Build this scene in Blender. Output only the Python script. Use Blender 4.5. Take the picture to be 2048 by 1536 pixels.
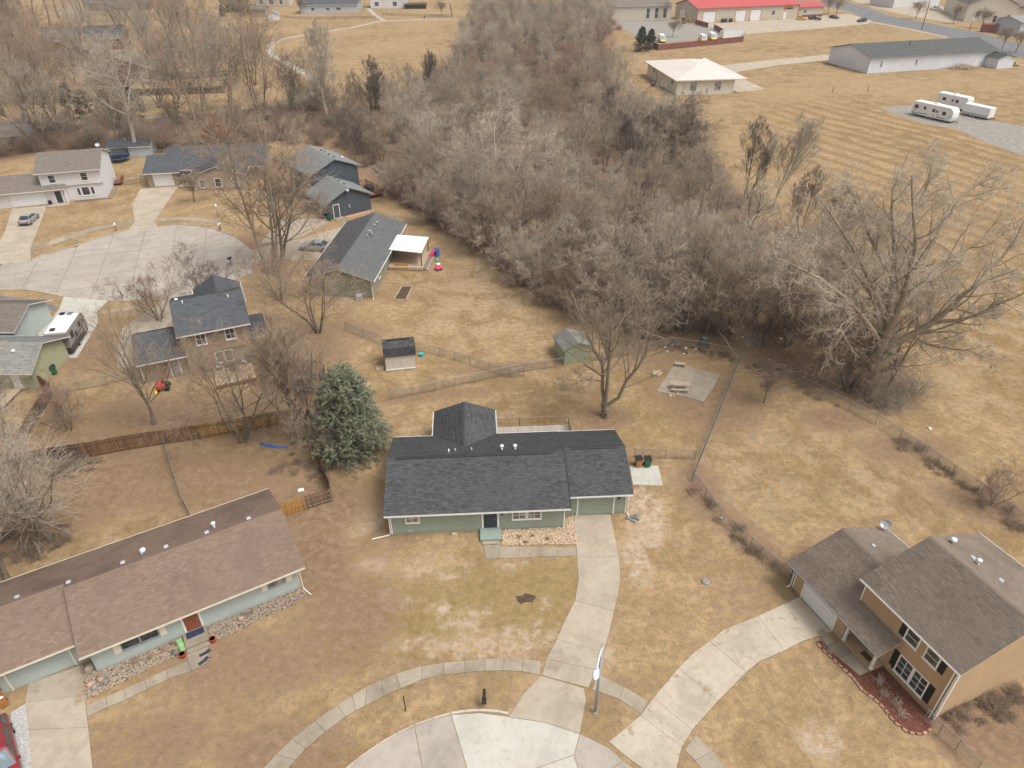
import bpy, math, random
import numpy as np
from mathutils import Vector
R = math.radians
rnd = random.Random(7)
for o in list(bpy.data.objects): bpy.data.objects.remove(o)
S = bpy.context.scene
COL = S.collection

# ---------------------------------------------------------------- camera, sky, sun, exposure
CAM_H, PITCH, FPX = 43.0, R(34.0), 1421.0
cd = bpy.data.cameras.new('camera'); cam = bpy.data.objects.new('camera', cd); COL.objects.link(cam)
cam.location = (0, 0, CAM_H); cam.rotation_euler = (math.pi/2 - PITCH, 0, 0)
cd.sensor_width = 36.0; cd.lens = FPX/2048*36; cd.clip_start = 0.5; cd.clip_end = 6000
S.camera = cam
SUN_EL, SUN_AZ = R(62), R(118)            # azimuth measured clockwise from +Y
W = bpy.data.worlds.new('World'); S.world = W; W.use_nodes = True
wn = W.node_tree; wn.nodes.clear()
wo = wn.nodes.new('ShaderNodeOutputWorld'); wb = wn.nodes.new('ShaderNodeBackground')
sk = wn.nodes.new('ShaderNodeTexSky'); sk.sky_type = 'NISHITA'; sk.sun_disc = False
sk.sun_elevation = SUN_EL; sk.sun_rotation = SUN_AZ; sk.dust_density = 6.0; sk.air_density = 1.0
hs = wn.nodes.new('ShaderNodeHueSaturation'); hs.inputs['Saturation'].default_value = 0.08   # overcast: a grey sky
wn.links.new(sk.outputs[0], hs.inputs['Color']); wn.links.new(hs.outputs[0], wb.inputs[0])
wb.inputs[1].default_value = 0.15
wn.links.new(wb.outputs[0], wo.inputs[0])
sd = bpy.data.lights.new('sun', 'SUN'); sun = bpy.data.objects.new('sun', sd); COL.objects.link(sun)
sd.energy = 1.4; sd.angle = R(20); sd.color = (1.0, 0.95, 0.87)
sdir = Vector((math.sin(SUN_AZ)*math.cos(SUN_EL), math.cos(SUN_AZ)*math.cos(SUN_EL), math.sin(SUN_EL)))
sun.rotation_euler = sdir.to_track_quat('Z', 'Y').to_euler(); sun.location = (0, 0, 120)
S.view_settings.view_transform = 'Standard'; S.view_settings.look = 'None'
S.view_settings.exposure = 0.25; S.view_settings.gamma = 1.0
S.view_settings.use_curve_mapping = False
S.render.engine = 'CYCLES'
S.cycles.use_denoising = True
S.cycles.caustics_reflective = False; S.cycles.caustics_refractive = False; S.cycles.use_light_tree = False
S.cycles.max_bounces = 5; S.cycles.diffuse_bounces = 3; S.cycles.glossy_bounces = 2; S.cycles.transparent_max_bounces = 6

# ---------------------------------------------------------------- helpers
CT, ST = math.cos(PITCH), math.sin(PITCH)
def gp(x, y, z=0.0):
    """ground point seen at photograph position x, y (survey of the site from the photo)"""
    dx = (x-1024)/FPX; dy = -(y-768)/FPX
    d = Vector((dx, CT+dy*ST, -ST+dy*CT)); t = (CAM_H-z)/-d.z
    return Vector((d.x*t, d.y*t, z))
def g2(x, y, z=0.0):
    p = gp(x, y, z); return (p.x, p.y)

def tag(o, label=None, cat=None, group=None, kind=None):
    if label: o['label'] = label
    if cat: o['category'] = cat
    if group: o['group'] = group
    if kind: o['kind'] = kind
    return o
def empty(name, loc=(0, 0, 0), rz=0.0, parent=None):
    o = bpy.data.objects.new(name, None); COL.objects.link(o); o.location = loc; o.rotation_euler = (0, 0, rz)
    o.empty_display_size = 0.3
    if parent: o.parent = parent
    return o
def link(name, me, parent=None, loc=None, rz=None):
    o = bpy.data.objects.new(name, me); COL.objects.link(o)
    if parent: o.parent = parent
    if loc is not None: o.location = loc
    if rz is not None: o.rotation_euler = (0, 0, rz)
    return o
def copy_tree(o, parent=None):
    c = o.copy(); COL.objects.link(c); c.parent = parent
    for ch in list(o.children): copy_tree(ch, c)
    return c

class MB:
    """collects shapes, then links them as one mesh object"""
    def __init__(s): s.v = []; s.f = []; s.m = []; s.mats = []; s.cm = 0
    def mat(s, m):
        if m not in s.mats: s.mats.append(m)
        s.cm = s.mats.index(m); return s
    def add(s, vs, fs):
        b = len(s.v); s.v += [tuple(v) for v in vs]
        for f in fs: s.f.append(tuple(i+b for i in f)); s.m.append(s.cm)
        return s
    def box(s, x0, x1, y0, y1, z0, z1):
        if x1 < x0: x0, x1 = x1, x0
        if y1 < y0: y0, y1 = y1, y0
        return s.add([(x0,y0,z0),(x1,y0,z0),(x1,y1,z0),(x0,y1,z0),(x0,y0,z1),(x1,y0,z1),(x1,y1,z1),(x0,y1,z1)],
                     [(3,2,1,0),(4,5,6,7),(0,1,5,4),(1,2,6,5),(2,3,7,6),(3,0,4,7)])
    def cbox(s, x0, x1, y0, y1, z0, z1, b=0.03):
        """box with its top edges chamfered"""
        return s.add([(x0,y0,z0),(x1,y0,z0),(x1,y1,z0),(x0,y1,z0),(x0,y0,z1-b),(x1,y0,z1-b),(x1,y1,z1-b),(x0,y1,z1-b),
                      (x0+b,y0+b,z1),(x1-b,y0+b,z1),(x1-b,y1-b,z1),(x0+b,y1-b,z1)],
                     [(3,2,1,0),(8,9,10,11),(0,1,5,4),(1,2,6,5),(2,3,7,6),(3,0,4,7),(4,5,9,8),(5,6,10,9),(6,7,11,10),(7,4,8,11)])
    def prism(s, poly, z0, z1, inset=0.0):
        n = len(poly); a = sum(poly[i][0]*poly[(i+1)%n][1]-poly[(i+1)%n][0]*poly[i][1] for i in range(n))
        if a < 0: poly = poly[::-1]
        if inset:
            out = []
            for i in range(n):
                p0, p1, p2 = Vector(poly[i-1][:2]), Vector(poly[i][:2]), Vector(poly[(i+1) % n][:2])
                d1 = (p1-p0); d2 = (p2-p1)
                if d1.length < 1e-6 or d2.length < 1e-6: out.append(tuple(p1)); continue
                d1.normalize(); d2.normalize()
                n1 = Vector((-d1.y, d1.x)); n2 = Vector((-d2.y, d2.x)); m = n1+n2
                if m.length < 0.3: m = n1
                m = m.normalized(); c = max(0.35, m.dot(n1)); out.append(tuple(p1+m*(inset/c)))
            poly = out
        return s.add([(p[0],p[1],z0) for p in poly]+[(p[0],p[1],z1) for p in poly],
                     [tuple(range(n-1,-1,-1)), tuple(range(n,2*n))]+[(i,(i+1)%n,n+(i+1)%n,n+i) for i in range(n)])
    def extr(s, prof, axis, a0, a1):
        """extrude a profile: axis 'x' takes (y,z) points, axis 'y' takes (x,z) points"""
        n = len(prof)
        if axis == 'x': vs = [(a0,p[0],p[1]) for p in prof]+[(a1,p[0],p[1]) for p in prof]
        else: vs = [(p[0],a0,p[1]) for p in prof]+[(p[0],a1,p[1]) for p in prof]
        return s.add(vs, [tuple(range(n-1,-1,-1)), tuple(range(n,2*n))]+[(i,(i+1)%n,n+(i+1)%n,n+i) for i in range(n)])
    def tube(s, pts, rad, n=6, caps=True):
        pts = [Vector(p) for p in pts]; m = len(pts)
        if not hasattr(rad, '__len__'): rad = [rad]*m
        vs = []
        for i, p in enumerate(pts):
            t = (pts[min(i+1, m-1)]-pts[max(i-1, 0)])
            t = t.normalized() if t.length > 1e-9 else Vector((0, 0, 1))
            a = t.cross(Vector((0, 0, 1)) if abs(t.z) < 0.9 else Vector((1, 0, 0))).normalized(); b = t.cross(a)
            for k in range(n):
                q = 2*math.pi*k/n; vs.append(p+(a*math.cos(q)+b*math.sin(q))*rad[i])
        fs = [(i*n+k, i*n+(k+1) % n, (i+1)*n+(k+1) % n, (i+1)*n+k) for i in range(m-1) for k in range(n)]
        if caps: fs += [tuple(range(n-1, -1, -1)), tuple(range((m-1)*n, m*n))]
        return s.add(vs, fs)
    def disc(s, c, axis, r, w, n=14):
        a = Vector(axis).normalized()*w/2; c = Vector(c); return s.tube([c-a, c+a], r, n)
    def dome(s, c, r, h, n=10, rings=4, flip=1):
        vs = []; fs = []
        for i in range(rings+1):
            q = i/rings*math.pi/2
            for k in range(n):
                a = 2*math.pi*k/n; vs.append((c[0]+r*math.cos(q)*math.cos(a), c[1]+r*math.cos(q)*math.sin(a), c[2]+h*math.sin(q)))
        for i in range(rings):
            for k in range(n): fs.append((i*n+k, i*n+(k+1) % n, (i+1)*n+(k+1) % n, (i+1)*n+k))
        return s.add(vs, fs)
    def rock(s, c, r, seed, sq=0.6):
        q = random.Random(seed); vs = []; n, m = 8, 5
        for i in range(m+1):
            th = math.pi*i/m
            for k in range(n):
                a = 2*math.pi*k/n; k2 = 1+q.uniform(-.18, .18)
                vs.append((c[0]+r*k2*math.sin(th)*math.cos(a), c[1]+r*k2*.8*math.sin(th)*math.sin(a), c[2]+r*sq*k2*math.cos(th)))
        return s.add(vs, [(i*n+k, (i+1)*n+k, (i+1)*n+(k+1) % n, i*n+(k+1) % n) for i in range(m) for k in range(n)])
    def mesh(s, name, smooth=False):
        me = bpy.data.meshes.new(name); me.from_pydata(s.v, [], s.f)
        for m in s.mats: me.materials.append(m)
        if len(s.mats) > 1: me.polygons.foreach_set('material_index', s.m)
        if smooth: me.polygons.foreach_set('use_smooth', [True]*len(me.polygons))
        me.update(); return me
    def build(s, name, m=None, parent=None, smooth=False, loc=None, rz=None, kind=None):
        if m is not None and not s.mats: s.mats = [m]
        o = link(name, s.mesh(name, smooth), parent, loc, rz)
        if kind: o['kind'] = kind
        return o
def np_mesh(name, verts, faces, mats, smooth=False, tint=None):
    """verts (n,3), faces (m,4) arrays"""
    me = bpy.data.meshes.new(name); nv, nf = len(verts), len(faces); k = faces.shape[1]
    me.vertices.add(nv); me.vertices.foreach_set('co', np.ascontiguousarray(verts, dtype=np.float32).ravel())
    me.loops.add(nf*k); me.loops.foreach_set('vertex_index', np.ascontiguousarray(faces, dtype=np.int32).ravel())
    me.polygons.add(nf); me.polygons.foreach_set('loop_start', np.arange(0, nf*k, k, dtype=np.int32))
    me.polygons.foreach_set('loop_total', np.full(nf, k, dtype=np.int32))
    if smooth: me.polygons.foreach_set('use_smooth', np.ones(nf, dtype=bool))
    for m in mats: me.materials.append(m)
    if tint is not None:
        a = me.attributes.new('tint', 'FLOAT', 'FACE'); a.data.foreach_set('value', np.ascontiguousarray(tint, dtype=np.float32))
    me.update(calc_edges=True); return me

# ---------------------------------------------------------------- materials
MATS = {}
class NT:
    def __init__(s, name):
        s.m = bpy.data.materials.new(name); s.m.use_nodes = True; s.t = s.m.node_tree; s.t.nodes.clear()
        s.out = s.n('ShaderNodeOutputMaterial'); s.b = s.n('ShaderNodeBsdfPrincipled'); s.l(s.b.outputs[0], s.out.inputs[0])
    def n(s, t, **kw):
        x = s.t.nodes.new(t)
        for k, v in kw.items(): setattr(x, k, v)
        return x
    def l(s, a, b): s.t.links.new(a, b)
    def co(s): return s.n('ShaderNodeTexCoord').outputs['Object']
    def noise(s, scale, detail=4, rough=.6, co=None, dist=0):
        x = s.n('ShaderNodeTexNoise'); x.inputs['Scale'].default_value = scale; x.inputs['Detail'].default_value = detail
        x.inputs['Roughness'].default_value = rough; x.inputs['Distortion'].default_value = dist
        if co is not None: s.l(co, x.inputs['Vector'])
        return x.outputs[0]
    def ramp(s, fac, a, b, c0=(0,0,0,1), c1=(1,1,1,1), smooth=True):
        x = s.n('ShaderNodeValToRGB'); x.color_ramp.elements[0].position = a; x.color_ramp.elements[1].position = b
        x.color_ramp.elements[0].color = c0; x.color_ramp.elements[1].color = c1
        if smooth: x.color_ramp.interpolation = 'EASE'
        s.l(fac, x.inputs[0]); return x.outputs[0]
    def mix(s, fac, a, b, mode='MIX'):
        x = s.n('ShaderNodeMix', data_type='RGBA', blend_type=mode)
        for i, v in ((0, fac), (6, a), (7, b)):
            if isinstance(v, (int, float)): x.inputs[i].default_value = v
            elif isinstance(v, (tuple, list)): x.inputs[i].default_value = tuple(v)+((1,) if len(v) == 3 else ())
            else: s.l(v, x.inputs[i])
        return x.outputs[2]
    def math(s, op, a, b=None, clamp=False):
        x = s.n('ShaderNodeMath', operation=op); x.use_clamp = clamp
        for i, v in enumerate((a, b)):
            if v is None: continue
            if isinstance(v, (int, float)): x.inputs[i].default_value = v
            else: s.l(v, x.inputs[i])
        return x.outputs[0]
    def bump(s, h, strength=.3, dist=.02):
        x = s.n('ShaderNodeBump'); x.inputs['Strength'].default_value = strength; x.inputs['Distance'].default_value = dist
        s.l(h, x.inputs['Height']); s.l(x.outputs[0], s.b.inputs['Normal'])
    def fin(s, col, rough=.8, spec=.3, metal=0.0):
        if isinstance(col, (tuple, list)): s.b.inputs['Base Color'].default_value = tuple(col[:3])+(1,)
        else: s.l(col, s.b.inputs['Base Color'])
        s.b.inputs['Roughness'].default_value = rough; s.b.inputs['Specular IOR Level'].default_value = spec
        s.b.inputs['Metallic'].default_value = metal; return s.m
def sc(c, k): return tuple(min(1.0, x*k) for x in c[:3])

def paint(name, col, var=.1, scale=3.0, rough=.75, spec=.3, rand=.0, dirt=None, metal=0.0, bump=0):
    """plain painted or solid material with weathering: two noises, optional dirt colour, optional change per object"""
    if name in MATS: return MATS[name]
    t = NT(name); co = t.co()
    n1 = t.noise(scale, 5, .65, co); n2 = t.noise(scale*9, 3, .6, co)
    f = t.math('ADD', t.math('MULTIPLY', n1, .65), t.math('MULTIPLY', n2, .35))
    c = t.ramp(f, .28, .72, sc(col, 1-var*1.6)+(1,), sc(col, 1+var)+(1,))
    if dirt: c = t.mix(t.ramp(t.noise(scale*.6, 6, .7, co, .6), .5, .78), c, dirt)
    if rand:
        r = t.n('ShaderNodeObjectInfo').outputs['Random']
        v = t.math('ADD', t.math('MULTIPLY', r, rand*2), 1-rand)
        cc = t.n('ShaderNodeCombineColor'); [t.l(v, cc.inputs[i]) for i in range(3)]
        c = t.mix(1.0, c, cc.outputs[0], 'MULTIPLY')
    if bump: t.bump(n2, bump, .01)
    MATS[name] = t.fin(c, rough, spec, metal); return MATS[name]
def shingle_mat(name, dark, light, stain=None, sk=.5):
    t = NT(name); co = t.co()
    a = t.n('ShaderNodeAttribute', attribute_name='tint').outputs['Fac']
    gr = t.noise(60, 2, .7, co)
    f = t.math('ADD', t.math('MULTIPLY', a, .8), t.math('MULTIPLY', gr, .3), True)
    c = t.mix(f, dark, light)
    c = t.mix(t.ramp(t.noise(.45, 4, .6, co), .35, .75), c, t.mix(.5, c, sc(light, .8)))
    if stain: c = t.mix(t.math('MULTIPLY', t.ramp(t.noise(.3, 5, .65, co, .4), .42, .7), sk), c, stain)
    t.bump(gr, .5, .01)
    MATS[name] = t.fin(c, .92, .2); return MATS[name]
def concrete(name, col, stain, rand=.06, crack=False):
    t = NT(name); gi = t.n('ShaderNodeNewGeometry').outputs['Position']
    big = t.noise(.35, 5, .62, gi, .3); mid = t.noise(2.2, 5, .65, gi); fine = t.noise(28, 3, .7, gi)
    c = t.mix(t.ramp(big, .3, .72), col, stain)
    c = t.mix(t.math('MULTIPLY', t.ramp(mid, .35, .7), .35), c, sc(col, 1.16))
    c = t.mix(t.math('MULTIPLY', t.ramp(fine, .55, .75), .30), c, sc(stain, .62))
    sp = t.noise(.9, 6, .75, gi, .8)
    c = t.mix(t.math('MULTIPLY', t.ramp(sp, .54, .68), .45), c, sc(stain, .68))
    c = t.mix(t.math('MULTIPLY', t.ramp(t.noise(.22, 4, .6, gi, 1.5), .50, .62), .35), c, sc(stain, .78))
    if crack:
        v = t.n('ShaderNodeTexVoronoi', feature='DISTANCE_TO_EDGE'); v.inputs['Scale'].default_value = .22
        wv = t.n('ShaderNodeVectorMath', operation='ADD'); t.l(gi, wv.inputs[0])
        nz = t.n('ShaderNodeTexNoise'); nz.inputs['Scale'].default_value = 1.5; t.l(gi, nz.inputs['Vector'])
        t.l(nz.outputs['Color'], wv.inputs[1]); t.l(wv.outputs[0], v.inputs['Vector'])
        c = t.mix(t.math('MULTIPLY', t.ramp(v.outputs[0], .0, .006, (1,1,1,1), (0,0,0,1)), .5), c, sc(stain, .45))
        c = t.mix(t.math('MULTIPLY', t.ramp(t.noise(.75, 3, .5, gi, .5), .64, .68), .55), c, (.27,.19,.11))
    if rand:
        r = t.n('ShaderNodeObjectInfo').outputs['Random']
        v = t.math('ADD', t.math('MULTIPLY', r, rand*2), 1-rand)
        cc = t.n('ShaderNodeCombineColor'); [t.l(v, cc.inputs[i]) for i in range(3)]
        c = t.mix(1.0, c, cc.outputs[0], 'MULTIPLY')
    t.bump(fine, .25, .01)
    MATS[name] = t.fin(c, .9, .25); return MATS[name]
def glass_mat(name, col=(.035,.04,.045), rough=.06):
    t = NT(name); co = t.co()
    c = t.mix(t.ramp(t.noise(1.3, 2, .5, co), .4, .65), col, sc(col, 2.4))
    MATS[name] = t.fin(c, rough, .6); return MATS[name]
def bark(name, col, col2, twig=False):
    t = NT(name); co = t.co()
    r = t.n('ShaderNodeObjectInfo').outputs['Random']
    n = t.noise(1.2 if twig else 5, 4, .7, co)
    c = t.mix(t.ramp(n, .3, .7), col, col2)
    v = t.math('ADD', t.math('MULTIPLY', r, .36), .82)
    cc = t.n('ShaderNodeCombineColor'); [t.l(v, cc.inputs[i]) for i in range(3)]
    c = t.mix(1.0, c, cc.outputs[0], 'MULTIPLY')
    MATS[name] = t.fin(c, .95, .1); return MATS[name]

M = MATS
paint('white_trim', (.78,.77,.74), .05, 2, .6)
paint('cream_trim', (.74,.68,.56), .05, 2, .6)
paint('sage_siding', (.285,.325,.262), .07, 1.2, .75)
paint('sage_porch', (.255,.315,.27), .08, 2, .7)
paint('pale_blue_siding', (.41,.46,.43), .06, 1.2, .75)
paint('tan_siding', (.44,.305,.182), .06, 1.0, .75)
paint('white_siding', (.66,.64,.64), .04, 1.0, .7)
paint('taupe_siding', (.36,.29,.22), .08, 1.2, .8)
paint('slate_siding', (.075,.088,.105), .1, 1.2, .7)
paint('grey_green_siding', (.27,.265,.20), .08, 1.2, .8)
paint('brown_siding', (.30,.22,.155), .1, 1.2, .8)
paint('green_siding', (.36,.37,.235), .07, 1.2, .8)
paint('barn_siding', (.66,.69,.75), .05, .3, .6)
paint('beige_metal', (.52,.46,.37), .05, .3, .6)
paint('pale_beige', (.64,.60,.51), .06, .4, .7)
paint('brick_brown', (.17,.105,.078), .2, 1.5, .9)
paint('grey_siding', (.46,.49,.53), .06, .5, .75)
paint('shed_white', (.60,.55,.48), .06, 1.5, .75)
paint('shed_green', (.30,.34,.235), .1, 1.5, .8)
paint('fascia_grey', (.30,.31,.32), .1, 2, .5)
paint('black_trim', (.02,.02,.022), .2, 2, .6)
paint('charcoal_door', (.045,.05,.065), .1, 2, .45)
paint('rust_door', (.27,.09,.045), .15, 3, .6)
paint('garage_white', (.74,.74,.74), .03, 2, .5)
paint('garage_sage', (.30,.335,.275), .07, 1.2, .7)
paint('soffit', (.62,.60,.56), .05, 2, .8)
paint('wood_new', (.45,.235,.06), .2, 4, .8, rand=.2)
paint('wood_golden', (.33,.20,.065), .25, 4, .85, rand=.22)
paint('wood_brown', (.20,.115,.06), .25, 4, .85, rand=.25)
paint('wood_grey', (.30,.25,.20), .22, 4, .9, rand=.2)
paint('wood_pale', (.46,.37,.27), .2, 4, .9, rand=.12)
paint('wood_dark', (.10,.07,.055), .25, 4, .9, rand=.2)
paint('wood_red', (.27,.085,.055), .2, 4, .8, rand=.15)
paint('deck_grey', (.43,.385,.335), .18, 3, .9, rand=.1)
paint('deck_tan', (.45,.34,.235), .18, 3, .9, rand=.1)
paint('galv', (.33,.34,.35), .15, 5, .45, .5, metal=.5)
paint('galv_dark', (.13,.13,.13), .2, 5, .6, .4)
paint('pole_grey', (.34,.38,.40), .1, 3, .45, .5)
paint('vent_metal', (.48,.49,.52), .15, 6, .45, .5, metal=.3)
paint('vent_white', (.82,.82,.82), .05, 6, .5)
paint('black_plastic', (.022,.022,.024), .3, 4, .5, .4)
paint('black_metal', (.02,.02,.02), .2, 4, .5, .4)
paint('cart_green', (.02,.15,.07), .15, 3, .5, .4)
paint('cart_orange', (.42,.19,.055), .12, 3, .55, .4)
paint('red_pot', (.55,.05,.025), .1, 4, .45, .5)
paint('tyre', (.02,.02,.02), .2, 5, .85)
paint('rim', (.45,.46,.48), .1, 5, .35, .5, metal=.6)
paint('rv_white', (.78,.78,.76), .05, .8, .4, .5)
paint('rv_grey', (.29,.27,.255), .08, .8, .45, .4)
paint('rv_dark', (.06,.055,.05), .15, 2, .5, .4)
paint('mulch', (.155,.055,.035), .4, 8, .95, dirt=(.25,.15,.10))
paint('soil', (.10,.062,.042), .4, 5, .95)
paint('paver', (.40,.24,.165), .18, 4, .9, rand=.25)
paint('stone_tan', (.47,.375,.265), .2, 4, .9, rand=.3)
paint('stone_grey', (.22,.21,.20), .25, 4, .9, rand=.3)
paint('stone_pink', (.48,.30,.235), .15, 4, .9)
paint('yellow_paint', (.70,.47,.04), .08, 2, .45, .4)
paint('orange_paint', (.72,.20,.03), .08, 2, .45, .4)
paint('red_metal_roof', (.50,.085,.085), .06, .3, .5, .4)
paint('cream_metal_roof', (.62,.55,.50), .06, .25, .55, .4)
paint('fence_red', (.21,.065,.06), .15, .6, .8)
paint('blue_pad', (.06,.14,.45), .15, 3, .6)
paint('net_black', (.015,.015,.016), .2, 3, .8)
paint('silver_car', (.44,.46,.48), .05, 2, .3, .6, metal=.5)
paint('red_car', (.21,.02,.026), .06, 2, .3, .6)
paint('black_car', (.02,.021,.025), .1, 2, .3, .6)
paint('navy_car', (.02,.03,.06), .1, 2, .3, .6)
paint('white_car', (.78,.78,.78), .03, 2, .35, .6)
paint('yellow_car', (.75,.50,.05), .06, 2, .35, .6)
paint('lamp_light', (.75,.78,.80), .05, 3, .4, .5)
paint('pink_toy', (.75,.03,.16), .05, 4, .45, .4)
paint('teal_toy', (.02,.42,.44), .05, 4, .45, .4)
paint('red_toy', (.50,.05,.04), .1, 4, .5, .4)
paint('yellow_toy', (.75,.50,.03), .05, 4, .5, .4)
paint('awning_white', (.80,.80,.80), .03, .8, .5)
paint('flag_red', (.5,.03,.05), .05, 4, .8)
paint('flag_blue', (.03,.05,.2), .05, 4, .8)
paint('green_box', (.12,.165,.10), .12, 3, .6)
paint('litter_white', (.75,.76,.78), .05, 5, .6)
paint('bag_green', (.25,.45,.18), .2, 8, .5)
paint('mat_navy', (.03,.04,.07), .2, 6, .9)
paint('asphalt', (.16,.16,.165), .12, .5, .95, dirt=(.25,.235,.22))
paint('gravel', (.285,.262,.235), .22, 1.0, .95, dirt=(.20,.172,.14))
paint('gravel_white', (.46,.45,.44), .3, 6, .95, dirt=(.30,.25,.20))
shingle_mat('shingle_charcoal', (.038,.0385,.041), (.118,.119,.125))
shingle_mat('shingle_brown', (.172,.117,.088), (.268,.195,.15), (.14,.097,.074), .35)
shingle_mat('shingle_brown_stained', (.235,.158,.122), (.35,.245,.192), (.16,.112,.09), .7)
shingle_mat('shingle_weathered', (.088,.09,.093), (.165,.168,.168))
shingle_mat('shingle_taupe', (.168,.128,.10), (.285,.23,.188), (.125,.096,.076))
shingle_mat('shingle_grey', (.20,.21,.21), (.34,.35,.34))
shingle_mat('shingle_barn', (.075,.08,.08), (.135,.14,.138))
shingle_mat('shingle_slate', (.058,.063,.070), (.125,.133,.144))
shingle_mat('shingle_warm', (.15,.125,.105), (.25,.215,.185))
shingle_mat('shingle_mossy', (.20,.20,.185), (.37,.37,.345), (.16,.155,.14))
concrete('concrete_tan', (.415,.35,.275), (.335,.275,.21))
concrete('concrete_new', (.48,.46,.41), (.43,.405,.35), .03)
concrete('concrete_walk', (.345,.292,.225), (.25,.205,.153), .10)
concrete('concrete_crack', (.46,.395,.315), (.375,.312,.24), .06, True)
concrete('concrete_street', (.39,.345,.298), (.325,.285,.243), .05)
concrete('concrete_kerb', (.45,.39,.32), (.33,.27,.21), .08)
concrete('trail_pale', (.42,.375,.32), (.35,.305,.255), .02)
glass_mat('glass'); glass_mat('glass_blue', (.06,.08,.10)); glass_mat('glass_light', (.16,.155,.14), .15)
glass_mat('car_glass', (.02,.025,.03), .05); glass_mat('windscreen', (.10,.14,.16), .05)
bark('bark_grey', (.165,.13,.10), (.27,.215,.165)); bark('bark_cotton', (.25,.20,.15), (.37,.305,.23)); bark('bark_dark', (.13,.10,.08), (.22,.175,.14)); bark('bark_pale', (.38,.325,.26), (.52,.455,.38))
bark('twig_grey', (.37,.305,.238), (.51,.437,.35), True); bark('twig_brown', (.28,.205,.146), (.41,.315,.232), True)
bark('twig_pink', (.37,.275,.235), (.52,.41,.355), True); bark('twig_red', (.30,.205,.15), (.42,.305,.235), True); bark('twig_pale', (.41,.34,.265), (.55,.468,.375), True)
bark('twig_dark', (.13,.10,.083), (.21,.165,.14), True); bark('twig_olive', (.29,.23,.17), (.41,.335,.255), True)
bark('needle_blue', (.14,.15,.095), (.30,.308,.21), True); bark('needle_green', (.02,.035,.015), (.055,.075,.035), True)
bark('leaf_rust', (.30,.15,.08), (.45,.26,.15), True); bark('brush', (.28,.19,.145), (.41,.30,.235), True)
# ---------------------------------------------------------------- ground
FOREST = [[(700,325),(880,437),(1010,517),(1110,592),(1290,668),(1480,692),(1570,735),(1680,775),(1770,805),(1800,770),(1760,700),(1680,610),(1590,520),(1500,430),(1420,340),(1340,265),(1245,212),(1215,150),(1200,95),(1240,60),(1190,8),(955,8),(945,100),(900,180),(800,262),(720,292)],
          [(-60,262),(250,248),(480,228),(640,218),(760,240),(730,310),(660,292),(540,285),(440,300),(300,306),(225,296),(60,305),(-60,330)]]
def P2(l): return [g2(*p) for p in l]
FORW = [P2(f) for f in FOREST]
def sdist(X, Y, poly):
    """signed distance to a polygon, negative inside"""
    d = np.full(X.shape, 1e9); ins = np.zeros(X.shape, bool); n = len(poly)
    for i in range(n):
        (x0, y0), (x1, y1) = poly[i], poly[(i+1) % n]; ex, ey = x1-x0, y1-y0
        t = np.clip(((X-x0)*ex+(Y-y0)*ey)/(ex*ex+ey*ey+1e-9), 0, 1)
        d = np.minimum(d, np.hypot(X-x0-t*ex, Y-y0-t*ey))
        c = ((y0 > Y) != (y1 > Y)) & (X < (x1-x0)*(Y-y0)/((y1-y0) if y1 != y0 else 1e-9)+x0); ins ^= c
    return np.where(ins, -d, d)
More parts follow.
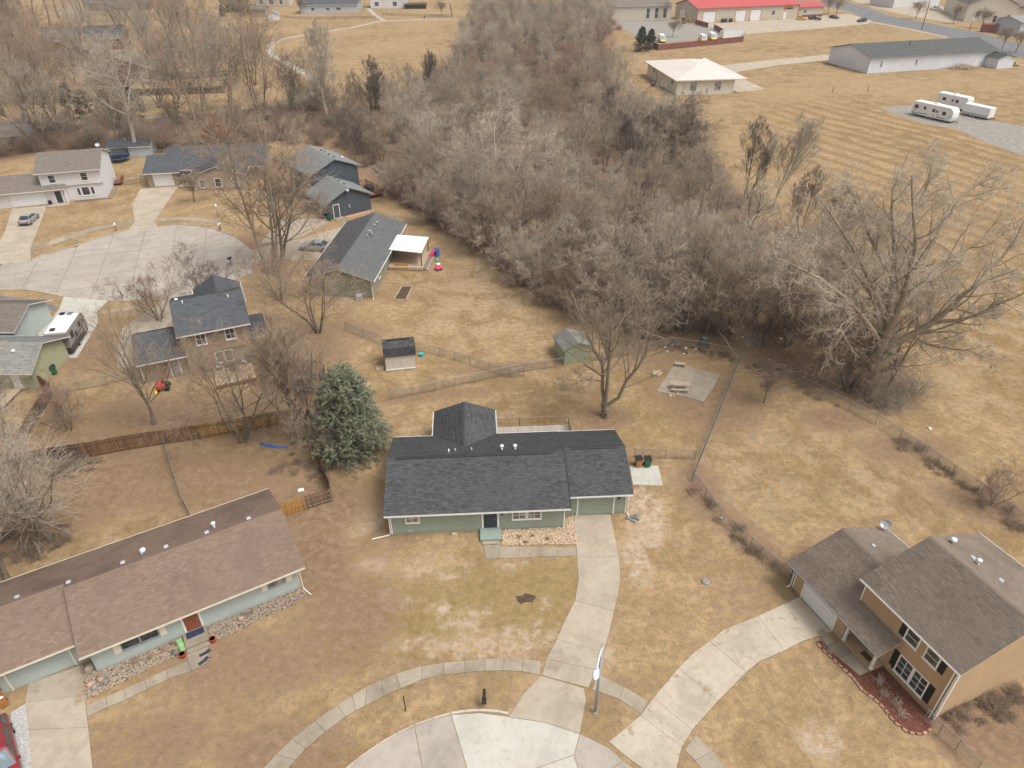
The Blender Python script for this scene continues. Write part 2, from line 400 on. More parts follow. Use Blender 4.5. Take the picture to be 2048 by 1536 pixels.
def make_ground():
    def ax(lo, hi, step, far):
        a = list(np.arange(lo, hi+1e-6, step)); s = step
        l = [lo]; h = [a[-1]]
        while l[-1] > -far: s *= 1.18; l.append(l[-1]-s)
        s = step
        while h[-1] < far: s *= 1.18; h.append(h[-1]+s)
        return np.array(l[1:][::-1]+a+h[1:])
    xs = ax(-62, 62, .7, 2500); ys = ax(14, 104, .7, 2500)
    X, Y = np.meshgrid(xs, ys); nx, ny = len(xs), len(ys)
    Z = np.zeros(X.shape)
    lit = np.zeros(X.shape); grn = np.zeros(X.shape); bare = np.zeros(X.shape); mow = np.zeros(X.shape)
    def sm(d, a, b): t = np.clip((d-a)/(b-a), 0, 1); return 1-t*t*(3-2*t)
    for f in FORW: lit = np.maximum(lit, sm(sdist(X, Y, f), -1, 3.5))
    def blob(F, px, py, rx, ry, k, rot=0):
        p = gp(px, py); c, s_ = math.cos(R(rot)), math.sin(R(rot)); dx, dy = X-p.x, Y-p.y
        q = np.hypot((dx*c+dy*s_)/rx, (-dx*s_+dy*c)/ry); tt = np.clip((1.35-q)/.95, 0, 1); np.maximum(F, k*tt*tt*(3-2*tt), out=F)
    for b in [(1211,835,3,2.2,.75),(640,1010,5,4,.8),(330,960,14,5,.62),(120,960,9,9,.8),(430,830,16,5,.72),(560,700,9,8,.66),(900,560,5,9,.2),
              (640,1130,3,7,.75,20),(690,1230,5,5,.62),(480,1330,7,3.5,.6),(620,1300,5,3,.55),(560,1500,5,2.5,.65),(250,1500,4,3,.5),(420,1420,5,3,.4),(760,1090,3,2,.4),(940,1350,5,.8,.3),(330,1480,3.5,2.5,.6),(1420,800,6,7,.62),(1400,980,2.5,5,.6),
              (1480,1060,2,7,.5,25),(1820,900,6,3,.55),(1960,1010,5,3,.6,-30),(1980,1450,5,3.5,.8),(1500,1200,4,3,.3),(1360,690,5,2,.8),
              (1000,940,12,7,.35),(850,940,3,4,.5),(1230,1380,2.2,1.6,.45),(200,700,5,6,.55),(480,500,9,8,.55),(540,470,6,5,.55),(690,560,5,5,.5),
              (700,660,6,3,.5),(1000,735,7,1.3,.55,10),(880,790,9,1.2,.5,10),(1300,720,6,1.8,.5),(60,640,5,3,.3),(1670,840,4,2.2,.7),(820,1350,3,1.5,.3),(1000,1390,3,1,.25)]:
        blob(lit, *b)
    for b in [(1000,1190,7,2.5,.8),(860,1230,5,2.8,.8),(1100,1160,3.5,2.6,.95),(1070,1250,4,2,.75),(770,1170,3,3,.5),(1000,1150,6,1.3,.6),(840,1310,3,1,.5),(900,1340,5,1.3,.3),(1280,840,7,5,.42),(1000,780,9,2.5,.3),
              (1600,930,6,7,.3),(1550,1000,5,4,.3),(900,1170,6,2,.4),(1330,1330,4,4,.22),(1560,1420,5,4,.18),(1850,740,8,6,.3),(1900,890,8,6,.25),(1195,165,6,10,.5)]:
        blob(grn, *b)
    for b in [(1292,1030,1.8,4.2,.95),(1275,1120,1.3,3,.8),(1000,1290,6,1.6,.55),(720,1040,3,2.4,.6),(1050,1280,4,1.5,.5),(880,1215,.9,.8,.9),(820,1150,5,2,.3),(925,1240,1.6,.9,.6),(960,1222,1.5,.8,.55),(890,1300,2.6,.9,.55),(985,1262,2.2,.8,.5),(1010,1275,1.6,.8,.5),(770,1190,.9,.7,.7),(1090,1205,.8,.6,.7),(745,1130,2,1.2,.6),(840,1140,1.6,.7,.6),(900,1160,1.4,.6,.6),(1130,1340,2,.7,.6),
              (860,1130,4,1.5,.35),(1120,1340,3,1,.45),(970,560,10,14,.33),(960,640,9,6,.3),(1640,1480,1.6,1.3,.85),(1080,1250,2,1,.35),(1210,1290,1.2,2,.5),
              (1500,970,6,5,.28),(1600,880,8,5,.22),(1750,960,6,4,.22),(1950,760,7,9,.25),(820,1290,2.4,1,.55),(1950,640,9,8,.2),(1020,1130,1.5,1,.5),(800,1210,2,1,.5)]:
        blob(bare, *b)
    field = P2([(1480,200),(1700,190),(2100,240),(2200,900),(1990,860),(1820,690),(1620,520)])
    mow = np.maximum(mow, sm(sdist(X, Y, field), -12, 4)*.9)
    verts = np.stack([X, Y, Z], -1).reshape(-1, 3)
    i = np.arange(nx*ny).reshape(ny, nx)
    faces = np.stack([i[:-1,:-1], i[:-1,1:], i[1:,1:], i[1:,:-1]], -1).reshape(-1, 4)
    t = NT('dry_lawn'); pos = t.n('ShaderNodeNewGeometry').outputs['Position']
    z = t.n('ShaderNodeVertexColor', layer_name='zone'); sp = t.n('ShaderNodeSeparateColor'); t.l(z.outputs[0], sp.inputs[0])
    n0 = t.noise(.035, 4, .55, pos); n1 = t.noise(.30, 5, .62, pos, .5); n2 = t.noise(1.3, 6, .66, pos, .3); g1 = t.noise(1.7, 10, .84, pos); g2_ = t.noise(9.0, 6, .85, pos)
    def st_(n, k): return t.math('MULTIPLY', t.math('SUBTRACT', n, .5), k)
    c = t.mix(t.ramp(n1, .38, .62), (.262,.178,.092), (.385,.276,.158))
    c = t.mix(t.math('MULTIPLY', t.ramp(n0, .42, .60), .5), c, (.43,.310,.178))
    c = t.mix(t.math('MULTIPLY', t.ramp(n2, .48, .62), .35), c, (.44,.328,.21))
    c = t.mix(t.math('MULTIPLY', t.ramp(n2, .50, .36), .35), c, (.205,.140,.075))
    # zones: leaf litter, greener turf, bare soil; each broken up by fractal noise into ragged patches
    def zone(ch, a, b, k1, k2, k3): return t.ramp(t.math('ADD', sp.outputs[ch], t.math('ADD', st_(n1, k1), t.math('ADD', st_(n2, k2), st_(g1, k3)))), a, b)
    c = t.mix(t.math('MULTIPLY', zone(1, .10, .78, 1.0, 1.5, .9), .64), c, (.25,.19,.078))
    c = t.mix(t.math('MULTIPLY', zone(2, .12, .98, 1.0, 1.4, .9), .8), c, t.mix(t.ramp(n2, .4, .6), (.385,.278,.185), (.53,.43,.335)))
    c = t.mix(t.math('MULTIPLY', zone(0, .02, .72, .8, 1.2, .9), .9), c, t.mix(t.ramp(n2, .35, .65), (.205,.135,.088), (.278,.190,.126)))
    # mown stripes: distance across the mowing direction
    d = (gp(2048,420)-gp(1500,250)); d.normalize()
    dp = t.n('ShaderNodeVectorMath', operation='DOT_PRODUCT'); t.l(pos, dp.inputs[0]); dp.inputs[1].default_value = (-d.y, d.x, 0)
    ph = t.math('ADD', t.math('MULTIPLY', dp.outputs['Value'], 1.35), t.math('ADD', t.math('MULTIPLY', n0, 9.0), t.math('MULTIPLY', n1, 3.2)))
    st = t.ramp(t.math('MULTIPLY', t.math('ADD', t.math('SINE', ph), 1.0), .5),   .35, .9)
    c = t.mix(t.math('MULTIPLY', t.math('MULTIPLY', z.outputs[1], st), t.math('ADD', t.math('MULTIPLY', t.ramp(n2, .35, .62), .35), .5)), c, (.235,.15,.07))
    # matted blades: grain over many sizes, pale straw and dark gaps
    gr = t.math('ADD', t.math('MULTIPLY', g1, .6), t.math('MULTIPLY', g2_, .4))
    c = t.mix(1.0, c, t.ramp(gr, .30, .70, (.40,.38,.36,1), (1.46,1.44,1.42,1), False), 'MULTIPLY')
    c = t.mix(t.math('MULTIPLY', t.ramp(g2_, .60, .72), .35), c, (.105,.066,.032))
    t.bump(gr, .7, .08)
    me = np_mesh('ground', verts, faces, [t.fin(c, .97, .05)])
    at = me.color_attributes.new('zone', 'FLOAT_COLOR', 'POINT')
    at.data.foreach_set('color', np.stack([lit, grn, bare, mow], -1).astype(np.float32).ravel())
    return tag(link('ground', me), 'dry winter lawn and field ground, golden brown grass', 'ground', kind='structure')
make_ground()

# ---------------------------------------------------------------- paving
paint('joint_soil', (.15,.115,.085), .3, 6, .95)
def sheet(name, px, mat, z, label, cat, kind='structure'):
    o = MB().prism(P2(px), z-.05, z).build(name, M[mat]); return tag(o, label, cat, kind=kind)
def slabs(name, polys, mat, label, cat, z=.03, gap=.009, mats=None, part='slab'):
    base = MB()
    for p in polys: base.prism(P2(p), -.05, z-.022, -.01)
    b = base.build(name, M['joint_soil']); tag(b, label, cat, kind='structure')
    for i, p in enumerate(polys):
        m = M[mats[i]] if mats else M[mat]
        c = sum((Vector(g2(*q)) for q in p), Vector((0, 0)))/len(p)
        MB().prism([(q[0]-c.x, q[1]-c.y) for q in P2(p)], -.03, z+rnd.uniform(-.004, .004), gap).build(part, m, b, loc=(c.x, c.y, 0))
    return b
def strip(L, Rr): return [[L[i], L[i+1], Rr[i+1], Rr[i]] for i in range(len(L)-1)]
def sub(L, n):
    out = []
    for i in range(len(L)-1):
        for k in range(n): out.append((L[i][0]+(L[i+1][0]-L[i][0])*k/n, L[i][1]+(L[i+1][1]-L[i][1])*k/n))
    return out+[L[-1]]
# court in the foreground
slabs('street', [[(690,1541),(715,1521),(760,1490),(795,1470),(829,1453),(846,1541)], [(829,1453),(865,1440),(902,1430),(917,1478),(935,1541),(846,1541)],
    [(902,1430),(960,1426),(1018,1434),(1090,1445),(1160,1468),(1148,1510),(1100,1527),(1060,1541),(935,1541),(917,1478)], [(1148,1510),(1157,1541),(1060,1541),(1100,1527)],
    [(1160,1468),(1190,1482),(1218,1497),(1247,1522),(1218,1541),(1157,1541),(1148,1510)], [(1247,1522),(1272,1541),(1218,1541)]],
    None, 'pale concrete court at the bottom edge with one newer white panel', 'street', z=.02, gap=.022,
    mats=['concrete_street','concrete_street','concrete_new','concrete_new','concrete_street','concrete_street'])
slabs('driveway', [[(1148,1030),(1221,1029),(1238,1113),(1154,1113)], [(1154,1113),(1238,1113),(1241,1158),(1236,1195),(1228,1223),(1150,1201),(1157,1160)],
    [(1150,1201),(1228,1223),(1218,1268),(1207,1305),(1114,1278),(1128,1245)], [(1114,1278),(1207,1305),(1192,1340),(1093,1318)], [(1093,1318),(1192,1340),(1177,1376),(1084,1351)],
    [(1082,1352),(1168,1377),(1172,1400),(1160,1468),(1090,1445),(1018,1434),(1045,1390)]], 'concrete_tan',
    'curved tan concrete driveway leading to the sage green house', 'driveway')
T = [(523,1541),(552,1510),(585,1478),(630,1442),(675,1410),(705,1391),(734,1373),(763,1360),(792,1348),(843,1333),(886,1326),(929,1322),(970,1317),(1009,1317),(1046,1318),(1083,1323)]
B = [(573,1541),(592,1520),(612,1498),(650,1464),(691,1434),(711,1422),(730,1412),(767,1393),(802,1377),(843,1360),(888,1350),(931,1345),(970,1342),(1007,1341),(1044,1343),(1079,1350)]
slabs('sidewalk', strip(T, B), 'concrete_walk', 'weathered concrete sidewalk curving across the front lawns at the bottom', 'sidewalk')
slabs('sidewalk', strip([(1196,1348),(1248,1374),(1297,1402)], [(1184,1379),(1238,1398),(1282,1429)]), 'concrete_walk', 'short sidewalk piece between the street lamp and the right driveway', 'sidewalk', z=.026)
slabs('sidewalk', strip([(1391,1470),(1425,1503),(1455,1541)], [(1369,1500),(1390,1522),(1405,1541)]), 'concrete_walk', 'short sidewalk piece at the bottom right of the cracked driveway', 'sidewalk', z=.026)
slabs('driveway', [[(1599,1194),(1664,1264),(1604,1283),(1569,1302),(1517,1232)], [(1517,1232),(1569,1302),(1519,1323),(1492,1345),(1420,1283),(1446,1260)],
    [(1420,1283),(1492,1345),(1465,1373),(1436,1402),(1357,1336),(1388,1305)], [(1357,1336),(1436,1402),(1385,1460),(1306,1397)], [(1306,1397),(1385,1460),(1364,1494),(1281,1431)],
    [(1281,1431),(1364,1494),(1352,1541),(1290,1541),(1250,1512),(1218,1484)]], 'concrete_crack', 'cracked pale concrete driveway curving to the tan two storey house', 'driveway', z=.034)
slabs('front_walk', [[(967,1085),(1000,1085),(1000,1093),(999,1117),(971,1118)]]+strip([(1000,1093),(1039,1094),(1077,1094),(1115,1095),(1152,1095)], [(999,1117),(1038,1116),(1076,1114),(1115,1113),(1153,1112)]),
    'concrete_walk', 'straight concrete front walk beside the tan stone bed', 'walk')
slabs('driveway', [[(57,1367),(162,1331),(169,1390),(50,1405)], [(50,1405),(169,1390),(177,1455),(57,1460)], [(57,1460),(177,1455),(186,1541),(64,1541)]], 'concrete_tan',
    'tan concrete driveway beside the red truck at the lower left', 'driveway')
slabs('front_walk', [[(172,1412),(212,1394),(215,1415),(175,1434)], [(212,1394),(248,1379),(253,1399),(215,1415)], [(248,1379),(290,1360),(294,1379),(253,1399)], [(290,1360),(332,1340),(337,1358),(294,1379)],
    [(332,1340),(376,1322),(384,1342),(337,1358)], [(374,1305),(414,1284),(419,1318),(410,1328),(384,1342),(376,1322)]], 'concrete_walk', 'concrete walk along the river stone bed of the pale blue house', 'walk', z=.028)
sheet('gravel_strip', [(22,1425),(50,1408),(58,1460),(66,1541),(15,1541)], 'gravel_white', .012, 'white gravel strip between red truck and driveway', 'gravel')
tag(MB().prism(P2([(1258.6,932),(1316,932),(1326,972),(1266,970)]), -.05, .06, 0).build('concrete_pad', M['concrete_new']), 'small pale concrete pad beside the garage below two carts', 'pad', kind='structure')
# patio slab in the back yard
slabs('patio', [[(1351,726),(1395,738),(1370,794),(1313,783)], [(1395,738),(1439,750),(1428,775),(1407,805),(1370,794)]], 'concrete_walk', 'weathered concrete patio slab with a picnic table in the back yard', 'patio', z=.05)
# second court, middle left
OUT = P2([(-70,548),(0,529),(62,522),(83,512),(150,493),(203,475),(257,460),(316,454),(355,450),(391,452),(427,458),(469,474),(500,497),(520,520),(505,545),(470,560),(430,573),(390,588),(338,598),(281,602),(213,602),(125,592),(52,579),(0,579),(-70,590)])
def clip(poly, cell):
    out = poly
    for i in range(4):
        a, b = cell[i], cell[(i+1) % 4]; ex, ey = b[0]-a[0], b[1]-a[1]; res = []
        f = lambda p: ex*(p[1]-a[1])-ey*(p[0]-a[0])
        for j in range(len(out)):
            p, q = out[j-1], out[j]; fp, fq = f(p), f(q)
            if (fp < 0) != (fq < 0): k = fp/(fp-fq); res.append((p[0]+(q[0]-p[0])*k, p[1]+(q[1]-p[1])*k))
            if fq >= 0: res.append(q)
        out = res
        if len(out) < 3: return []
    return out
st = MB().prism(OUT, -.05, .003).build('street', M['joint_soil']); tag(st, 'wide pale concrete court with dark joints at middle left', 'street', kind='structure')
o_ = Vector(g2(221,487)); v_ = (Vector(g2(187.5,579))-o_).normalized(); u_ = Vector((-v_.y, v_.x))
for i in range(-14, 14):
    for j in range(-5, 9):
        s0, t0 = i*4.6, j*3.9
        cell = [tuple(o_+u_*a+v_*b) for a, b in ((s0, t0), (s0+4.6, t0), (s0+4.6, t0+3.9), (s0, t0+3.9))]
        if (cell[1][0]-cell[0][0])*(cell[2][1]-cell[0][1])-(cell[1][1]-cell[0][1])*(cell[2][0]-cell[0][0]) < 0: cell = cell[::-1]
        pc = clip(OUT, cell)
        if len(pc) < 3: continue
        ar = abs(sum(pc[k-1][0]*pc[k][1]-pc[k][0]*pc[k-1][1] for k in range(len(pc))))/2
        if ar < .4: continue
        MB().prism(pc, -.03, .02, .026).build('slab', M['concrete_street'], st)
def kerb(px, label, mat='concrete_kerb', h=.12, w=.16):
    L = [Vector(g2(*p)) for p in px]; mb = MB()
    for i in range(len(L)-1):
        d = (L[i+1]-L[i]).normalized(); n = Vector((-d.y, d.x))*w/2; a, b = L[i]-d*.02, L[i+1]+d*.02
        vs = []
        for p in (a, b):
            for s_, zz in ((-1, 0), (-1, h-.03), (-.6, h), (.6, h), (1, h-.03), (1, 0)): q = p+n*s_; vs.append((q.x, q.y, zz))
        mb.add(vs, [(k, (k+1) % 6, 6+(k+1) % 6, 6+k) for k in range(6)]+[tuple(range(5, -1, -1)), tuple(range(6, 12))])
    return tag(mb.build('kerb', M[mat]), label, 'kerb', kind='structure')
kerb([(690,1541),(715,1520),(760,1488),(795,1468),(829,1451),(865,1438),(900,1428)], 'old concrete kerb along the bottom court')
kerb([(903,1427),(930,1423),(960,1421),(1000,1424),(1016,1428)], 'new white concrete kerb by the black mailbox', 'concrete_new')
kerb([(62,521),(83,511),(150,492),(203,474),(256,459)], 'kerb along the lawn in front of the white house')
kerb([(318,453),(355,449),(391,451),(427,457),(469,473)], 'kerb along the lawn of the brown gabled house')
kerb([(124,593),(90,586),(52,580),(0,580)], 'kerb along the lawn left of the camper driveway')
slabs('driveway', [[(24,418),(94,411),(78,455),(10,462)], [(10,462),(78,455),(62,495),(-12,505)], [(-12,505),(62,495),(62,522),(0,529),(-30,534)]], 'concrete_tan', 'concrete driveway under the silver sedan at the white house', 'driveway')
slabs('driveway', [[(281,378),(356,373),(338,400),(264,409)], [(264,409),(338,400),(309,444),(270,443)], [(270,443),(309,444),(316,454),(257,460)]], 'concrete_tan', 'concrete driveway leading to the white garage door of the brown gabled house', 'driveway')
slabs('sidewalk', strip(sub([(65,493),(130,473),(182,456),(229,447),(271,441)], 2), sub([(65,501),(130,482),(187,462),(229,453),(267,449)], 2)), 'concrete_walk', 'sidewalk across the lawn of the white house', 'sidewalk')
slabs('sidewalk', strip(sub([(311,437),(360,434),(400,436),(440,442)], 2), sub([(307,444),(360,441),(400,442),(436,449)], 2)), 'concrete_walk', 'sidewalk across the lawn of the brown gabled house', 'sidewalk')
slabs('driveway', [[(128,593),(216,602),(193,625),(118,620)], [(118,620),(193,625),(198,644),(176,680),(75,668)], [(75,668),(176,680),(154,716),(125,717)]], 'concrete_new', 'new pale driveway under the grey camper trailer', 'driveway')
slabs('driveway', [[(292,625),(338,594),(372,600),(345,640)], [(242,659),(292,625),(345,640),(300,690)], [(234,700),(242,659),(300,690),(274,731),(234,737)]], 'concrete_tan', 'driveway beside the brown two storey house with dark roof', 'driveway', z=.026)
slabs('sidewalk', strip([(200,622),(246,616),(292,611)], [(196,629),(242,623),(284,620)]), 'concrete_walk', 'narrow sidewalk between the camper driveway and the brown house driveway', 'sidewalk', z=.022)
sheet('path', [(-60,592),(0,592),(60,598),(118,614),(111,622),(60,609),(0,603),(-60,602)], 'asphalt', .014, 'grey asphalt path crossing the lawn left of the camper', 'path')
slabs('driveway', [[(500,500),(600,478),(640,498),(640,520),(520,522)], [(600,478),(680,455),(720,470),(640,498)]], 'concrete_tan', 'driveway under the silver car half hidden by a tree', 'driveway', z=.03)
slabs('driveway', [[(520,488),(560,440),(655,436),(655,446),(600,476)]], 'concrete_tan', 'driveway in front of the dark slate house', 'driveway', z=.024)
# trail through the park, lots and roads of the far side
def ribbon(name, px, w, mat, z, label, cat):
    L = [Vector(g2(*p)) for p in px]; l, r = [], []
    for i, p in enumerate(L):
        d = (L[min(i+1, len(L)-1)]-L[max(i-1, 0)]).normalized(); n = Vector((-d.y, d.x))*w/2; l.append(tuple(p+n)); r.append(tuple(p-n))
    mb = MB()
    for i in range(len(L)-1): mb.prism([l[i], l[i+1], r[i+1], r[i]], -.05, z)
    return tag(mb.build(name, M[mat]), label, cat, kind='structure')
ribbon('trail', [(-60,262),(100,252),(260,239),(400,227),(480,217),(540,211),(590,203),(625,190),(638,172),(625,155),(605,144),(575,127),(548,113),(537,100),(545,88),(564,78),(627,67),(701,56),(761,42),(783,41),(860,39),(940,38)], 2.4, 'trail_pale', .012, 'pale winding park trail through the golden field', 'trail')
ribbon('trail', [(736,16),(748,28),(757,35),(768,41)], 2.2, 'trail_pale', .018, 'short spur trail climbing to the white house with deck', 'trail')
sheet('parking_lot', [(1296,86),(1230,48),(1262,36),(1345,34),(1392,49),(1450,61),(1490,73)], 'gravel', .012, 'grey vehicle yard inside the red slatted fence', 'parking lot')
sheet('parking_lot', [(1392,48),(1584,37),(1650,30),(1700,28),(1745,42),(1735,48),(1640,57),(1480,69),(1450,61)], 'concrete_tan', .016, 'concrete apron in front of the red roofed building', 'parking lot')
sheet('road', [(1560,0),(1690,3),(1736,17),(1783,33),(1867,48),(1959,66),(2018,82),(2100,102),(2100,130),(2008,108),(1899,75),(1839,60),(1740,41),(1702,24),(1640,10)], 'asphalt', .010, 'grey asphalt road running behind the long barn', 'road')
sheet('parking_lot', [(1690,-4),(1800,-4),(1900,16),(1935,40),(1900,46),(1800,28),(1740,14)], 'concrete_tan', .02, 'pale concrete lot in front of the white industrial building', 'parking lot')
ribbon('sidewalk', [(1737,43),(1790,53),(1840,63),(1893,74)], 1.8, 'trail_pale', .024, 'thin pale sidewalk along the far road', 'sidewalk')
sheet('driveway', [(1440,131),(1560,118),(1668,108),(1668,119),(1560,130),(1478,143),(1466,150),(1500,164),(1531,178),(1500,182),(1474,184),(1440,170)], 'concrete_tan', .012, 'long concrete drive behind the beige hip roofed building', 'driveway')
sheet('gravel_lot', [(1760,216),(1819,211),(1923,225),(1979,240),(2100,262),(2100,330),(1990,292),(1910,257),(1860,250),(1800,232)], 'gravel', .010, 'grey gravel lot under the parked white campers', 'gravel lot')
sheet('driveway', [(88,66),(196,54),(200,60),(95,72)], 'trail_pale', .01, 'pale driveway strip behind the bare trunks at upper left', 'driveway')
sheet('driveway', [(113,27),(150,16),(205,12),(205,19),(160,22),(150,31)], 'trail_pale', .014, 'white paved drive among trunks at the far upper left', 'driveway')
# ---------------------------------------------------------------- houses
def shingles(parent, O, U, V, w, h, mat, seed, course=.145, tab=.31):
    """rows of shingle tabs on a roof plane: each tab its own lapped face with a butt edge"""
    O, U, V = np.array(O, float), np.array(U, float), np.array(V, float); N = np.cross(U, V); rg = np.random.RandomState(seed)
    rows = max(1, int(round(h/course))); course = h/rows; vs, tn = [], []
    for r in range(rows):
        n = int(w/tab)+3; e = np.cumsum(rg.uniform(.6, 1.4, n)*tab)-rg.uniform(0, tab)
        e = np.concatenate([[0], e[(e > .05) & (e < w-.05)], [w]]); a, b = e[:-1], e[1:]; m = len(a)
        lift = .016+rg.uniform(0, .014, m); jit = rg.uniform(-.012, .012, m)
        v0 = r*course+jit*(r > 0); v1 = np.full(m, min(h, (r+1)*course+.02))
        def pt(u, v, n_): return O+u[:, None]*U+v[:, None]*V+n_[:, None]*N
        z = np.zeros(m); q = [pt(a, v0, lift), pt(b, v0, lift), pt(b, v1, z+.004), pt(a, v1, z+.004), pt(a, v0, z-.01), pt(b, v0, z-.01)]
        vs.append(np.stack(q, 1)); tn.append(np.clip(rg.normal(.40, .21, m), 0, 1))
    vs = np.concatenate(vs); tn = np.concatenate(tn); m = len(vs); b = np.arange(m)[:, None]*6
    f = np.stack([b+np.array([0, 1, 2, 3]), b+np.array([4, 5, 1, 0])], 1).reshape(-1, 4)
    o = link('shingles', np_mesh('shingles', vs.reshape(-1, 3), f, [mat], tint=np.repeat(tn, 2)), parent); o['kind'] = 'stuff'; return o

class House:
    def __init__(s, name, label, cat, origin, ang):
        s.root = empty(name, (origin[0], origin[1], 0), R(ang)); tag(s.root, label, cat); s.a = R(ang); s.o = origin; s.n = 0
    def pt(s, face, pl, u, n, z):
        return {'F': (u, pl-n, z), 'B': (u, pl+n, z), 'L': (pl-n, u, z), 'R': (pl+n, u, z)}[face]
    def fb(s, mb, face, pl, u0, u1, n0, n1, z0, z1):
        p, q = s.pt(face, pl, u0, n0, z0), s.pt(face, pl, u1, n1, z1)
        return mb.box(min(p[0], q[0]), max(p[0], q[0]), min(p[1], q[1]), max(p[1], q[1]), z0, z1)
    def world(s, x, y, z=0):
        c, k = math.cos(s.a), math.sin(s.a); return Vector((s.o[0]+x*c-y*k, s.o[1]+x*k+y*c, z))
    def walls(s, x0, x1, y0, y1, z1, mat, gable=None, peak=None, rise=0, lap=.2, z0=0, faces='FBLR', found=True, name='wall'):
        """wall block with gable ends; lap siding boards stand out of each face"""
        mb = MB()
        if gable == 'x':
            pk = peak if peak is not None else (y0+y1)/2; mb.extr([(y0,z0),(y1,z0),(y1,z1),(pk,z1+rise),(y0,z1)], 'x', x0, x1)
        elif gable == 'y':
            pk = peak if peak is not None else (x0+x1)/2; mb.extr([(x0,z0),(x1,z0),(x1,z1),(pk,z1+rise),(x0,z1)], 'y', y0, y1)
        else: mb.box(x0, x1, y0, y1, z0, z1)
        w = mb.build(name, M[mat], s.root)
        if lap:
            sb = MB(); base = z0+(.22 if found else 0)
            for f in faces:
                pl = {'F': y0, 'B': y1, 'L': x0, 'R': x1}[f]; u0, u1 = (x0, x1) if f in 'FB' else (y0, y1)
                g = gable and ((gable == 'x' and f in 'LR') or (gable == 'y' and f in 'FB')); top = z1+(rise if g else 0); z = base
                while z < top-.02:
                    zt = min(z+lap, top); a, b = u0, u1
                    if g and zt > z1:
                        k = min(1, (zt-z1)/max(rise, .01)); a, b = u0+(pk-u0)*k, u1+(pk-u1)*k
                    if b-a > .05:
                        q = [s.pt(f, pl, a, .024, z), s.pt(f, pl, b, .024, z), s.pt(f, pl, b, .005, zt), s.pt(f, pl, a, .005, zt), s.pt(f, pl, a, -.01, z), s.pt(f, pl, b, -.01, z)]
                        sb.add(q, [(0,1,2,3),(4,5,1,0)])
                    z += lap
            sb.build('siding_boards', M[mat], w, kind='stuff')
        return w
    def gable(s, axis, a0, a1, e0, e1, zE, zR, mat, trim='white_trim', th=.13, course=.145, tab=.31, peak=None, gutters=(1, 1), fascia=True, cap=True, mat2=None):
        """gable roof: ridge along axis from a0 to a1, eave lines at e0 and e1"""
        pk = peak if peak is not None else (e0+e1)/2; mb = MB()
        prof = [(e0,zE),(pk,zR),(e1,zE),(e1,zE-th),(pk,zR-th),(e0,zE-th)]
        mb.extr(prof, axis, a0, a1); rf = mb.build('roof', M[trim], s.root)
        for e, sg in ((e0, 1), (e1, -1)):
            run = abs(pk-e); L = math.hypot(run, zR-zE); vy, vz = sg*run/L, (zR-zE)/L
            if axis == 'x':
                if sg > 0: O, U = (a0-.03, e, zE), (1, 0, 0)
                else: O, U = (a1+.03, e, zE), (-1, 0, 0)
                V = (0, vy, vz)
            else:
                if sg > 0: O, U = (e, a1+.03, zE), (0, -1, 0)
                else: O, U = (e, a0-.03, zE), (0, 1, 0)
                V = (vy, 0, vz)
            O = tuple(O[i]-V[i]*.03 for i in range(3)); s.n += 1
            shingles(rf, O, U, V, abs(a1-a0)+.06, L+.03, M[mat2 if (mat2 and sg < 0) else mat], s.n*17+int(abs(s.o[0])*10), course, tab)
        if cap:
            cb = MB(); k = (zR-zE)/abs(pk-e0)*.16
            cb.extr([(pk-.16, zR-k+.028), (pk, zR+.045), (pk+.16, zR-k+.028), (pk+.16, zR-k), (pk, zR-.01), (pk-.16, zR-k)], axis, a0-.03, a1+.03)
            o = cb.build('ridge_cap', M[mat], rf)
            at = o.data.attributes.new('tint', 'FLOAT', 'FACE'); at.data.foreach_set('value', [.15]*len(o.data.polygons))
        for e, sg, on in ((e0, -1, gutters[0]), (e1, 1, gutters[1])):
            if not on: continue
            gm = MB(); y0, y1 = e+sg*.02, e+sg*.13
            pr_ = [(y0, zE-.14), (y1, zE-.14), (y1+sg*.01, zE-.02), (y1-sg*.015, zE-.02), (y1-sg*.02, zE-.12), (y0, zE-.12)]
            gm.extr(pr_, axis, a0, a1); gm.build('gutter', M[trim], s.root)
        return rf
    def window(s, face, pl, u, z, w, h, trim='white_trim', glass='glass', mx=0, mz=1, tw=.1, label=None, sill=True):
        mb = MB(); u0, u1, z0, z1 = u-w/2, u+w/2, z-h/2, z+h/2
        for a, b, c, d in ((u0-tw, u1+tw, z1, z1+tw), (u0-tw, u1+tw, z0-tw, z0), (u0-tw, u0, z0, z1), (u1, u1+tw, z0, z1)):
            s.fb(mb, face, pl, a, b, 0, .06, c, d)
        for k in range(mx):
            q = u0+(u1-u0)*(k+1)/(mx+1); s.fb(mb, face, pl, q-.02, q+.02, 0, .05, z0, z1)
        for k in range(mz):
            q = z0+(z1-z0)*(k+1)/(mz+1); s.fb(mb, face, pl, u0, u1, 0, .045, q-.02, q+.02)
        if sill: s.fb(mb, face, pl, u0-tw-.03, u1+tw+.03, 0, .1, z0-tw-.05, z0-tw)
        o = mb.build('window', M[trim], s.root)
        if label: o['label'] = label
        pm = MB(); s.fb(pm, face, pl, u0, u1, .002, .034, z0, z1); pm.build('pane', M[glass], o); return o
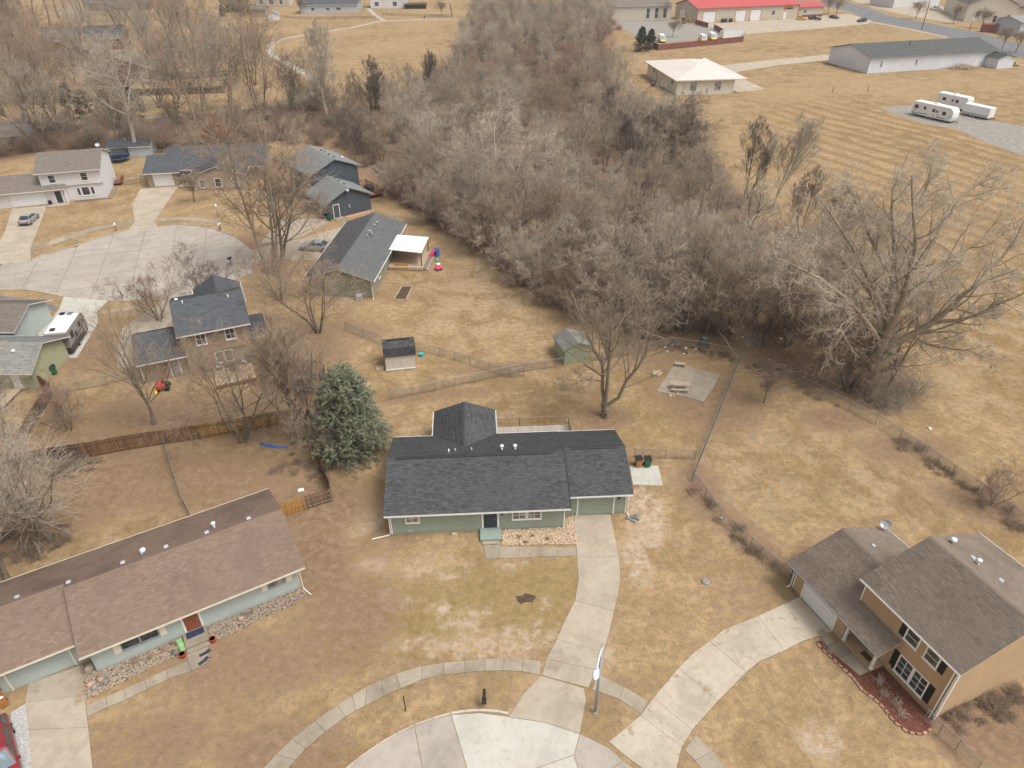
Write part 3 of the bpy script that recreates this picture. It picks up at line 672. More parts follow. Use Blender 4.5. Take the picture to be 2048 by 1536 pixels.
    def door(s, face, pl, u, z0, w, h, mat='charcoal_door', trim='white_trim', tw=.11, glass=False):
        mb = MB(); s.fb(mb, face, pl, u-w/2, u+w/2, .0, .04, z0, z0+h)
        for i in range(2):
            for k in range(3): s.fb(mb, face, pl, u-w/2+.1+i*w*.45, u-w/2+.1+i*w*.45+w*.33, .04, .055, z0+.15+k*h*.31, z0+.15+k*h*.31+h*.22)
        d = mb.build('door', M[mat], s.root)
        hb = MB(); c = s.pt(face, pl, u+w*.38, .08, z0+h*.46); hb.rock(c, .04, 1, 1.0); hb.build('handle', M['vent_metal'], d)
        fm = MB(); s.fb(fm, face, pl, u-w/2-tw, u-w/2, 0, .065, z0, z0+h+tw); s.fb(fm, face, pl, u+w/2, u+w/2+tw, 0, .065, z0, z0+h+tw); s.fb(fm, face, pl, u-w/2, u+w/2, 0, .063, z0+h, z0+h+tw)
        fm.build('door_frame', M[trim], s.root); return d
    def gdoor(s, face, pl, u, w, h, mat='garage_white', trim='white_trim', rows=4, cols=4, tw=.12, z0=.04):
        mb = MB(); s.fb(mb, face, pl, u-w/2, u+w/2, 0, .03, z0, z0+h); d = mb.build('garage_door', M[mat], s.root)
        for r in range(rows):
            pm = MB(); a, b = z0+h*r/rows+.015, z0+h*(r+1)/rows-.015; s.fb(pm, face, pl, u-w/2+.01, u+w/2-.01, .03, .045, a, b)
            for c in range(cols):
                q0, q1 = u-w/2+w*c/cols+.08, u-w/2+w*(c+1)/cols-.08; s.fb(pm, face, pl, q0, q1, .045, .055, a+.08, b-.08)
            pm.build('door_panel', M[mat], d)
        fm = MB(); s.fb(fm, face, pl, u-w/2-tw, u-w/2, 0, .07, 0, z0+h+tw); s.fb(fm, face, pl, u+w/2, u+w/2+tw, 0, .07, 0, z0+h+tw); s.fb(fm, face, pl, u-w/2, u+w/2, 0, .068, z0+h, z0+h+tw)
        fm.build('door_frame', M[trim], s.root); return d
    def corner(s, x, y, z1, mat='white_trim', w=.1, z0=.1):
        MB().box(x-w*.5, x+w*.5, y-w*.5, y+w*.5, z0, z1).build('corner_board', M[mat], s.root)
    def pipe(s, x, y, z1, dx, dy, mat='white_trim', foot=.9):
        MB().tube([(x,y,z1),(x,y,.2),(x+dx*.15,y+dy*.15,.1),(x+dx*foot,y+dy*foot,.07)], .05, 5).build('downspout', M[mat], s.root)
    def vent(s, x, y, z, kind='box', mat='vent_metal'):
        mb = MB()
        if kind == 'box': mb.cbox(x-.16, x+.16, y-.15, y+.15, z-.08, z+.12, .05)
        elif kind == 'pipe': mb.tube([(x,y,z-.15),(x,y,z+.35)], .06, 8)
        elif kind == 'cap':
            mb.tube([(x,y,z-.2),(x,y,z+.3)], .1, 8); mb.tube([(x,y,z+.3),(x,y,z+.42),(x,y,z+.46)], [.17,.17,.06], 8)
        elif kind == 'spin': mb.tube([(x,y,z-.2),(x,y,z+.1),(x,y,z+.2),(x,y,z+.35),(x,y,z+.42)], [.12,.12,.2,.2,.05], 10)
        return mb.build('roof_vent', M[mat], s.root, smooth=kind != 'box')
    def dish(s, x, y, z, aim=-.6, r=.36, mat='vent_metal'):
        mb = MB(); mb.tube([(x,y,z),(x,y,z+.5)], .03, 6)
        c = Vector((x, y, z+.7)); d = Vector((math.sin(aim), -math.cos(aim), .75)).normalized(); a = d.cross(Vector((0,0,1))).normalized(); b = d.cross(a); vs = []; n = 14
        for k, (rr, dp) in enumerate(((0.02,-.09),(r*.6,-.05),(r,0.03),(r,.05),(r*.6,-.03),(.02,-.07))):
            for i in range(n): q = 2*math.pi*i/n; vs.append(c+(a*math.cos(q)+b*math.sin(q)*.9)*rr+d*dp)
        mb.add(vs, [(k*n+i, k*n+(i+1) % n, (k+1)*n+(i+1) % n, (k+1)*n+i) for k in range(5) for i in range(n)])
        mb.tube([c-b*r*-.8+d*.02, c+d*.42], .018, 5); mb.box(c.x+d.x*.42-.05, c.x+d.x*.42+.05, c.y+d.y*.42-.05, c.y+d.y*.42+.05, c.z+d.z*.42-.04, c.z+d.z*.42+.04)
        return mb.build('satellite_dish', M[mat], s.root, smooth=False)
    def box(s, name, mat, x0, x1, y0, y1, z0, z1, parent=None, ch=0):
        mb = MB(); (mb.cbox(x0,x1,y0,y1,z0,z1,ch) if ch else mb.box(x0,x1,y0,y1,z0,z1)); return mb.build(name, M[mat], parent or s.root)
    def boards(s, name, mat, x0, x1, y0, y1, z, along='x', w=.14, th=.04, parent=None, gap=.012):
        """deck boards, one object each"""
        n = int(abs((y1-y0) if along == 'x' else (x1-x0))/w)
        mb = MB(); L = (x1-x0) if along == 'x' else (y1-y0)
        if along == 'x': mb.box(0, L, 0, w-gap, -th, 0)
        else: mb.box(0, w-gap, 0, L, -th, 0)
        me = mb.mesh(name); me.materials.append(M[mat])
        for i in range(n): link(name, me, parent or s.root, (x0, y0+i*w, z) if along == 'x' else (x0+i*w, y0, z))
    def railing(s, p0, p1, z, h=.95, mat='wood_golden', step=.16, post=2.0, bal=True, railmat=None, pw=.045):
        p0, p1 = Vector(p0), Vector(p1); d = p1-p0; L = d.length; d.normalize(); a = math.atan2(d.y, d.x); rm = M[railmat or mat]
        for zz, hh in ((z+h-.05, .05), (z+.1, .07)):
            MB().box(0, L, -.05, .05, 0, hh).build('rail', rm, s.root, loc=(p0.x, p0.y, zz), rz=a)
        pm = MB().box(-.05, .05, -.05, .05, 0, h+.08).mesh('railing_post'); pm.materials.append(M[mat]); n = max(1, round(L/post))
        for i in range(n+1): q = p0+d*(L*i/n); link('railing_post', pm, s.root, (q.x, q.y, z), a)
        if bal:
            bm = MB().box(-pw/2, pw/2, -.02, .02, .12, h-.05).mesh('baluster'); bm.materials.append(M[mat])
            for i in range(1, int(L/step)): q = p0+d*(i*step); link('baluster', bm, s.root, (q.x, q.y, z), a)

# --- the sage green ranch in the middle
h = House('ranch_house', 'sage green single storey house with charcoal shingle roof in the centre', 'house', (-9.84, 41.58), 3.4)
h.walls(0, 14.16, 0, 9.1, 2.42, 'sage_siding', 'x', 4.53, 1.5); h.walls(14.16, 19.55, 1.36, 9.08, 2.42, 'sage_siding', 'x', 5.2, 1.4)
h.walls(3.75, 8.45, 9.1, 13.0, 2.42, 'sage_siding', 'y', None, .85, name='rear_wing')
h.gable('x', -.42, 14.6, -.5, 9.56, 2.62, 4.34, 'shingle_charcoal'); h.gable('x', 14.66, 19.95, .85, 9.5, 2.62, 4.16, 'shingle_charcoal')
h.gable('y', 6.2, 13.4, 3.2, 8.97, 2.60, 3.62, 'shingle_charcoal')
MB().add([(14.56,-.5,2.655),(14.64,-.5,2.655),(14.64,4.53,4.375),(14.56,4.53,4.375),(14.56,-.5,2.5),(14.64,-.5,2.5),(14.64,4.53,4.2),(14.56,4.53,4.2)],[(0,1,2,3),(0,4,5,1),(1,5,6,2),(3,2,6,7),(0,3,7,4)]).build('dark_rake_strip', M['black_trim'], h.root)  # narrow black strip along the rake, where the main roof steps above the garage
for a_, b_, yr, zr in ((.3, 13.6, 4.53, 4.34), (15.2, 19.4, 5.175, 4.16)): MB().extr([(yr-.17, zr-.035), (yr-.15, zr+.03), (yr, zr+.085), (yr+.15, zr+.03), (yr+.17, zr-.035)], 'x', a_, b_).build('ridge_vent', M['black_plastic'], h.root)
h.window('F', 0, 1.75, 1.72, .95, .75, mx=1, glass='glass_light'); h.window('F', 0, 10.45, 1.62, 1.0, .8, mx=1, glass='glass_light'); h.window('F', 0, 11.68, 1.62, 1.0, .8, mx=1, glass='glass_light')
h.door('F', 0, 8.08, .36, 1.12, 2.05, 'charcoal_door', tw=.16)
h.box('stoop', 'sage_porch', 7.2, 8.95, -1.32, -.03, 0, .34, ch=.02); h.box('step', 'concrete_walk', 7.35, 8.7, -1.66, -1.33, 0, .17, ch=.02)
h.gdoor('F', 1.36, 17.0, 2.95, 2.1, 'garage_sage', cols=4)
for x, y in ((0, -.01), (14.16, -.01), (19.55, 1.35)): h.corner(x, y, 2.4)
h.pipe(-.12, -.12, 2.4, -1, -.25, foot=1.5); h.pipe(19.72, 1.2, 2.4, .3, -1, foot=.8); h.pipe(-.15, 9.3, 2.4, -1, .2)
h.vent(4.75, 5.35, 4.1, 'pipe', 'vent_white'); h.vent(5.3, 5.5, 4.02, 'pipe', 'vent_metal'); h.vent(6.7, 5.55, 4.0, 'pipe', 'vent_metal'); h.vent(9.3, 5.5, 4.1, 'cap', 'vent_white'); h.vent(10.45, 5.6, 4.0, 'cap', 'vent_white')
h.box('wall_lamp', 'black_metal', 18.85, 19.0, 1.16, 1.33, 1.75, 2.05); h.box('wall_lamp', 'black_metal', 8.98, 9.1, -.2, -.03, 1.8, 2.05)
h.box('wall_vent', 'vent_metal', 1.25, 1.7, -.06, -.03, .25, .45); h.box('meter_box', 'vent_metal', -.22, -.03, .9, 1.2, 1.0, 1.6)
h.box('splash_block', 'stone_tan', 4.9, 5.3, -.45, -.1, 0, .08)
for x in (9.05, 12.6, 16.1): h.box('deck_post', 'wood_brown', x-.07, x+.07, 13.1, 13.24, 0, .5)
h.boards('deck_board', 'deck_grey', 8.98, 16.2, 9.62, 13.3, .55); h.box('deck_joist', 'wood_brown', 8.99, 16.18, 13.28, 13.32, .25, .5)
h.railing((8.98, 13.35, 0), (16.25, 13.35, 0), .55, 1.0, 'wood_golden', .155, 2.4, railmat='wood_grey', pw=.06); h.railing((16.25, 13.35, 0), (16.25, 9.7, 0), .55, 1.0, 'wood_grey', .155, 1.9, pw=.05)
MAIN = h

# --- pale blue ranch, lower left
h = House('ranch_house', 'pale blue long ranch house with brown shingle roof at lower left', 'house', (-27.94, 28.97), 31)
h.walls(0, 13.85, 0, 8.6, 2.4, 'pale_blue_siding', 'x', 4.28, 1.5); h.walls(-9.5, 0, 1.4, 8.6, 2.4, 'pale_blue_siding', 'x', 4.9, 1.35)
h.gable('x', -.5, 14.4, -.6, 9.15, 2.6, 4.32, 'shingle_brown', 'cream_trim', mat2='shingle_brown_stained'); h.gable('x', -10, -.55, .7, 9.14, 2.6, 4.12, 'shingle_brown', 'cream_trim', mat2='shingle_brown_stained')
def shut(hh, face, pl, u, z, w, hgt_, mat):
    mb = MB(); hh.fb(mb, face, pl, u-w/2, u+w/2, .0, .05, z-hgt_/2, z+hgt_/2)
    for k in range(int(hgt_/.12)): hh.fb(mb, face, pl, u-w/2+.05, u+w/2-.05, .05, .062, z-hgt_/2+.04+k*.12, z-hgt_/2+.11+k*.12)
    mb.build('shutter', M[mat], hh.root)
h.window('F', 0, 2.35, 1.55, 1.05, .85, 'fascia_grey', 'glass', 0, 0, tw=.06); h.window('F', 0, 3.55, 1.55, 1.05, .85, 'fascia_grey', 'glass', 0, 0, tw=.06)
shut(h, 'F', 0, 1.5, 1.5, .42, 1.15, 'cream_trim'); shut(h, 'F', 0, 4.4, 1.5, .42, 1.15, 'cream_trim')
h.window('F', 0, 12.3, 1.7, 1.15, .75, 'fascia_grey', 'glass_light', 0, 0, tw=.06); shut(h, 'F', 0, 11.4, 1.65, .4, .95, 'cream_trim'); shut(h, 'F', 0, 13.2, 1.65, .4, .95, 'cream_trim')
h.door('F', 0, 6.25, .32, 1.0, 2.0, 'rust_door', tw=.14); h.box('stoop', 'concrete_walk', 5.4, 6.95, -1.4, -.03, 0, .3, ch=.02); h.box('step', 'concrete_walk', 5.4, 6.95, -1.75, -1.41, 0, .15, ch=.02)
h.gdoor('F', 1.4, -3.1, 3.6, 2.1, 'pale_blue_siding', 'cream_trim')
h.corner(13.85, 0, 2.38, 'cream_trim'); h.corner(0, 0, 2.3, 'pale_blue_siding'); h.pipe(14.0, -.25, 2.4, .35, -1, 'cream_trim', .9); h.pipe(-5.6, 1.2, 2.4, -.1, -1, 'cream_trim', 1.0)
for x, y, k in ((12.0, 4.75, 'box'), (8.95, 4.95, 'box'), (6.1, 5.05, 'box'), (3.2, 5.0, 'box'), (-.25, 5.0, 'box'), (-3.4, 5.6, 'box')): h.vent(x, y, 4.32-abs(y-4.28)*.35, k)
h.vent(9.55, 5.4, 4.0, 'cap', 'vent_white'); h.vent(4.6, 5.35, 4.0, 'spin', 'vent_white'); h.vent(4.5, 5.0, 4.1, 'pipe')
h.box('meter_box', 'vent_metal', 13.9, 14.1, .5, .85, .8, 1.6); h.box('wall_lamp', 'white_trim', 5.5, 5.62, -.16, -.03, 1.85, 2.1)
LEFT = h

# --- tan two storey house, lower right
h = House('two_storey_house', 'tan two storey house with taupe shingle roofs and black shutters at lower right', 'house', (24.79, 30.58), -67.9)
h.walls(-1.9, 5.4, 0, 10.4, 5.05, 'tan_siding', 'x', 5.2, 1.72, lap=.16); h.walls(-6.4, -1.4, -1.17, 7.0, 2.42, 'tan_siding', 'x', 2.85, 1.45, lap=.16, faces='FBL')
h.gable('x', -2.25, 5.62, -.32, 10.7, 5.22, 7.02, 'shingle_taupe'); h.gable('x', -6.98, -2.0, -1.8, 7.52, 2.62, 4.2, 'shingle_taupe', gutters=(0, 1))
# porch roof: the garage slope runs on over the porch
pr0 = MB(); pr0.extr([(-1.8, 2.62), (.02, 3.24), (.02, 3.11), (-1.8, 2.49)], 'x', -2.0, 1.72); prf = pr0.build('porch_roof', M['white_trim'], h.root)
L_ = math.hypot(1.82, .62); shingles(prf, (-2.0, -1.83, 2.61), (1, 0, 0), (0, 1.82/L_, .62/L_), 3.75, L_+.03, M['shingle_taupe'], 91)
gm = MB(); gm.extr([(-1.82,2.48),(-1.93,2.48),(-1.94,2.6),(-1.91,2.6),(-1.9,2.5),(-1.82,2.5)], 'x', -6.98, 1.72); gm.build('gutter', M['fascia_grey'], h.root)
h.gdoor('F', -1.17, -3.87, 3.1, 2.1, 'garage_white'); h.corner(-6.4, -1.17, 2.4); h.corner(-1.9, 0, 5.0, z0=2.9); h.corner(5.4, 0, 5.0, w=.14)
h.box('porch_floor', 'tan_siding', -1.38, 1.3, -1.2, -.03, 0, .22, ch=.02)
for x in (-1.25, 1.2): MB().box(x-.08, x+.08, -1.18, -1.02, .22, 2.5).box(x-.12, x+.12, -1.22, -.98, .2, .32).build('porch_post', M['white_trim'], h.root)
h.door('F', 0, -.3, .22, .95, 2.0, 'charcoal_door'); h.box('door_mat', 'soil', .0, .75, -.85, -.4, .22, .24)
h.window('F', 0, 2.55, 1.45, .95, 1.5, mx=1, mz=2); h.window('F', 0, 3.7, 1.45, .95, 1.5, mx=1, mz=2); shut(h, 'F', 0, 1.75, 1.45, .42, 1.65, 'black_trim'); shut(h, 'F', 0, 4.5, 1.45, .42, 1.65, 'black_trim')
h.window('F', 0, 2.2, 4.15, .85, 1.0, mx=0, mz=1); h.window('F', 0, 3.7, 4.15, .85, 1.0, mx=0, mz=1); shut(h, 'F', 0, 1.45, 4.15, .4, 1.1, 'black_trim'); shut(h, 'F', 0, 4.45, 4.15, .4, 1.1, 'black_trim')
h.pipe(5.2, -.12, 5.0, .1, -.3, 'white_trim', .2); h.pipe(-6.55, -1.3, 2.4, -.2, -1, 'white_trim', .3)
h.dish(-6.6, 7.0, 2.75, .5, .4); h.vent(-5.0, 4.0, 3.85, 'box'); h.vent(-3.0, 4.0, 3.85, 'box')
for x in (.0, 2.1, 4.3): h.vent(x, 6.7, 6.55, 'box')
h.vent(-1.5, 6.6, 6.6, 'spin', 'vent_white'); h.vent(.55, 6.5, 6.6, 'cap', 'vent_white'); h.vent(5.2, 6.2, 6.7, 'cap', 'vent_white')
h.box('wall_lamp', 'white_trim', -1.75, -1.55, -1.35, -1.2, 1.95, 2.25); h.box('vent_cover', 'white_trim', 1.6, 1.75, -.06, -.03, .6, .8)
RIGHT = h

# --- white two storey house, upper left
h = House('two_storey_house', 'white two storey house with brown roof and front garage at left', 'house', (-71.64, 122.97), 17)
h.walls(-6.45, 0, 0, 10.2, 2.75, 'white_siding', lap=.22); h.walls(-9.5, .0, -.25, 10.2, 5.15, 'white_siding', 'x', 5.0, 1.85, z0=2.75, lap=.22, found=False, name='upper_wall')
h.walls(-18.5, -6.45, -.9, 8.0, 2.5, 'white_siding', 'x', 3.4, 1.6, lap=.22, faces='FLB')
h.gable('x', -9.95, .35, -.75, 10.7, 5.25, 7.25, 'shingle_warm', course=.2, tab=.5); h.gable('x', -19, -5.75, -1.55, 8.2, 2.62, 4.25, 'shingle_warm', course=.2, tab=.5)
h.window('F', -.25, -7.6, 4.05, .95, 1.25); h.window('F', -.25, -2.6, 4.05, .95, 1.25)
h.window('F', 0, -3.1, 1.45, 1.15, 1.35, mz=0); h.window('F', 0, -4.2, 1.45, .45, 1.25, mz=0); h.window('F', 0, -2.0, 1.45, .45, 1.25, mz=0)
h.gdoor('F', -.9, -12.0, 5.0, 2.15); h.door('F', -.9, -7.3, .1, .95, 2.05, 'charcoal_door'); h.box('porch_slab', 'concrete_tan', -9.2, -5.9, -2.6, -.95, 0, .1, ch=.02)
MB().box(-6.05, -5.9, -1.5, -1.35, .1, 2.5).build('porch_post', M['white_trim'], h.root)
h.dish(-.3, 5.6, 7.0, .2, .4); h.box('planter', 'black_plastic', -9.1, -8.6, -1.5, -1.05, .1, .75, ch=.05); h.boards('deck_board', 'wood_red', .1, 1.6, 6.2, 8.4, .5, 'x', .2); h.railing((1.6, 6.2, 0), (1.6, 8.4, 0), .5, .9, 'wood_red', .25, 1.1)
h.box('bed_edging', 'stone_grey', .5, .7, -.7, 5.5, 0, .15); h.box('bed_edging', 'stone_grey', -5.2, .7, -.9, -.7, 0, .15)
h = House('storage_shed', 'low shed with dark green roof behind the white two storey house', 'shed', (-82.2, 146.5), 10)
h.walls(0, 8, 0, 4.5, 2.0, 'grey_siding', 'x', None, .9, lap=.3); h.gable('x', -.3, 8.3, -.3, 4.8, 2.1, 3.1, 'shingle_slate', course=.25, tab=.7); h.vent(3.2, 1.7, 3.0, 'pipe', 'vent_white')

# --- brown gabled house with slate roof
h = House('ranch_house', 'brown house with slate blue roof and front gable at upper left', 'house', (-66.62, 128.49), 10)
h.walls(0, 5.2, 0, 10, 2.5, 'taupe_siding', 'x', 4.6, 1.3, lap=.22); h.walls(5.2, 20.6, 1.2, 11.5, 2.5, 'taupe_siding', 'x', 6.3, 2.2, lap=.22); h.walls(8.8, 17.4, -3.9, 2, 2.6, 'taupe_siding', 'y', None, 1.35, lap=.22, faces='FLR')
h.gable('x', -.4, 6.0, -.6, 10.3, 2.62, 4.4, 'shingle_slate', 'white_trim', course=.2, tab=.5); h.gable('x', 3.0, 21.2, .6, 12.3, 2.65, 5.3, 'shingle_slate', 'white_trim', course=.2, tab=.5)
h.gable('y', -4.3, 5.5, 8.2, 18.0, 2.68, 4.35, 'shingle_slate', 'white_trim', course=.2, tab=.5)
h.gdoor('F', 0, 2.75, 3.2, 2.15, tw=.1); h.window('F', -3.9, 10.3, 1.35, .9, 1.35, 'white_trim', 'glass_blue'); h.window('F', -3.9, 13.0, 1.35, 1.0, 1.4); h.window('F', -3.9, 16.0, 1.35, .95, 1.4)
h.window('F', 1.2, 7.0, 1.5, 1.4, 1.1); h.corner(8.8, -3.9, 2.5); h.corner(17.4, -3.9, 2.5); h.box('porch_slab', 'concrete_tan', 5.4, 8.7, -1.4, 1.1, 0, .12, ch=.02); h.box('brick_step', 'brick_brown', 5.4, 8.7, -1.8, -1.42, 0, .15)

# --- dark slate split level house
h = House('split_level_house', 'dark slate house with grey roofs on two levels and a red deck', 'house', (-29.95, 112.0), 38)
h.walls(0, 7.7, 0, 7.4, 2.6, 'slate_siding', 'y', None, 1.95, lap=.22); h.walls(1.2, 9.6, 7.4, 17.6, 5.2, 'slate_siding', 'y', None, 1.85, lap=.22)
h.gable('y', -.45, 7.4, -.75, 8.3, 2.72, 4.78, 'shingle_grey', 'fascia_grey', course=.2, tab=.5); h.gable('y', 7.0, 18.0, .5, 10.3, 5.35, 7.35, 'shingle_grey', 'fascia_grey', course=.2, tab=.5)
h.door('F', 0, 1.35, .15, .95, 2.1, 'slate_siding'); h.box('side_step', 'concrete_walk', .6, 2.4, -1.2, -.03, 0, .15, ch=.02); h.box('meter_box', 'vent_metal', 3.6, 3.85, -.15, -.03, 1.3, 1.8); h.box('side_bed', 'paver', 2.6, 7.9, -1.1, -.05, 0, .08)
for y in (9.4, 11.4, 13.6, 15.6): h.window('L', 1.2, y, 3.9, .85, 1.35)
for y in (3.2, 5.2): h.window('L', 0, y, 1.5, .9, 1.3)
h.dish(3.5, -.55, 3.75, .1, .3)
for y in (2.0, 4.0, 5.5): h.vent(3.3+.9, y, 4.65, 'box', 'black_plastic')
for y, k in ((9.0, 'box'), (11.0, 'box'), (12.5, 'pipe'), (14.0, 'box')): h.vent(6.2, y, 7.1, k, 'black_plastic')
h.vent(8.0, 9.5, 6.4, 'spin', 'vent_white'); h.boards('deck_board', 'wood_red', 7.75, 12.6, 4.6, 10.8, .6, 'y', .2)
for a, b in (((12.6,4.6,0),(12.6,10.8,0)), ((9.0,4.6,0),(12.6,4.6,0)), ((9.6,10.8,0),(12.6,10.8,0))): h.railing(a, b, .6, .95, 'wood_red', .22, 2.0)
h.box('deck_skirt', 'wood_red', 12.58, 12.68, 4.6, 10.8, 0, .55)
tub = MB().tube([h.world(11.3, 7.2, .6), h.world(11.3, 7.2, 1.5), h.world(11.3, 7.2, 1.65)], [.95, .95, .6], 8).build('covered_tub', M['black_plastic']); tag(tub, 'black covered tub standing on the red deck', 'hot tub')

# --- grey green ranch with the white patio cover
h = House('ranch_house', 'grey green ranch house with dark slate roof and white patio cover', 'house', (-18.76, 84.24), -5)
h.walls(-7.8, 0.4, -.2, 18.9, 2.55, 'grey_green_siding', 'y', -3.6, 1.4, lap=.22)
h.gable('y', -.75, 19.4, -8.3, .95, 2.72, 4.3, 'shingle_weathered', 'white_trim', course=.18, tab=.45)
for x, y, k in ((-2.6, 15.9, 'box'), (-2.7, 14.9, 'box'), (-2.9, 12.5, 'box'), (-2.4, 11.6, 'cap'), (-2.0, 11.0, 'pipe'), (-2.6, 10.4, 'pipe')): h.vent(x, y, 4.15, k)
h.window('R', .4, 4.0, 1.6, 1.0, 1.0); h.window('R', .4, 12.2, 1.2, 1.8, 1.9, mx=1, mz=0); h.pipe(.55, -.4, 2.5, .2, -.6); h.box('air_conditioner', 'vent_metal', -1.6, -.8, -1.2, -.4, 0, .75, ch=.06)
h.boards('deck_board', 'deck_tan', .5, 5.3, 8.6, 14.6, .5, 'y', .16); h.box('deck_skirt', 'wood_pale', .5, 5.3, 8.54, 8.6, .1, .46); h.box('deck_skirt', 'wood_pale', 5.3, 5.36, 8.6, 14.6, .1, .46)
h.box('deck_stair', 'wood_grey', 5.38, 5.8, 8.8, 14.4, .0, .32); h.box('deck_stair', 'wood_grey', 5.81, 6.2, 8.8, 14.4, .0, .16)
pc = MB(); pc.add([(.3,9.3,2.85),(5.3,9.0,2.62),(5.3,14.6,2.62),(.3,14.7,2.85),(.3,9.3,2.75),(5.3,9.0,2.52),(5.3,14.6,2.52),(.3,14.7,2.75)], [(0,1,2,3),(7,6,5,4),(0,4,5,1),(1,5,6,2),(2,6,7,3),(3,7,4,0)])
pco = pc.build('patio_cover', M['awning_white'], h.root)
for k in range(9): MB().box(.3, 5.3, -.02, .02, 0, .03).build('cover_seam', M['awning_white'], pco, loc=(0, 9.6+k*.6, 2.72))
for y in (9.2, 14.3): MB().box(5.1, 5.22, y, y+.12, .5, 2.55).build('cover_post', M['black_metal'], h.root)
GG = h

# --- brown two storey house behind the golden fence
h = House('two_storey_house', 'brown two storey house with dark slate roof seen through bare trees', 'house', (-39.75, 63.94), 24)
h.walls(0, 5, 0, 7.2, 2.45, 'brown_siding', 'x', 3.3, 1.5, lap=.2, faces='FLB'); h.walls(4.7, 11.5, -.5, 8.6, 5.1, 'brown_siding', 'x', 3.95, 1.7, lap=.2); h.walls(7.0, 11.6, 8.6, 9.8, 5.0, 'brown_siding', 'y', None, 1.0, lap=.2)
h.gable('x', -.3, 4.9, -.5, 7.0, 2.58, 4.25, 'shingle_slate', course=.18, tab=.45); h.gable('x', 4.3, 11.85, -.95, 8.9, 5.22, 7.05, 'shingle_slate', course=.18, tab=.45); h.gable('y', 4.5, 10.2, 6.7, 11.95, 5.25, 6.6, 'shingle_slate', course=.18, tab=.45)
h.window('F', -.5, 6.6, 4.2, .9, 1.15, mx=1); h.window('F', -.5, 9.6, 4.2, .9, 1.15, mx=1); h.window('F', -.5, 8.0, 1.6, .75, 1.25); h.window('F', -.5, 8.95, 1.6, .75, 1.25); h.door('F', 0, 3.3, .1, .85, 2.0, 'glass_light')
h.box('band_board', 'brown_siding', 7.0, 11.55, -.62, -.5, 2.5, 2.75); h.corner(0, 0, 2.4); h.corner(11.5, -.5, 5.0, 'brown_siding'); h.vent(5.0, 4.6, 6.9, 'box', 'vent_white'); h.vent(5.6, 3.4, 6.85, 'pipe', 'vent_white'); h.vent(10.3, 3.1, 6.75, 'pipe', 'vent_white')
h.boards('deck_board', 'deck_tan', 7.0, 11.1, -4.5, -.55, .5, 'x', .15); h.box('deck_skirt', 'wood_brown', 7.0, 11.1, -4.56, -4.51, .1, .45); h.walls(11.5, 13.3, .5, 6, 2.4, 'brown_siding', lap=.2); h.box('lean_roof', 'shingle_slate', 11.4, 13.6, .2, 6.3, 2.42, 2.55)
BROWN = h

# --- green house and its neighbour at the left edge
h = House('ranch_house', 'green house with mossy grey roof beside the camper at the left edge', 'house', (-51.35, 64.53), 0)
h.walls(-12, .7, -1.9, 4.6, 2.4, 'green_siding', 'x', .9, 1.55, lap=.18); h.gable('x', -12.5, 1.25, -2.5, 5.2, 2.5, 4.3, 'shingle_mossy', course=.17, tab=.4, peak=.75)
h.vent(-1.4, -.3, 3.9, 'box', 'vent_white'); h.vent(-3.3, -.3, 3.9, 'box', 'vent_white'); h.box('patio_cover', 'wood_dark', -9, -1.6, -5.6, -2.4, 2.25, 2.35); h.box('cover_post', 'wood_pale', -1.9, -1.7, -5.5, -5.3, 0, 2.25); h.box('back_door', 'white_trim', -1.6, -.7, -1.98, -1.93, .2, 2.2)
h.boards('deck_board', 'deck_tan', -9, -.8, -5.7, -2.1, .35, 'x', .15)
h = House('ranch_house', 'small corner of a pale house with light roof at the left edge', 'house', (-58.4, 71.0), 0)
h.walls(-9, 1.1, 0, 7, 2.5, 'pale_blue_siding', 'x', None, 1.4, lap=.2); h.gable('x', -9.4, 1.6, -.5, 7.5, 2.62, 4.1, 'shingle_warm', course=.18, tab=.4)

# --- garden sheds
h = House('garden_shed', 'beige gambrel shed with charcoal roof in the middle back yard', 'shed', (-13.95, 66.23), 11)
h.walls(0, 3.25, 0, 2.7, 1.9, 'shed_white', lap=0, z0=.15, found=False)
mb = MB(); pf = [(-.12,1.86),(.35,2.75),(1.35,3.15),(2.35,2.75),(2.82,1.86),(2.72,1.86),(2.28,2.67),(1.35,3.05),(.42,2.67),(-.02,1.86)]; mb.extr(pf, 'x', -.12, 3.37); rf = mb.build('roof', M['white_trim'], h.root)
mb = MB(); mb.extr([(0,1.86),(.42,2.64),(1.35,3.02),(2.28,2.64),(2.7,1.86)], 'x', .02, 3.23); mb.build('gable_wall', M['shed_white'], h.root)
for (y0,z0),(y1,z1) in zip(pf[:4], pf[1:5]):
    L = math.hypot(y1-y0, z1-z0); shingles(rf, (-.15,y0,z0), (1,0,0), (0,(y1-y0)/L,(z1-z0)/L), 3.55, L, M['shingle_charcoal'], int(y0*10)+40)
h.box('ridge_vent', 'black_plastic', .3, 2.9, 1.22, 1.48, 3.14, 3.2); mb = MB()
for x in (1.05, 2.05): mb.box(x-.02, x+.02, -.03, 0, .2, 1.85)
mb.build('door_trim', M['white_trim'], h.root); mb = MB().box(-.02, 3.27, -.05, .0, .08, .22); mb.build('skirt_board', M['white_trim'], h.root); h.box('floor_skid', 'wood_grey', 0, 3.25, .1, 2.6, 0, .15)
for k in range(14): MB().box(k*.235-.006, k*.235+.006, -.012, 0, .22, 1.86).build('batten', M['shed_white'], h.root)
tag(MB().box(-1.05,-.25,.45,1.25,0,.05).build('plywood_ramp', M['wood_pale'], None, loc=(-13.95,66.23,0), rz=R(11)), 'plywood ramp lying left of the beige gambrel shed', 'ramp')
h = House('garden_shed', 'weathered green shed with grey gable roof behind the yard tree', 'shed', (5.92, 67.58), 19)
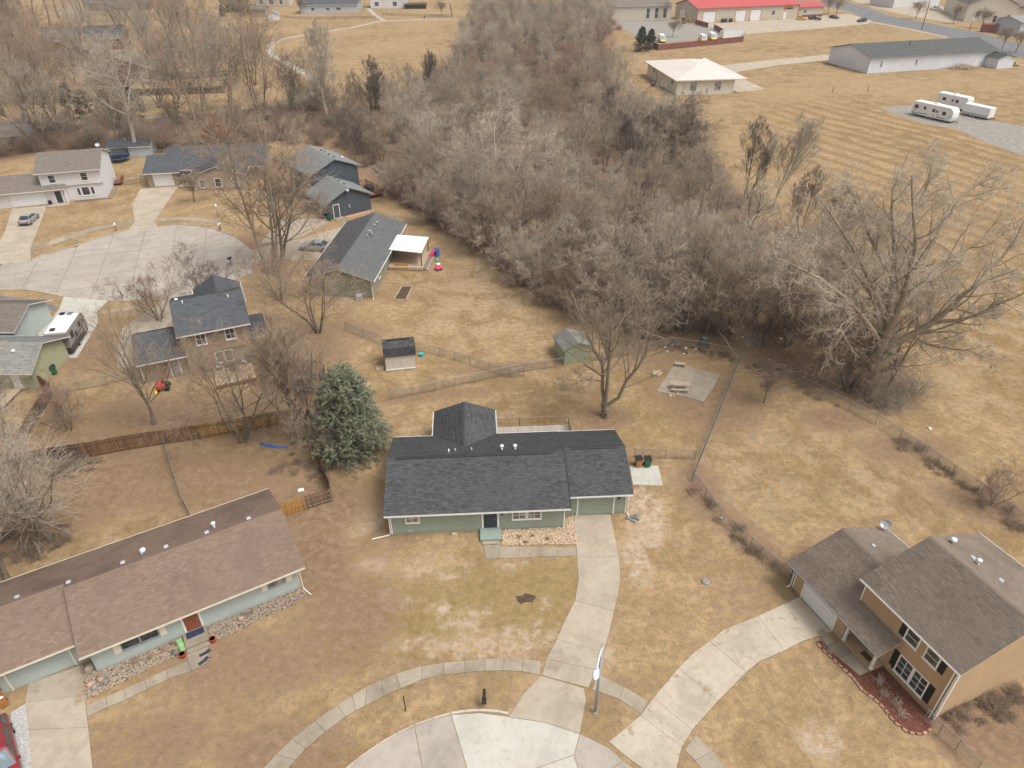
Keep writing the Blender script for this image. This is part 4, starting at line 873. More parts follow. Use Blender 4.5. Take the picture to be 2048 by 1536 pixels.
h.walls(0, 3.1, 0, 3.15, 1.95, 'shed_green', 'y', None, .62, lap=0); h.gable('y', -.15, 3.3, -.2, 3.3, 1.95, 2.68, 'shingle_mossy', 'shed_green', gutters=(0, 0))
for k in range(13): MB().box(k*.255-.008, k*.255+.008, -.015, 0, .02, 1.95+.6*(1-abs(k*.255-1.55)/1.55)).build('batten', M['shed_green'], h.root)
h.box('door_sill', 'wood_grey', -.3, -.05, .6, 2.2, 0, .12)
# ---------------------------------------------------------------- fences
def chain_link(px, label, h=1.15, step=2.6, mat='galv', pitch=.085, wire=.0035, world=None):
    pts = world or [Vector(g2(*p)) for p in px]; o = pts[0]; root = empty('chain_link_fence', (o.x, o.y, 0)); tag(root, label, 'fence', 'chain link fences')
    P = [p-o for p in pts]; pm = MB().tube([(0,0,-.1),(0,0,h+.05),(0,0,h+.08)], [.032,.032,.012], 6).mesh('fence_post'); pm.materials.append(M[mat])
    rail = MB(); q0, q1, = [], []
    for i in range(len(P)-1):
        a, b = P[i], P[i+1]; d = b-a; L = d.length; n = max(1, round(L/step))
        for k in range(n+(i == len(P)-2)): q = a+d*(k/n); link('fence_post', pm, root, (q.x, q.y, 0))
        rail.tube([(a.x,a.y,h),(b.x,b.y,h)], .024, 5)
        u = np.arange(-h, L, pitch); dx, dy = d.x/L, d.y/L
        for s in (1, -1):
            u0 = u.copy(); u1 = u+h; z0, z1 = (np.full_like(u, .04), np.full_like(u, h)) if s > 0 else (np.full_like(u, h), np.full_like(u, .04))
            k0 = np.clip((0-u0)/h, 0, 1); k1 = np.clip((L-u0)/h, 0, 1); ok = k1 > k0+.01
            ua, ub = u0+k0*h, u0+k1*h; za, zb = z0+(z1-z0)*k0, z0+(z1-z0)*k1
            q0.append(np.stack([a.x+ua*dx, a.y+ua*dy, za], -1)[ok]); q1.append(np.stack([a.x+ub*dx, a.y+ub*dy, zb], -1)[ok])
    rail.build('top_rail', M[mat], root)
    A, B = np.concatenate(q0), np.concatenate(q1); t = B-A; t /= np.linalg.norm(t, axis=1)[:, None]; nn = np.cross(t, [0, 0, 1.0]); nn /= np.linalg.norm(nn, axis=1)[:, None]; bb = np.cross(t, nn); vs = []
    for p in (A, B):
        for k in range(3): c = 2*math.pi*k/3; vs.append(p+(nn*math.cos(c)+bb*math.sin(c))*wire)
    V = np.stack(vs, 1).reshape(-1, 3); f = (np.arange(len(A))[:, None, None]*6+np.array([[0,1,4,3],[1,2,5,4],[2,0,3,5]])).reshape(-1, 4)
    o2 = link('wire_mesh', np_mesh('wire_mesh', V, f, [M['galv_dark']]), root); o2['kind'] = 'stuff'; return root
chain_link([(780,800),(870,782),(950,765),(1048,744),(1128,733)], 'chain link fence crossing behind the sage house left of the green shed')
chain_link([(1183,722),(1290,706),(1340,692),(1400,700),(1470,716)], 'chain link fence between the green shed and the patio corner')
chain_link([(1478,722),(1440,820),(1392,940),(1384,962)], 'chain link fence between the patio and the right hand lawn')
chain_link([(1384,962),(1410,995),(1440,1040),(1500,1095),(1560,1148),(1583,1172)], 'chain link fence running down to the tan house garage')
chain_link([(1478,722),(1600,770),(1750,848),(1850,912),(1960,990),(2080,1075)], 'long chain link fence between the right lawn and the open field')
chain_link([(1268,916),(1330,918),(1390,919)], 'short chain link fence behind the two trash carts')
chain_link([(330,890),(350,955),(368,1010),(400,1075)], 'chain link fence running from golden board fence to the pale blue house')
chain_link([(690,660),(765,690)], 'short chain link fence left of the beige gambrel shed')
chain_link([(832,702),(880,712),(940,730),(1020,756),(1048,752)], 'chain link fence right of the beige gambrel shed')
chain_link([(112,790),(160,781),(215,770),(276,756)], 'chain link fence with gate beside the green house')
chain_link([(228,368),(262,370),(282,366),(300,352)], 'chain link fence between the white house and brown gabled house')
chain_link([(742,432),(790,446),(840,452),(900,442)], 'chain link fence behind the dark slate house yard')
chain_link([(1846,1440),(1875,1470),(1910,1500),(1950,1545)], 'chain link fence at the corner of the tan house')
chain_link([(205,308),(260,310),(330,312)], 'chain link fence behind the blue trampoline')

def board_fence(px, label, h, mats, w=.14, step=.15, name='board_fence', lean=.0, world=None, rails=2, back=False, postm='wood_brown'):
    pts = world or [Vector(g2(*p)) for p in px]; o = pts[0]; root = empty(name, (o.x, o.y, 0)); tag(root, label, 'fence', 'wooden fences')
    ms = []
    for m in mats:
        me = MB().add([(-w/2,-.011,.04),(w/2,-.011,.04),(w/2,.011,.04),(-w/2,.011,.04),(-w/2,-.011,h-.05),(w/2,-.011,h-.05),(w/2,.011,h-.05),(-w/2,.011,h-.05),(-w/2+.03,-.011,h),(w/2-.03,-.011,h),(w/2-.03,.011,h),(-w/2+.03,.011,h)],
            [(3,2,1,0),(0,1,5,4),(1,2,6,5),(2,3,7,6),(3,0,4,7),(4,5,9,8),(5,6,10,9),(6,7,11,10),(7,4,8,11),(8,9,10,11)]).mesh('picket'); me.materials.append(M[m]); ms.append(me)
    tot = sum((pts[i+1]-pts[i]).length for i in range(len(pts)-1)); run = 0
    for i in range(len(pts)-1):
        a, b = pts[i]-o, pts[i+1]-o; d = b-a; L = d.length; d.normalize(); ang = math.atan2(d.y, d.x); nrm = Vector((-d.y, d.x))
        for k in range(int(L/step)):
            q = a+d*((k+.5)*step); side = -.035 if (back and k % 2) else .035; q = q+nrm*side; idx = min(len(ms)-1, int((run+k*step)/tot*len(ms)))
            c = link('picket', ms[idx], root, (q.x, q.y, rnd.uniform(-.02, .02)), ang); c.rotation_euler[1] = rnd.uniform(-.012, .012)
        run += L
        for z in [h*(.18+.64*r/max(1, rails-1)) for r in range(rails)]:
            MB().box(0, L, -.02, .02, -.045, .045).build('rail', M[postm], root, loc=(a.x, a.y, z), rz=ang)
        n = max(1, round(L/2.4))
        for k in range(n+1): q = a+d*(L*k/n)-nrm*.03; MB().box(-.045,.045,-.045,.045,-.1,h-.06).build('fence_post', M[postm], root, loc=(q.x,q.y,0), rz=ang)
    return root
board_fence([(40,938),(110,925),(185,914),(260,900),(330,889),(400,879)], 'weathered brown board fence at the left behind the pale blue house', 1.75, ['wood_dark','wood_brown','wood_brown'])
board_fence([(402,879),(470,868),(540,855),(608,843)], 'golden stained board fence under the bare yard trees', 1.8, ['wood_golden'])
board_fence([(612,850),(630,905),(648,955),(665,1000)], 'board fence seen edge on beside the blue spruce', 1.8, ['wood_golden','wood_dark'])
GB = [LEFT.world(14.1, 8.1), LEFT.world(16.75, 8.0), LEFT.world(19.05, 7.85)]
board_fence(None, 'bright orange wooden gate at the corner of the pale blue house', 1.5, ['wood_new'], .13, .17, 'wooden_gate', world=[GB[0].xy, GB[1].xy], rails=3, back=True, postm='wood_new')
board_fence(None, 'brown lattice fence panel right of the orange gate', 1.5, ['wood_brown'], .12, .17, 'board_fence', world=[GB[1].xy+Vector((.05,.03)), GB[2].xy], rails=3, back=True, postm='wood_grey')
board_fence([(106,790),(92,815),(75,840),(58,868),(40,900)], 'dark leaning board fence beside the green house deck', 1.6, ['wood_dark','wood_brown'], .14, .19)
board_fence([(66,772),(88,775),(108,790)], 'short reddish board fence at the corner of the green house', 1.5, ['wood_red'], .14, .17)
board_fence([(268,192),(360,190),(448,186)], 'long brown privacy fence behind the bare trees at upper left', 1.8, ['wood_dark'], .3, .31)
board_fence([(300,164),(380,158),(452,153)], 'grey privacy fence at the back of the far left garden', 1.8, ['wood_grey'], .3, .31)
board_fence([(455,153),(449,186)], 'short privacy fence joining the two far garden fences', 1.8, ['wood_dark'], .3, .31)
board_fence([(438,4),(462,18),(484,36)], 'dark fence on the slope beside the far evergreens', 1.5, ['wood_dark'], .3, .4)
board_fence([(566,35),(600,38),(640,38),(700,37),(752,37)], 'low brown fence round the grey house garden at the top', 1.0, ['wood_grey'], .1, .45)
board_fence([(765,30),(800,32),(850,33),(905,34)], 'low brown fence below the white house with deck at the top', 1.1, ['wood_grey'], .1, .45)

def slat_fence(px, label, h=1.9, mat='fence_red'):
    pts = [Vector(g2(*p)) for p in px]; o = pts[0]; root = empty('slatted_fence', (o.x,o.y,0)); tag(root, label, 'fence', 'red slatted fences')
    for i in range(len(pts)-1):
        a, b = pts[i]-o, pts[i+1]-o; d = b-a; L = d.length; ang = math.atan2(d.y, d.x); n = max(1, round(L/3)); w = L/n
        me = MB()
        for k in range(int(w/.16)): me.box(.06+k*.16, .06+k*.16+.13, -.01, .01, .08, h)
        me.box(0, w, -.025, .025, h, h+.05); me = me.mesh('fence_panel'); me.materials.append(M[mat])
        for k in range(n):
            q = a+d*(k/n); link('fence_panel', me, root, (q.x,q.y,0), ang); MB().tube([(0,0,0),(0,0,h+.15)], .05, 6).build('fence_post', M['galv_dark'], root, loc=(q.x,q.y,0))
slat_fence([(1306,96),(1316,101),(1400,93),(1486,84),(1488,73)], 'red slatted fence along the near side of the vehicle yard')
slat_fence([(1390,49),(1404,53),(1416,56)], 'short red slatted fence at the corner of the red roofed building')
slat_fence([(1427,59),(1437,64),(1446,70)], 'short red slatted fence beside the pale container')
slat_fence([(1282,38),(1310,34),(1340,32)], 'red slatted fence at the back of the vehicle yard')

# ---------------------------------------------------------------- yard things
def at(px, py, z=0): return gp(px, py, z)
def single(name, mb, label, cat, p, rz=0, mat=None, smooth=False, group=None):
    return tag(mb.build(name, M[mat] if mat else None, None, smooth, (p.x, p.y, p.z), rz), label, cat, group)
# street lamp
p = at(1190,1425); r = empty('street_lamp', p); tag(r, 'grey street lamp pole with a curved arm beside the driveway', 'street lamp')
top = gp(1204,1300,6.6)-p; head = gp(1186,1347,6.5)
MB().tube([(0,0,0),(0,0,6.9)], [.11,.075], 10).build('pole', M['pole_grey'], r, smooth=True); MB().tube([(0,0,0),(0,0,.12)], .17, 10).build('pole_base', M['pole_grey'], r)
MB().tube([(0,0,6.8),(-.15,-.45,7.0),(-.33,-1.0,7.08),(-.5,-1.6,7.08)], .045, 7).build('arm', M['lamp_light'], r, smooth=True)
mb = MB(); mb.tube([(-.48,-1.5,7.08),(-.53,-1.7,7.1),(-.6,-1.95,7.1),(-.66,-2.2,7.08),(-.7,-2.36,7.06)], [.07,.15,.2,.19,.06], 10); lh = mb.build('lamp_head', M['lamp_light'], r, smooth=True)
MB().dome((-.62,-2.02,6.98), .15, -.14, 10).build('lens', M['glass_light'], lh); MB().tube([(-.56,-1.8,7.2),(-.56,-1.8,7.36)], .05, 8).build('photocell', M['vent_metal'], lh)
# mailboxes and posts
p = at(812,1422); r = empty('address_post', p); tag(r, 'thin black leaning post standing on the verge beside the sidewalk', 'post')
MB().tube([(0,0,0),(-.06,.08,1.35)], .035, 6).build('post', M['black_metal'], r); MB().box(-.09,-.03,.05,.11,1.35,1.5).build('bracket', M['black_metal'], r)
p = at(969,1408); r = empty('mailbox', p); tag(r, 'black mailbox on a post at the white kerb', 'mailbox')
MB().box(-.05,.05,-.05,.05,0,1.05).build('post', M['black_metal'], r); mb = MB(); mb.extr([(-.1,1.05),(.1,1.05),(.1,1.2),(.06,1.27),(-.06,1.27),(-.1,1.2)], 'y', -.28, .28)
# the box profile is (x,z): extrude runs front to back
bx = mb.build('box', M['black_metal'], r); MB().box(.1,.115,-.05,.03,1.15,1.35).build('flag', M['flag_red'], bx); MB().box(-.15,.15,-.35,.02,.55,.75).build('paper_tube', M['black_plastic'], r)
def mailbox(px, py, label, rz=0, mat='vent_metal'):
    p = at(px, py); r = empty('mailbox', p, rz); tag(r, label, 'mailbox')
    MB().box(-.05,.05,-.05,.05,0,1.0).build('post', M['wood_dark'], r); mb = MB(); mb.extr([(-.12,1.0),(.12,1.0),(.12,1.18),(.07,1.27),(-.07,1.27),(-.12,1.18)], 'y', -.3, .3); mb.build('box', M[mat], r)
mailbox(233, 462, 'white mailbox on a dark post on the verge of the white house', .4, 'vent_white'); mailbox(441, 462, 'white mailbox behind the bare street tree', -.5, 'vent_white'); mailbox(245, 596, 'pale mailbox at the lower kerb of the left court', .2, 'vent_metal'); mailbox(462, 531, 'dark mailbox on a post at the right end of the left court', -.6, 'black_metal')
p = at(443,458); r = empty('street_lamp', p); tag(r, 'small lamp post in front of the brown gabled house', 'street lamp'); MB().tube([(0,0,0),(-.1,.1,3.6)], .06, 6).build('pole', M['pole_grey'], r); MB().tube([(-.1,.1,3.5),(-.1,.1,3.7),(-.1,.1,3.95),(-.1,.1,4.05)], [.08,.2,.2,.05], 8).build('lamp_head', M['lamp_light'], r)
# trash carts
def cart(p, rz, mat, label, lid='black_plastic', open_=False):
    r = empty('trash_cart', p, rz); tag(r, label, 'trash cart')
    mb = MB(); b0, b1 = .25, .32
    vs = [(-.22,-.24,.08),(.22,-.24,.08),(.22,.24,.08),(-.22,.24,.08),(-.29,-.34,.98),(.29,-.34,.98),(.29,.34,.98),(-.29,.34,.98),(-.26,-.31,.98),(.26,-.31,.98),(.26,.31,.98),(-.26,.31,.98),(-.2,-.22,.2),(.2,-.22,.2),(.2,.22,.2),(-.2,.22,.2)]
    mb.add(vs, [(3,2,1,0),(0,1,5,4),(1,2,6,5),(2,3,7,6),(3,0,4,7),(4,5,9,8),(5,6,10,9),(6,7,11,10),(7,4,8,11),(8,9,13,12),(9,10,14,13),(10,11,15,14),(11,8,12,15),(12,13,14,15)])
    mb.box(-.12,.12,-.325,-.29,.55,.7); mb.box(-.1,.1,-.34,-.3,.3,.36); mb.build('body', M[mat], r)
    if open_:
        lm = MB(); lm.cbox(-.31,.31,-.05,.7,-.03,.05,.03); o = lm.build('lid', M[lid], r, loc=(0,.36,1.02)); o.rotation_euler = (R(38),0,0); MB().rock((.06,0,.72), .17, 3).build('trash_bag', M['litter_white'], r)
    else: MB().cbox(-.32,.32,-.38,.36,.98,1.07,.04).box(-.2,.2,-.32,.25,1.07,1.085).build('lid', M[lid], r)
    wm = MB().disc((-.27,.3,.13),(1,0,0),.13,.06,10); wm.disc((.27,.3,.13),(1,0,0),.13,.06,10); wm.tube([(-.27,.3,.13),(.27,.3,.13)], .02, 5); wm.build('wheels', M['tyre'], r)
    MB().tube([(-.25,.38,1.0),(.25,.38,1.0)], .025, 6).build('handle_bar', M['black_plastic'], r); return r
cart(at(1276,933), .12, 'cart_orange', 'orange brown trash cart with black lid beside the green cart'); cart(at(1294,933), .05, 'cart_green', 'green trash cart with black lid behind the concrete pad')
cart(LEFT.world(-5.5,.45), R(31)+.35, 'cart_orange', 'open orange brown trash cart at the pale blue garage', open_=True)
cart(at(110,748), .7, 'cart_green', 'green trash cart against the green house wall'); cart(at(660,441), .4, 'cart_green', 'green trash cart at the dark slate house corner'); cart(at(648,437), .4, 'black_plastic', 'black trash cart beside the dark slate house')
# picnic tables on the patio
def picnic(p, rz, label, seats, L=1.9, mat='wood_pale'):
    r = empty('picnic_table', p, rz); tag(r, label, 'picnic table')
    for k in range(5): MB().box(-L/2,L/2,-.36+k*.145,-.36+k*.145+.135,.70,.74).build('tabletop_board', M[mat], r)
    for s in seats:
        for k in range(2): MB().box(-L/2,L/2,s*.72-.14+k*.145,s*.72-.14+k*.145+.135,.40,.44).build('seat_board', M[mat], r)
    for x in (-L*.36, L*.36):
        lg = MB(); lg.tube([(x,-.28,.7),(x,-.62,0)], .045, 4); lg.tube([(x,.28,.7),(x,.62,0)], .045, 4); lg.box(x-.02,x+.02,-.8,.8,.33,.40); lg.build('leg_frame', M[mat], r)
picnic(at(1358,778), R(-5), 'weathered pale picnic table standing on the patio', (-1,))
p = at(1360,733); r = empty('bench', p, R(-14)); tag(r, 'small pale bench at the far edge of the patio', 'bench')
for k in range(2): MB().box(-.62,.62,-.2+k*.2,-.2+k*.2+.19,.42,.46).build('seat_board', M['wood_pale'], r)
for x in (-.45,.45): MB().box(x-.05,x+.05,-.18,.18,0,.42).build('leg', M['wood_pale'], r)
for i in range(14):
    q = at(rnd.uniform(1338,1368), rnd.uniform(780,795)); single('stone', MB().rock((0,0,.05), rnd.uniform(.1,.2), i), 'small tan stones scattered below the patio picnic table', 'stone', q, rnd.uniform(0,6), 'stone_tan', True, 'stones at the patio edge')
single('stone', MB().rock((0,0,.1), .7, 77, .35), 'broad flat rock lying left of the patio', 'stone', at(1313,748), 0, 'stone_tan', True)
single('utility_box', MB().cbox(-.35,.35,-.3,.3,0,1.1,.12), 'green utility box at the edge of the wood behind the patio', 'utility box', at(1407,690), .2, 'green_box')
single('utility_box', MB().cbox(-.1,.1,-.1,.1,0,.8,.05), 'small green pedestal beside the utility box', 'utility box', at(1416,697), .2, 'green_box')
for i, (x, y) in enumerate(((1487,655),(1493,673),(1562,678),(1330,695),(1345,690),(1356,689),(1372,697),(1378,706),(1368,708),(1391,699),(1860,858),(1441,1036),(1485,675),(1335,704),(850,950),(800,352))):
    single('litter', MB().rock((0,0,.06), rnd.uniform(.1,.22), 300+i, .5), 'scrap of pale litter blown against the fence and wood edge', 'litter', at(x,y), rnd.uniform(0,6), 'litter_white', False, 'scraps of litter')
# drain stones and stump
single('stump', MB().tube([(0,0,0),(0,0,.12),(0,0,.16)], [.34,.3,.2], 10), 'small grey stump ring in the lawn right of the driveway', 'stump', at(1411,1164), 0, 'stone_grey')
single('dark_patch', MB().prism([(.75*(1+.25*math.sin(k*2.7))*math.cos(k*.52), .42*(1+.3*math.cos(k*3.9))*math.sin(k*.52)) for k in range(12)], -.02, .012), 'dark burnt patch in the middle of the front lawn', 'burnt patch', at(1052,1197), .1, 'soil')
for i, (x, y) in enumerate(((-.25,0),(.15,.1),(.5,-.1),(.1,-.35),(.55,.3))): single('block', MB().cbox(-.2,.2,-.14,.14,0,.18,.03), 'grey paving blocks piled by the garage corner downspout', 'block', MAIN.world(20.0+x,.65+y), rnd.uniform(-.6,.6), 'stone_grey', False, 'paving blocks by the garage')
# stone beds: gravel is stuff, edging is laid block by block
def gravel_bed(poly, n, r0, r1, mats, label, seed, base='soil', z=.03):
    rg = random.Random(seed); xs = [p[0] for p in poly]; ys = [p[1] for p in poly]; mb = MB(); X = []
    while len(X) < n:
        x, y = rg.uniform(min(xs),max(xs)), rg.uniform(min(ys),max(ys)); ins = False
        for i in range(len(poly)):
            (a,b),(c,d) = poly[i-1], poly[i]
            if (b > y) != (d > y) and x < (c-a)*(y-b)/(d-b)+a: ins = not ins
        if ins: X.append((x,y))
    for x, y in X:
        mb.mat(M[rg.choice(mats)]); r = rg.uniform(r0,r1); a = rg.uniform(0,6); c_, s_ = math.cos(a)*r, math.sin(a)*r; k = rg.uniform(.5,.9); hh = r*rg.uniform(.6,1.1)
        mb.add([(x+c_,y+s_,z),(x-s_*k,y+c_*k,z),(x-c_,y-s_,z),(x+s_*k,y-c_*k,z),(x+c_*.5-s_*k*.4,y+s_*.5+c_*k*.4,z+hh),(x-c_*.5+s_*k*.3,y-s_*.5-c_*k*.3,z+hh*.9)], [(0,1,4),(1,2,5,4),(2,3,5),(3,0,4,5)])
    o = mb.build('stone_bed', None, None); tag(o, label, 'stone bed', kind='stuff')
    b = MB().prism(poly, -.03, z-.01).build('bed_soil', M[base], o); return o
for s_ in (paint('stone_a', (.58,.45,.31), .15, 6, .9), paint('stone_b', (.48,.34,.215), .15, 6, .9), paint('stone_c', (.66,.56,.43), .12, 6, .9), paint('stone_d', (.30,.255,.21), .2, 6, .9), paint('stone_e', (.42,.35,.28), .2, 6, .9)): pass
bed = [MAIN.world(x,y).to_tuple()[:2] for x,y in ((9.02,-.06),(14.1,-.06),(14.3,.9),(15.1,1.2),(15.0,-1.95),(8.9,-1.7),(9.0,-1.3))]
gravel_bed(bed, 4600, .035, .095, ['stone_a','stone_b','stone_c','stone_a'], 'bed of tan river stones in front of the sage house', 5)
bed = [LEFT.world(x,y).to_tuple()[:2] for x,y in ((-1.0,1.2),(-.1,1.2),(-.05,-.05),(5.3,-.05),(5.3,-1.3),(3.2,-1.55),(.8,-1.75),(-1.6,-1.95))]
gravel_bed(bed, 4200, .03, .075, ['stone_d','stone_e','stone_b','stone_e'], 'bed of mixed river stones left of the pale blue house door', 6)
bed = [LEFT.world(x,y).to_tuple()[:2] for x,y in ((7.05,-.06),(13.9,-.06),(14.2,-.7),(13.2,-1.3),(10.5,-1.35),(8.4,-1.6),(7.1,-1.5))]
gravel_bed(bed, 3600, .03, .07, ['stone_d','stone_e','stone_d','stone_b'], 'bed of mixed river stones right of the pale blue house door', 8)
for i, (x, y, r_, m_) in enumerate(((-.5,.55,.36,'stone_tan'),(.05,-.75,.33,'stone_tan'),(-.55,-.85,.3,'stone_pink'),(-.35,-1.2,.26,'stone_grey'),(.3,-1.1,.25,'stone_grey'),(9.3,-.55,.3,'stone_tan'),(4.7,-1.2,.3,'stone_grey'))):
    single('boulder', MB().rock((0,0,r_*.3), r_, 50+i, .7), ['large tan boulder by the pale blue garage corner','round tan boulder topmost of the boulder group','pink boulder in the group beside the driveway','dark grey boulder below the pink boulder','grey boulder right of the tan boulder group','pale rock leaning in the right stone bed','dark flat rock beside the red pot'][i], 'boulder', LEFT.world(x,y), rnd.uniform(0,6), m_, True)
def pot(p, label):
    mb = MB().tube([(0,0,0),(0,0,.3),(0,0,.36),(0,0,.36),(0,0,.3)], [.15,.21,.23,.19,.17], 12); r = single('flower_pot', mb, label, 'pot', p, 0, 'red_pot', True); MB().tube([(0,0,.2),(0,0,.31)], .17, 10).build('potting_soil', M['soil'], r)
pot(LEFT.world(7.15,-1.55), 'red flower pot right of the pale blue house stoop'); pot(LEFT.world(5.1,-1.75), 'red flower pot left of the front walk')
single('door_mat', MB().box(-.6,.6,-.28,.28,0,.02), 'navy door mat on the pale blue house stoop', 'mat', LEFT.world(6.2,-.42,.302), R(31), 'mat_navy')
for i, (x, y) in enumerate(((6.45,-2.25),(6.25,-2.85))): single('rubber_mat', MB().box(-.38,.2,-.12,.12,0,.02).box(.12,.38,-.06,.18,.004,.03), ['upper dark rubber mat lying on the walk','lower dark rubber mat lying on the walk'][i], 'mat', LEFT.world(x,y,.035), R(35+i*15), 'mat_navy')
single('soil_bag', MB().cbox(-.22,.22,-.55,.55,0,.16,.07).cbox(-.2,.2,-.2,.5,.16,.28,.06), 'green and white bags of soil beside the stoop', 'bag', LEFT.world(5.15,-.75), R(40), 'bag_green')
p = LEFT.world(9.75,-.5); r = empty('wagon_wheel', p, R(31)); tag(r, 'old wagon wheel propped in the stone bed', 'wheel')
ring = [(.42*math.cos(a*math.pi/8), -.15-.2*math.sin(a*math.pi/8), .42+.38*math.sin(a*math.pi/8)) for a in range(17)]; MB().tube(ring, .035, 6, False).build('rim', M['wood_grey'], r)
for a in range(8): MB().tube([(0,-.15,.42), ring[a*2]], .016, 4).build('spoke', M['wood_grey'], r)
# mulch bed with paver edging, tan house
bp = [RIGHT.world(x,y) for x,y in ((1.35,-.06),(5.3,-.06),(5.85,-.6),(5.9,-1.5),(5.5,-2.2),(4.6,-2.5),(3.7,-2.35),(2.9,-2.45),(2.2,-2.7),(1.2,-2.6),(.0,-2.75),(-1.3,-2.95),(-1.9,-2.9),(-1.9,-2.5),(1.3,-2.1))]
single('mulch_bed', MB().prism([(q.x,q.y) for q in bp], -.02, .05), 'red brown mulch bed in front of the tan house', 'flower bed', Vector((0,0,0)), 0, 'mulch')
edge = bp[2:13]; root = empty('paver_edging', edge[0]); tag(root, 'curved row of brick pavers edging the mulch bed', 'edging'); k_ = 0
bm = MB().cbox(-.15,.15,-.09,.09,0,.12,.02).mesh('brick'); bm.materials.append(M['paver'])
for i in range(len(edge)-1):
    d = edge[i+1]-edge[i]; L = d.length
    for k in range(max(1, int(L/.33))): q = edge[i]+d*((k+.5)/max(1,int(L/.33)))-edge[0]; b_ = link('brick', bm, root, (q.x,q.y,0), math.atan2(d.y,d.x)+rnd.uniform(-.08,.08))
slab2 = [[(-1.38,-2.4),(-.3,-2.4),(-.3,-1.25),(-1.38,-1.25)],[(-.28,-2.4),(1.25,-2.05),(1.25,-1.25),(-.28,-1.25)],[(-2.6,-2.3),(-1.4,-2.4),(-1.4,-1.7),(-2.6,-1.7)]]
fw = empty('front_walk', RIGHT.world(0,0), RIGHT.a); tag(fw, 'short concrete walk to the porch of the tan house', 'walk', kind='structure')
for s_ in slab2: MB().prism(s_, -.02, .07, .01).build('slab', M['concrete_walk'], fw)
def dry_plant(p, r, n, seed, label, mat='twig_pale', name='dry_plant', group=None):
    rg = random.Random(seed); mb = MB()
    for i in range(n):
        a = rg.uniform(0,6.28); l = r*rg.uniform(.5,1.1); e = rg.uniform(.3,1.3); x,y = rg.uniform(-.3,.3)*r, rg.uniform(-.3,.3)*r
        q = Vector((x,y,0)); d = Vector((math.cos(a)*math.cos(e), math.sin(a)*math.cos(e), math.sin(e))); mb.tube([q, q+d*l*.6, q+d*l+Vector((0,0,-.15*l))], [.012,.009,.005], 3, False)
    return single(name, mb, label, 'plant', p, 0, mat, False, group)
for i, (x, y) in enumerate(((2.0,-1.2),(2.9,-1.6),(3.7,-1.4),(4.4,-1.7),(-1.0,-.0))): dry_plant(RIGHT.world(x,y if i < 4 else -2.6), .6, 60, i, 'pale dried grass clump in the mulch bed of the tan house', group='dried clumps in the mulch bed')
for i, (x, y) in enumerate(((10.4,-.95),(11.5,-.9),(12.7,-1.35),(10.9,-1.6))): dry_plant(MAIN.world(x,y,.05), .35, 50, 20+i, 'small withered brown plant in the tan stone bed', 'twig_red', group='withered plants in the tan stone bed')
for i, (x, y) in enumerate(((2.2,-.6),(3.1,-.7),(4.0,-.5),(4.7,-.3))): dry_plant(LEFT.world(x,y,.05), .4, 50, 40+i, 'withered brown shrub in the river stone bed', 'twig_brown', group='withered shrubs in the river stone bed')
# trampolines
def trampoline(p, R_, label, net=True, poles='yellow_toy'):
    r = empty('trampoline', p); tag(r, label, 'trampoline'); n = 20
    MB().tube([(0,0,.80),(0,0,.82)], R_*.88, 24).build('mat', M['net_black'], r)
    vs = []
    for rr, z in ((R_*.88,.84),(R_,.86),(R_*1.02,.80),(R_*.88,.80)):
        for i in range(24): a = 2*math.pi*i/24; vs.append((rr*math.cos(a), rr*math.sin(a), z))
    MB().add(vs, [(k*24+i, k*24+(i+1)%24, ((k+1)%4)*24+(i+1)%24, ((k+1)%4)*24+i) for k in range(4) for i in range(24)]).build('pad', M['blue_pad'], r)
    for k in range(6): a = math.pi/3*k; MB().tube([(R_*math.cos(a),R_*math.sin(a),0),(R_*math.cos(a),R_*math.sin(a),.8)], .04, 5).build('leg', M['galv_dark'], r)
    if net:
        for k in range(6): a = math.pi/3*k+.3; MB().tube([(R_*1.03*math.cos(a),R_*1.03*math.sin(a),.5),(R_*1.03*math.cos(a),R_*1.03*math.sin(a),2.5)], .03, 5).build('net_pole', M[poles], r)
        A, B = [], []
        for i in range(90):
            a = 2*math.pi*i/90
            for s in (1,-1): b = a+s*.35; A.append((R_*math.cos(a),R_*math.sin(a),.85)); B.append((R_*math.cos(b),R_*math.sin(b),2.4))
        mb = MB()
        for a,b in zip(A,B): mb.tube([a,b], .012, 3, False)
        mb.build('safety_net', M['net_black'], r, kind='stuff')
    return r
trampoline(at(240,322), 2.0, 'round blue edged trampoline in the yard of the white house', True, 'galv_dark'); trampoline(at(622,775), 1.75, 'blue edged trampoline with yellow poles left of the spruce')
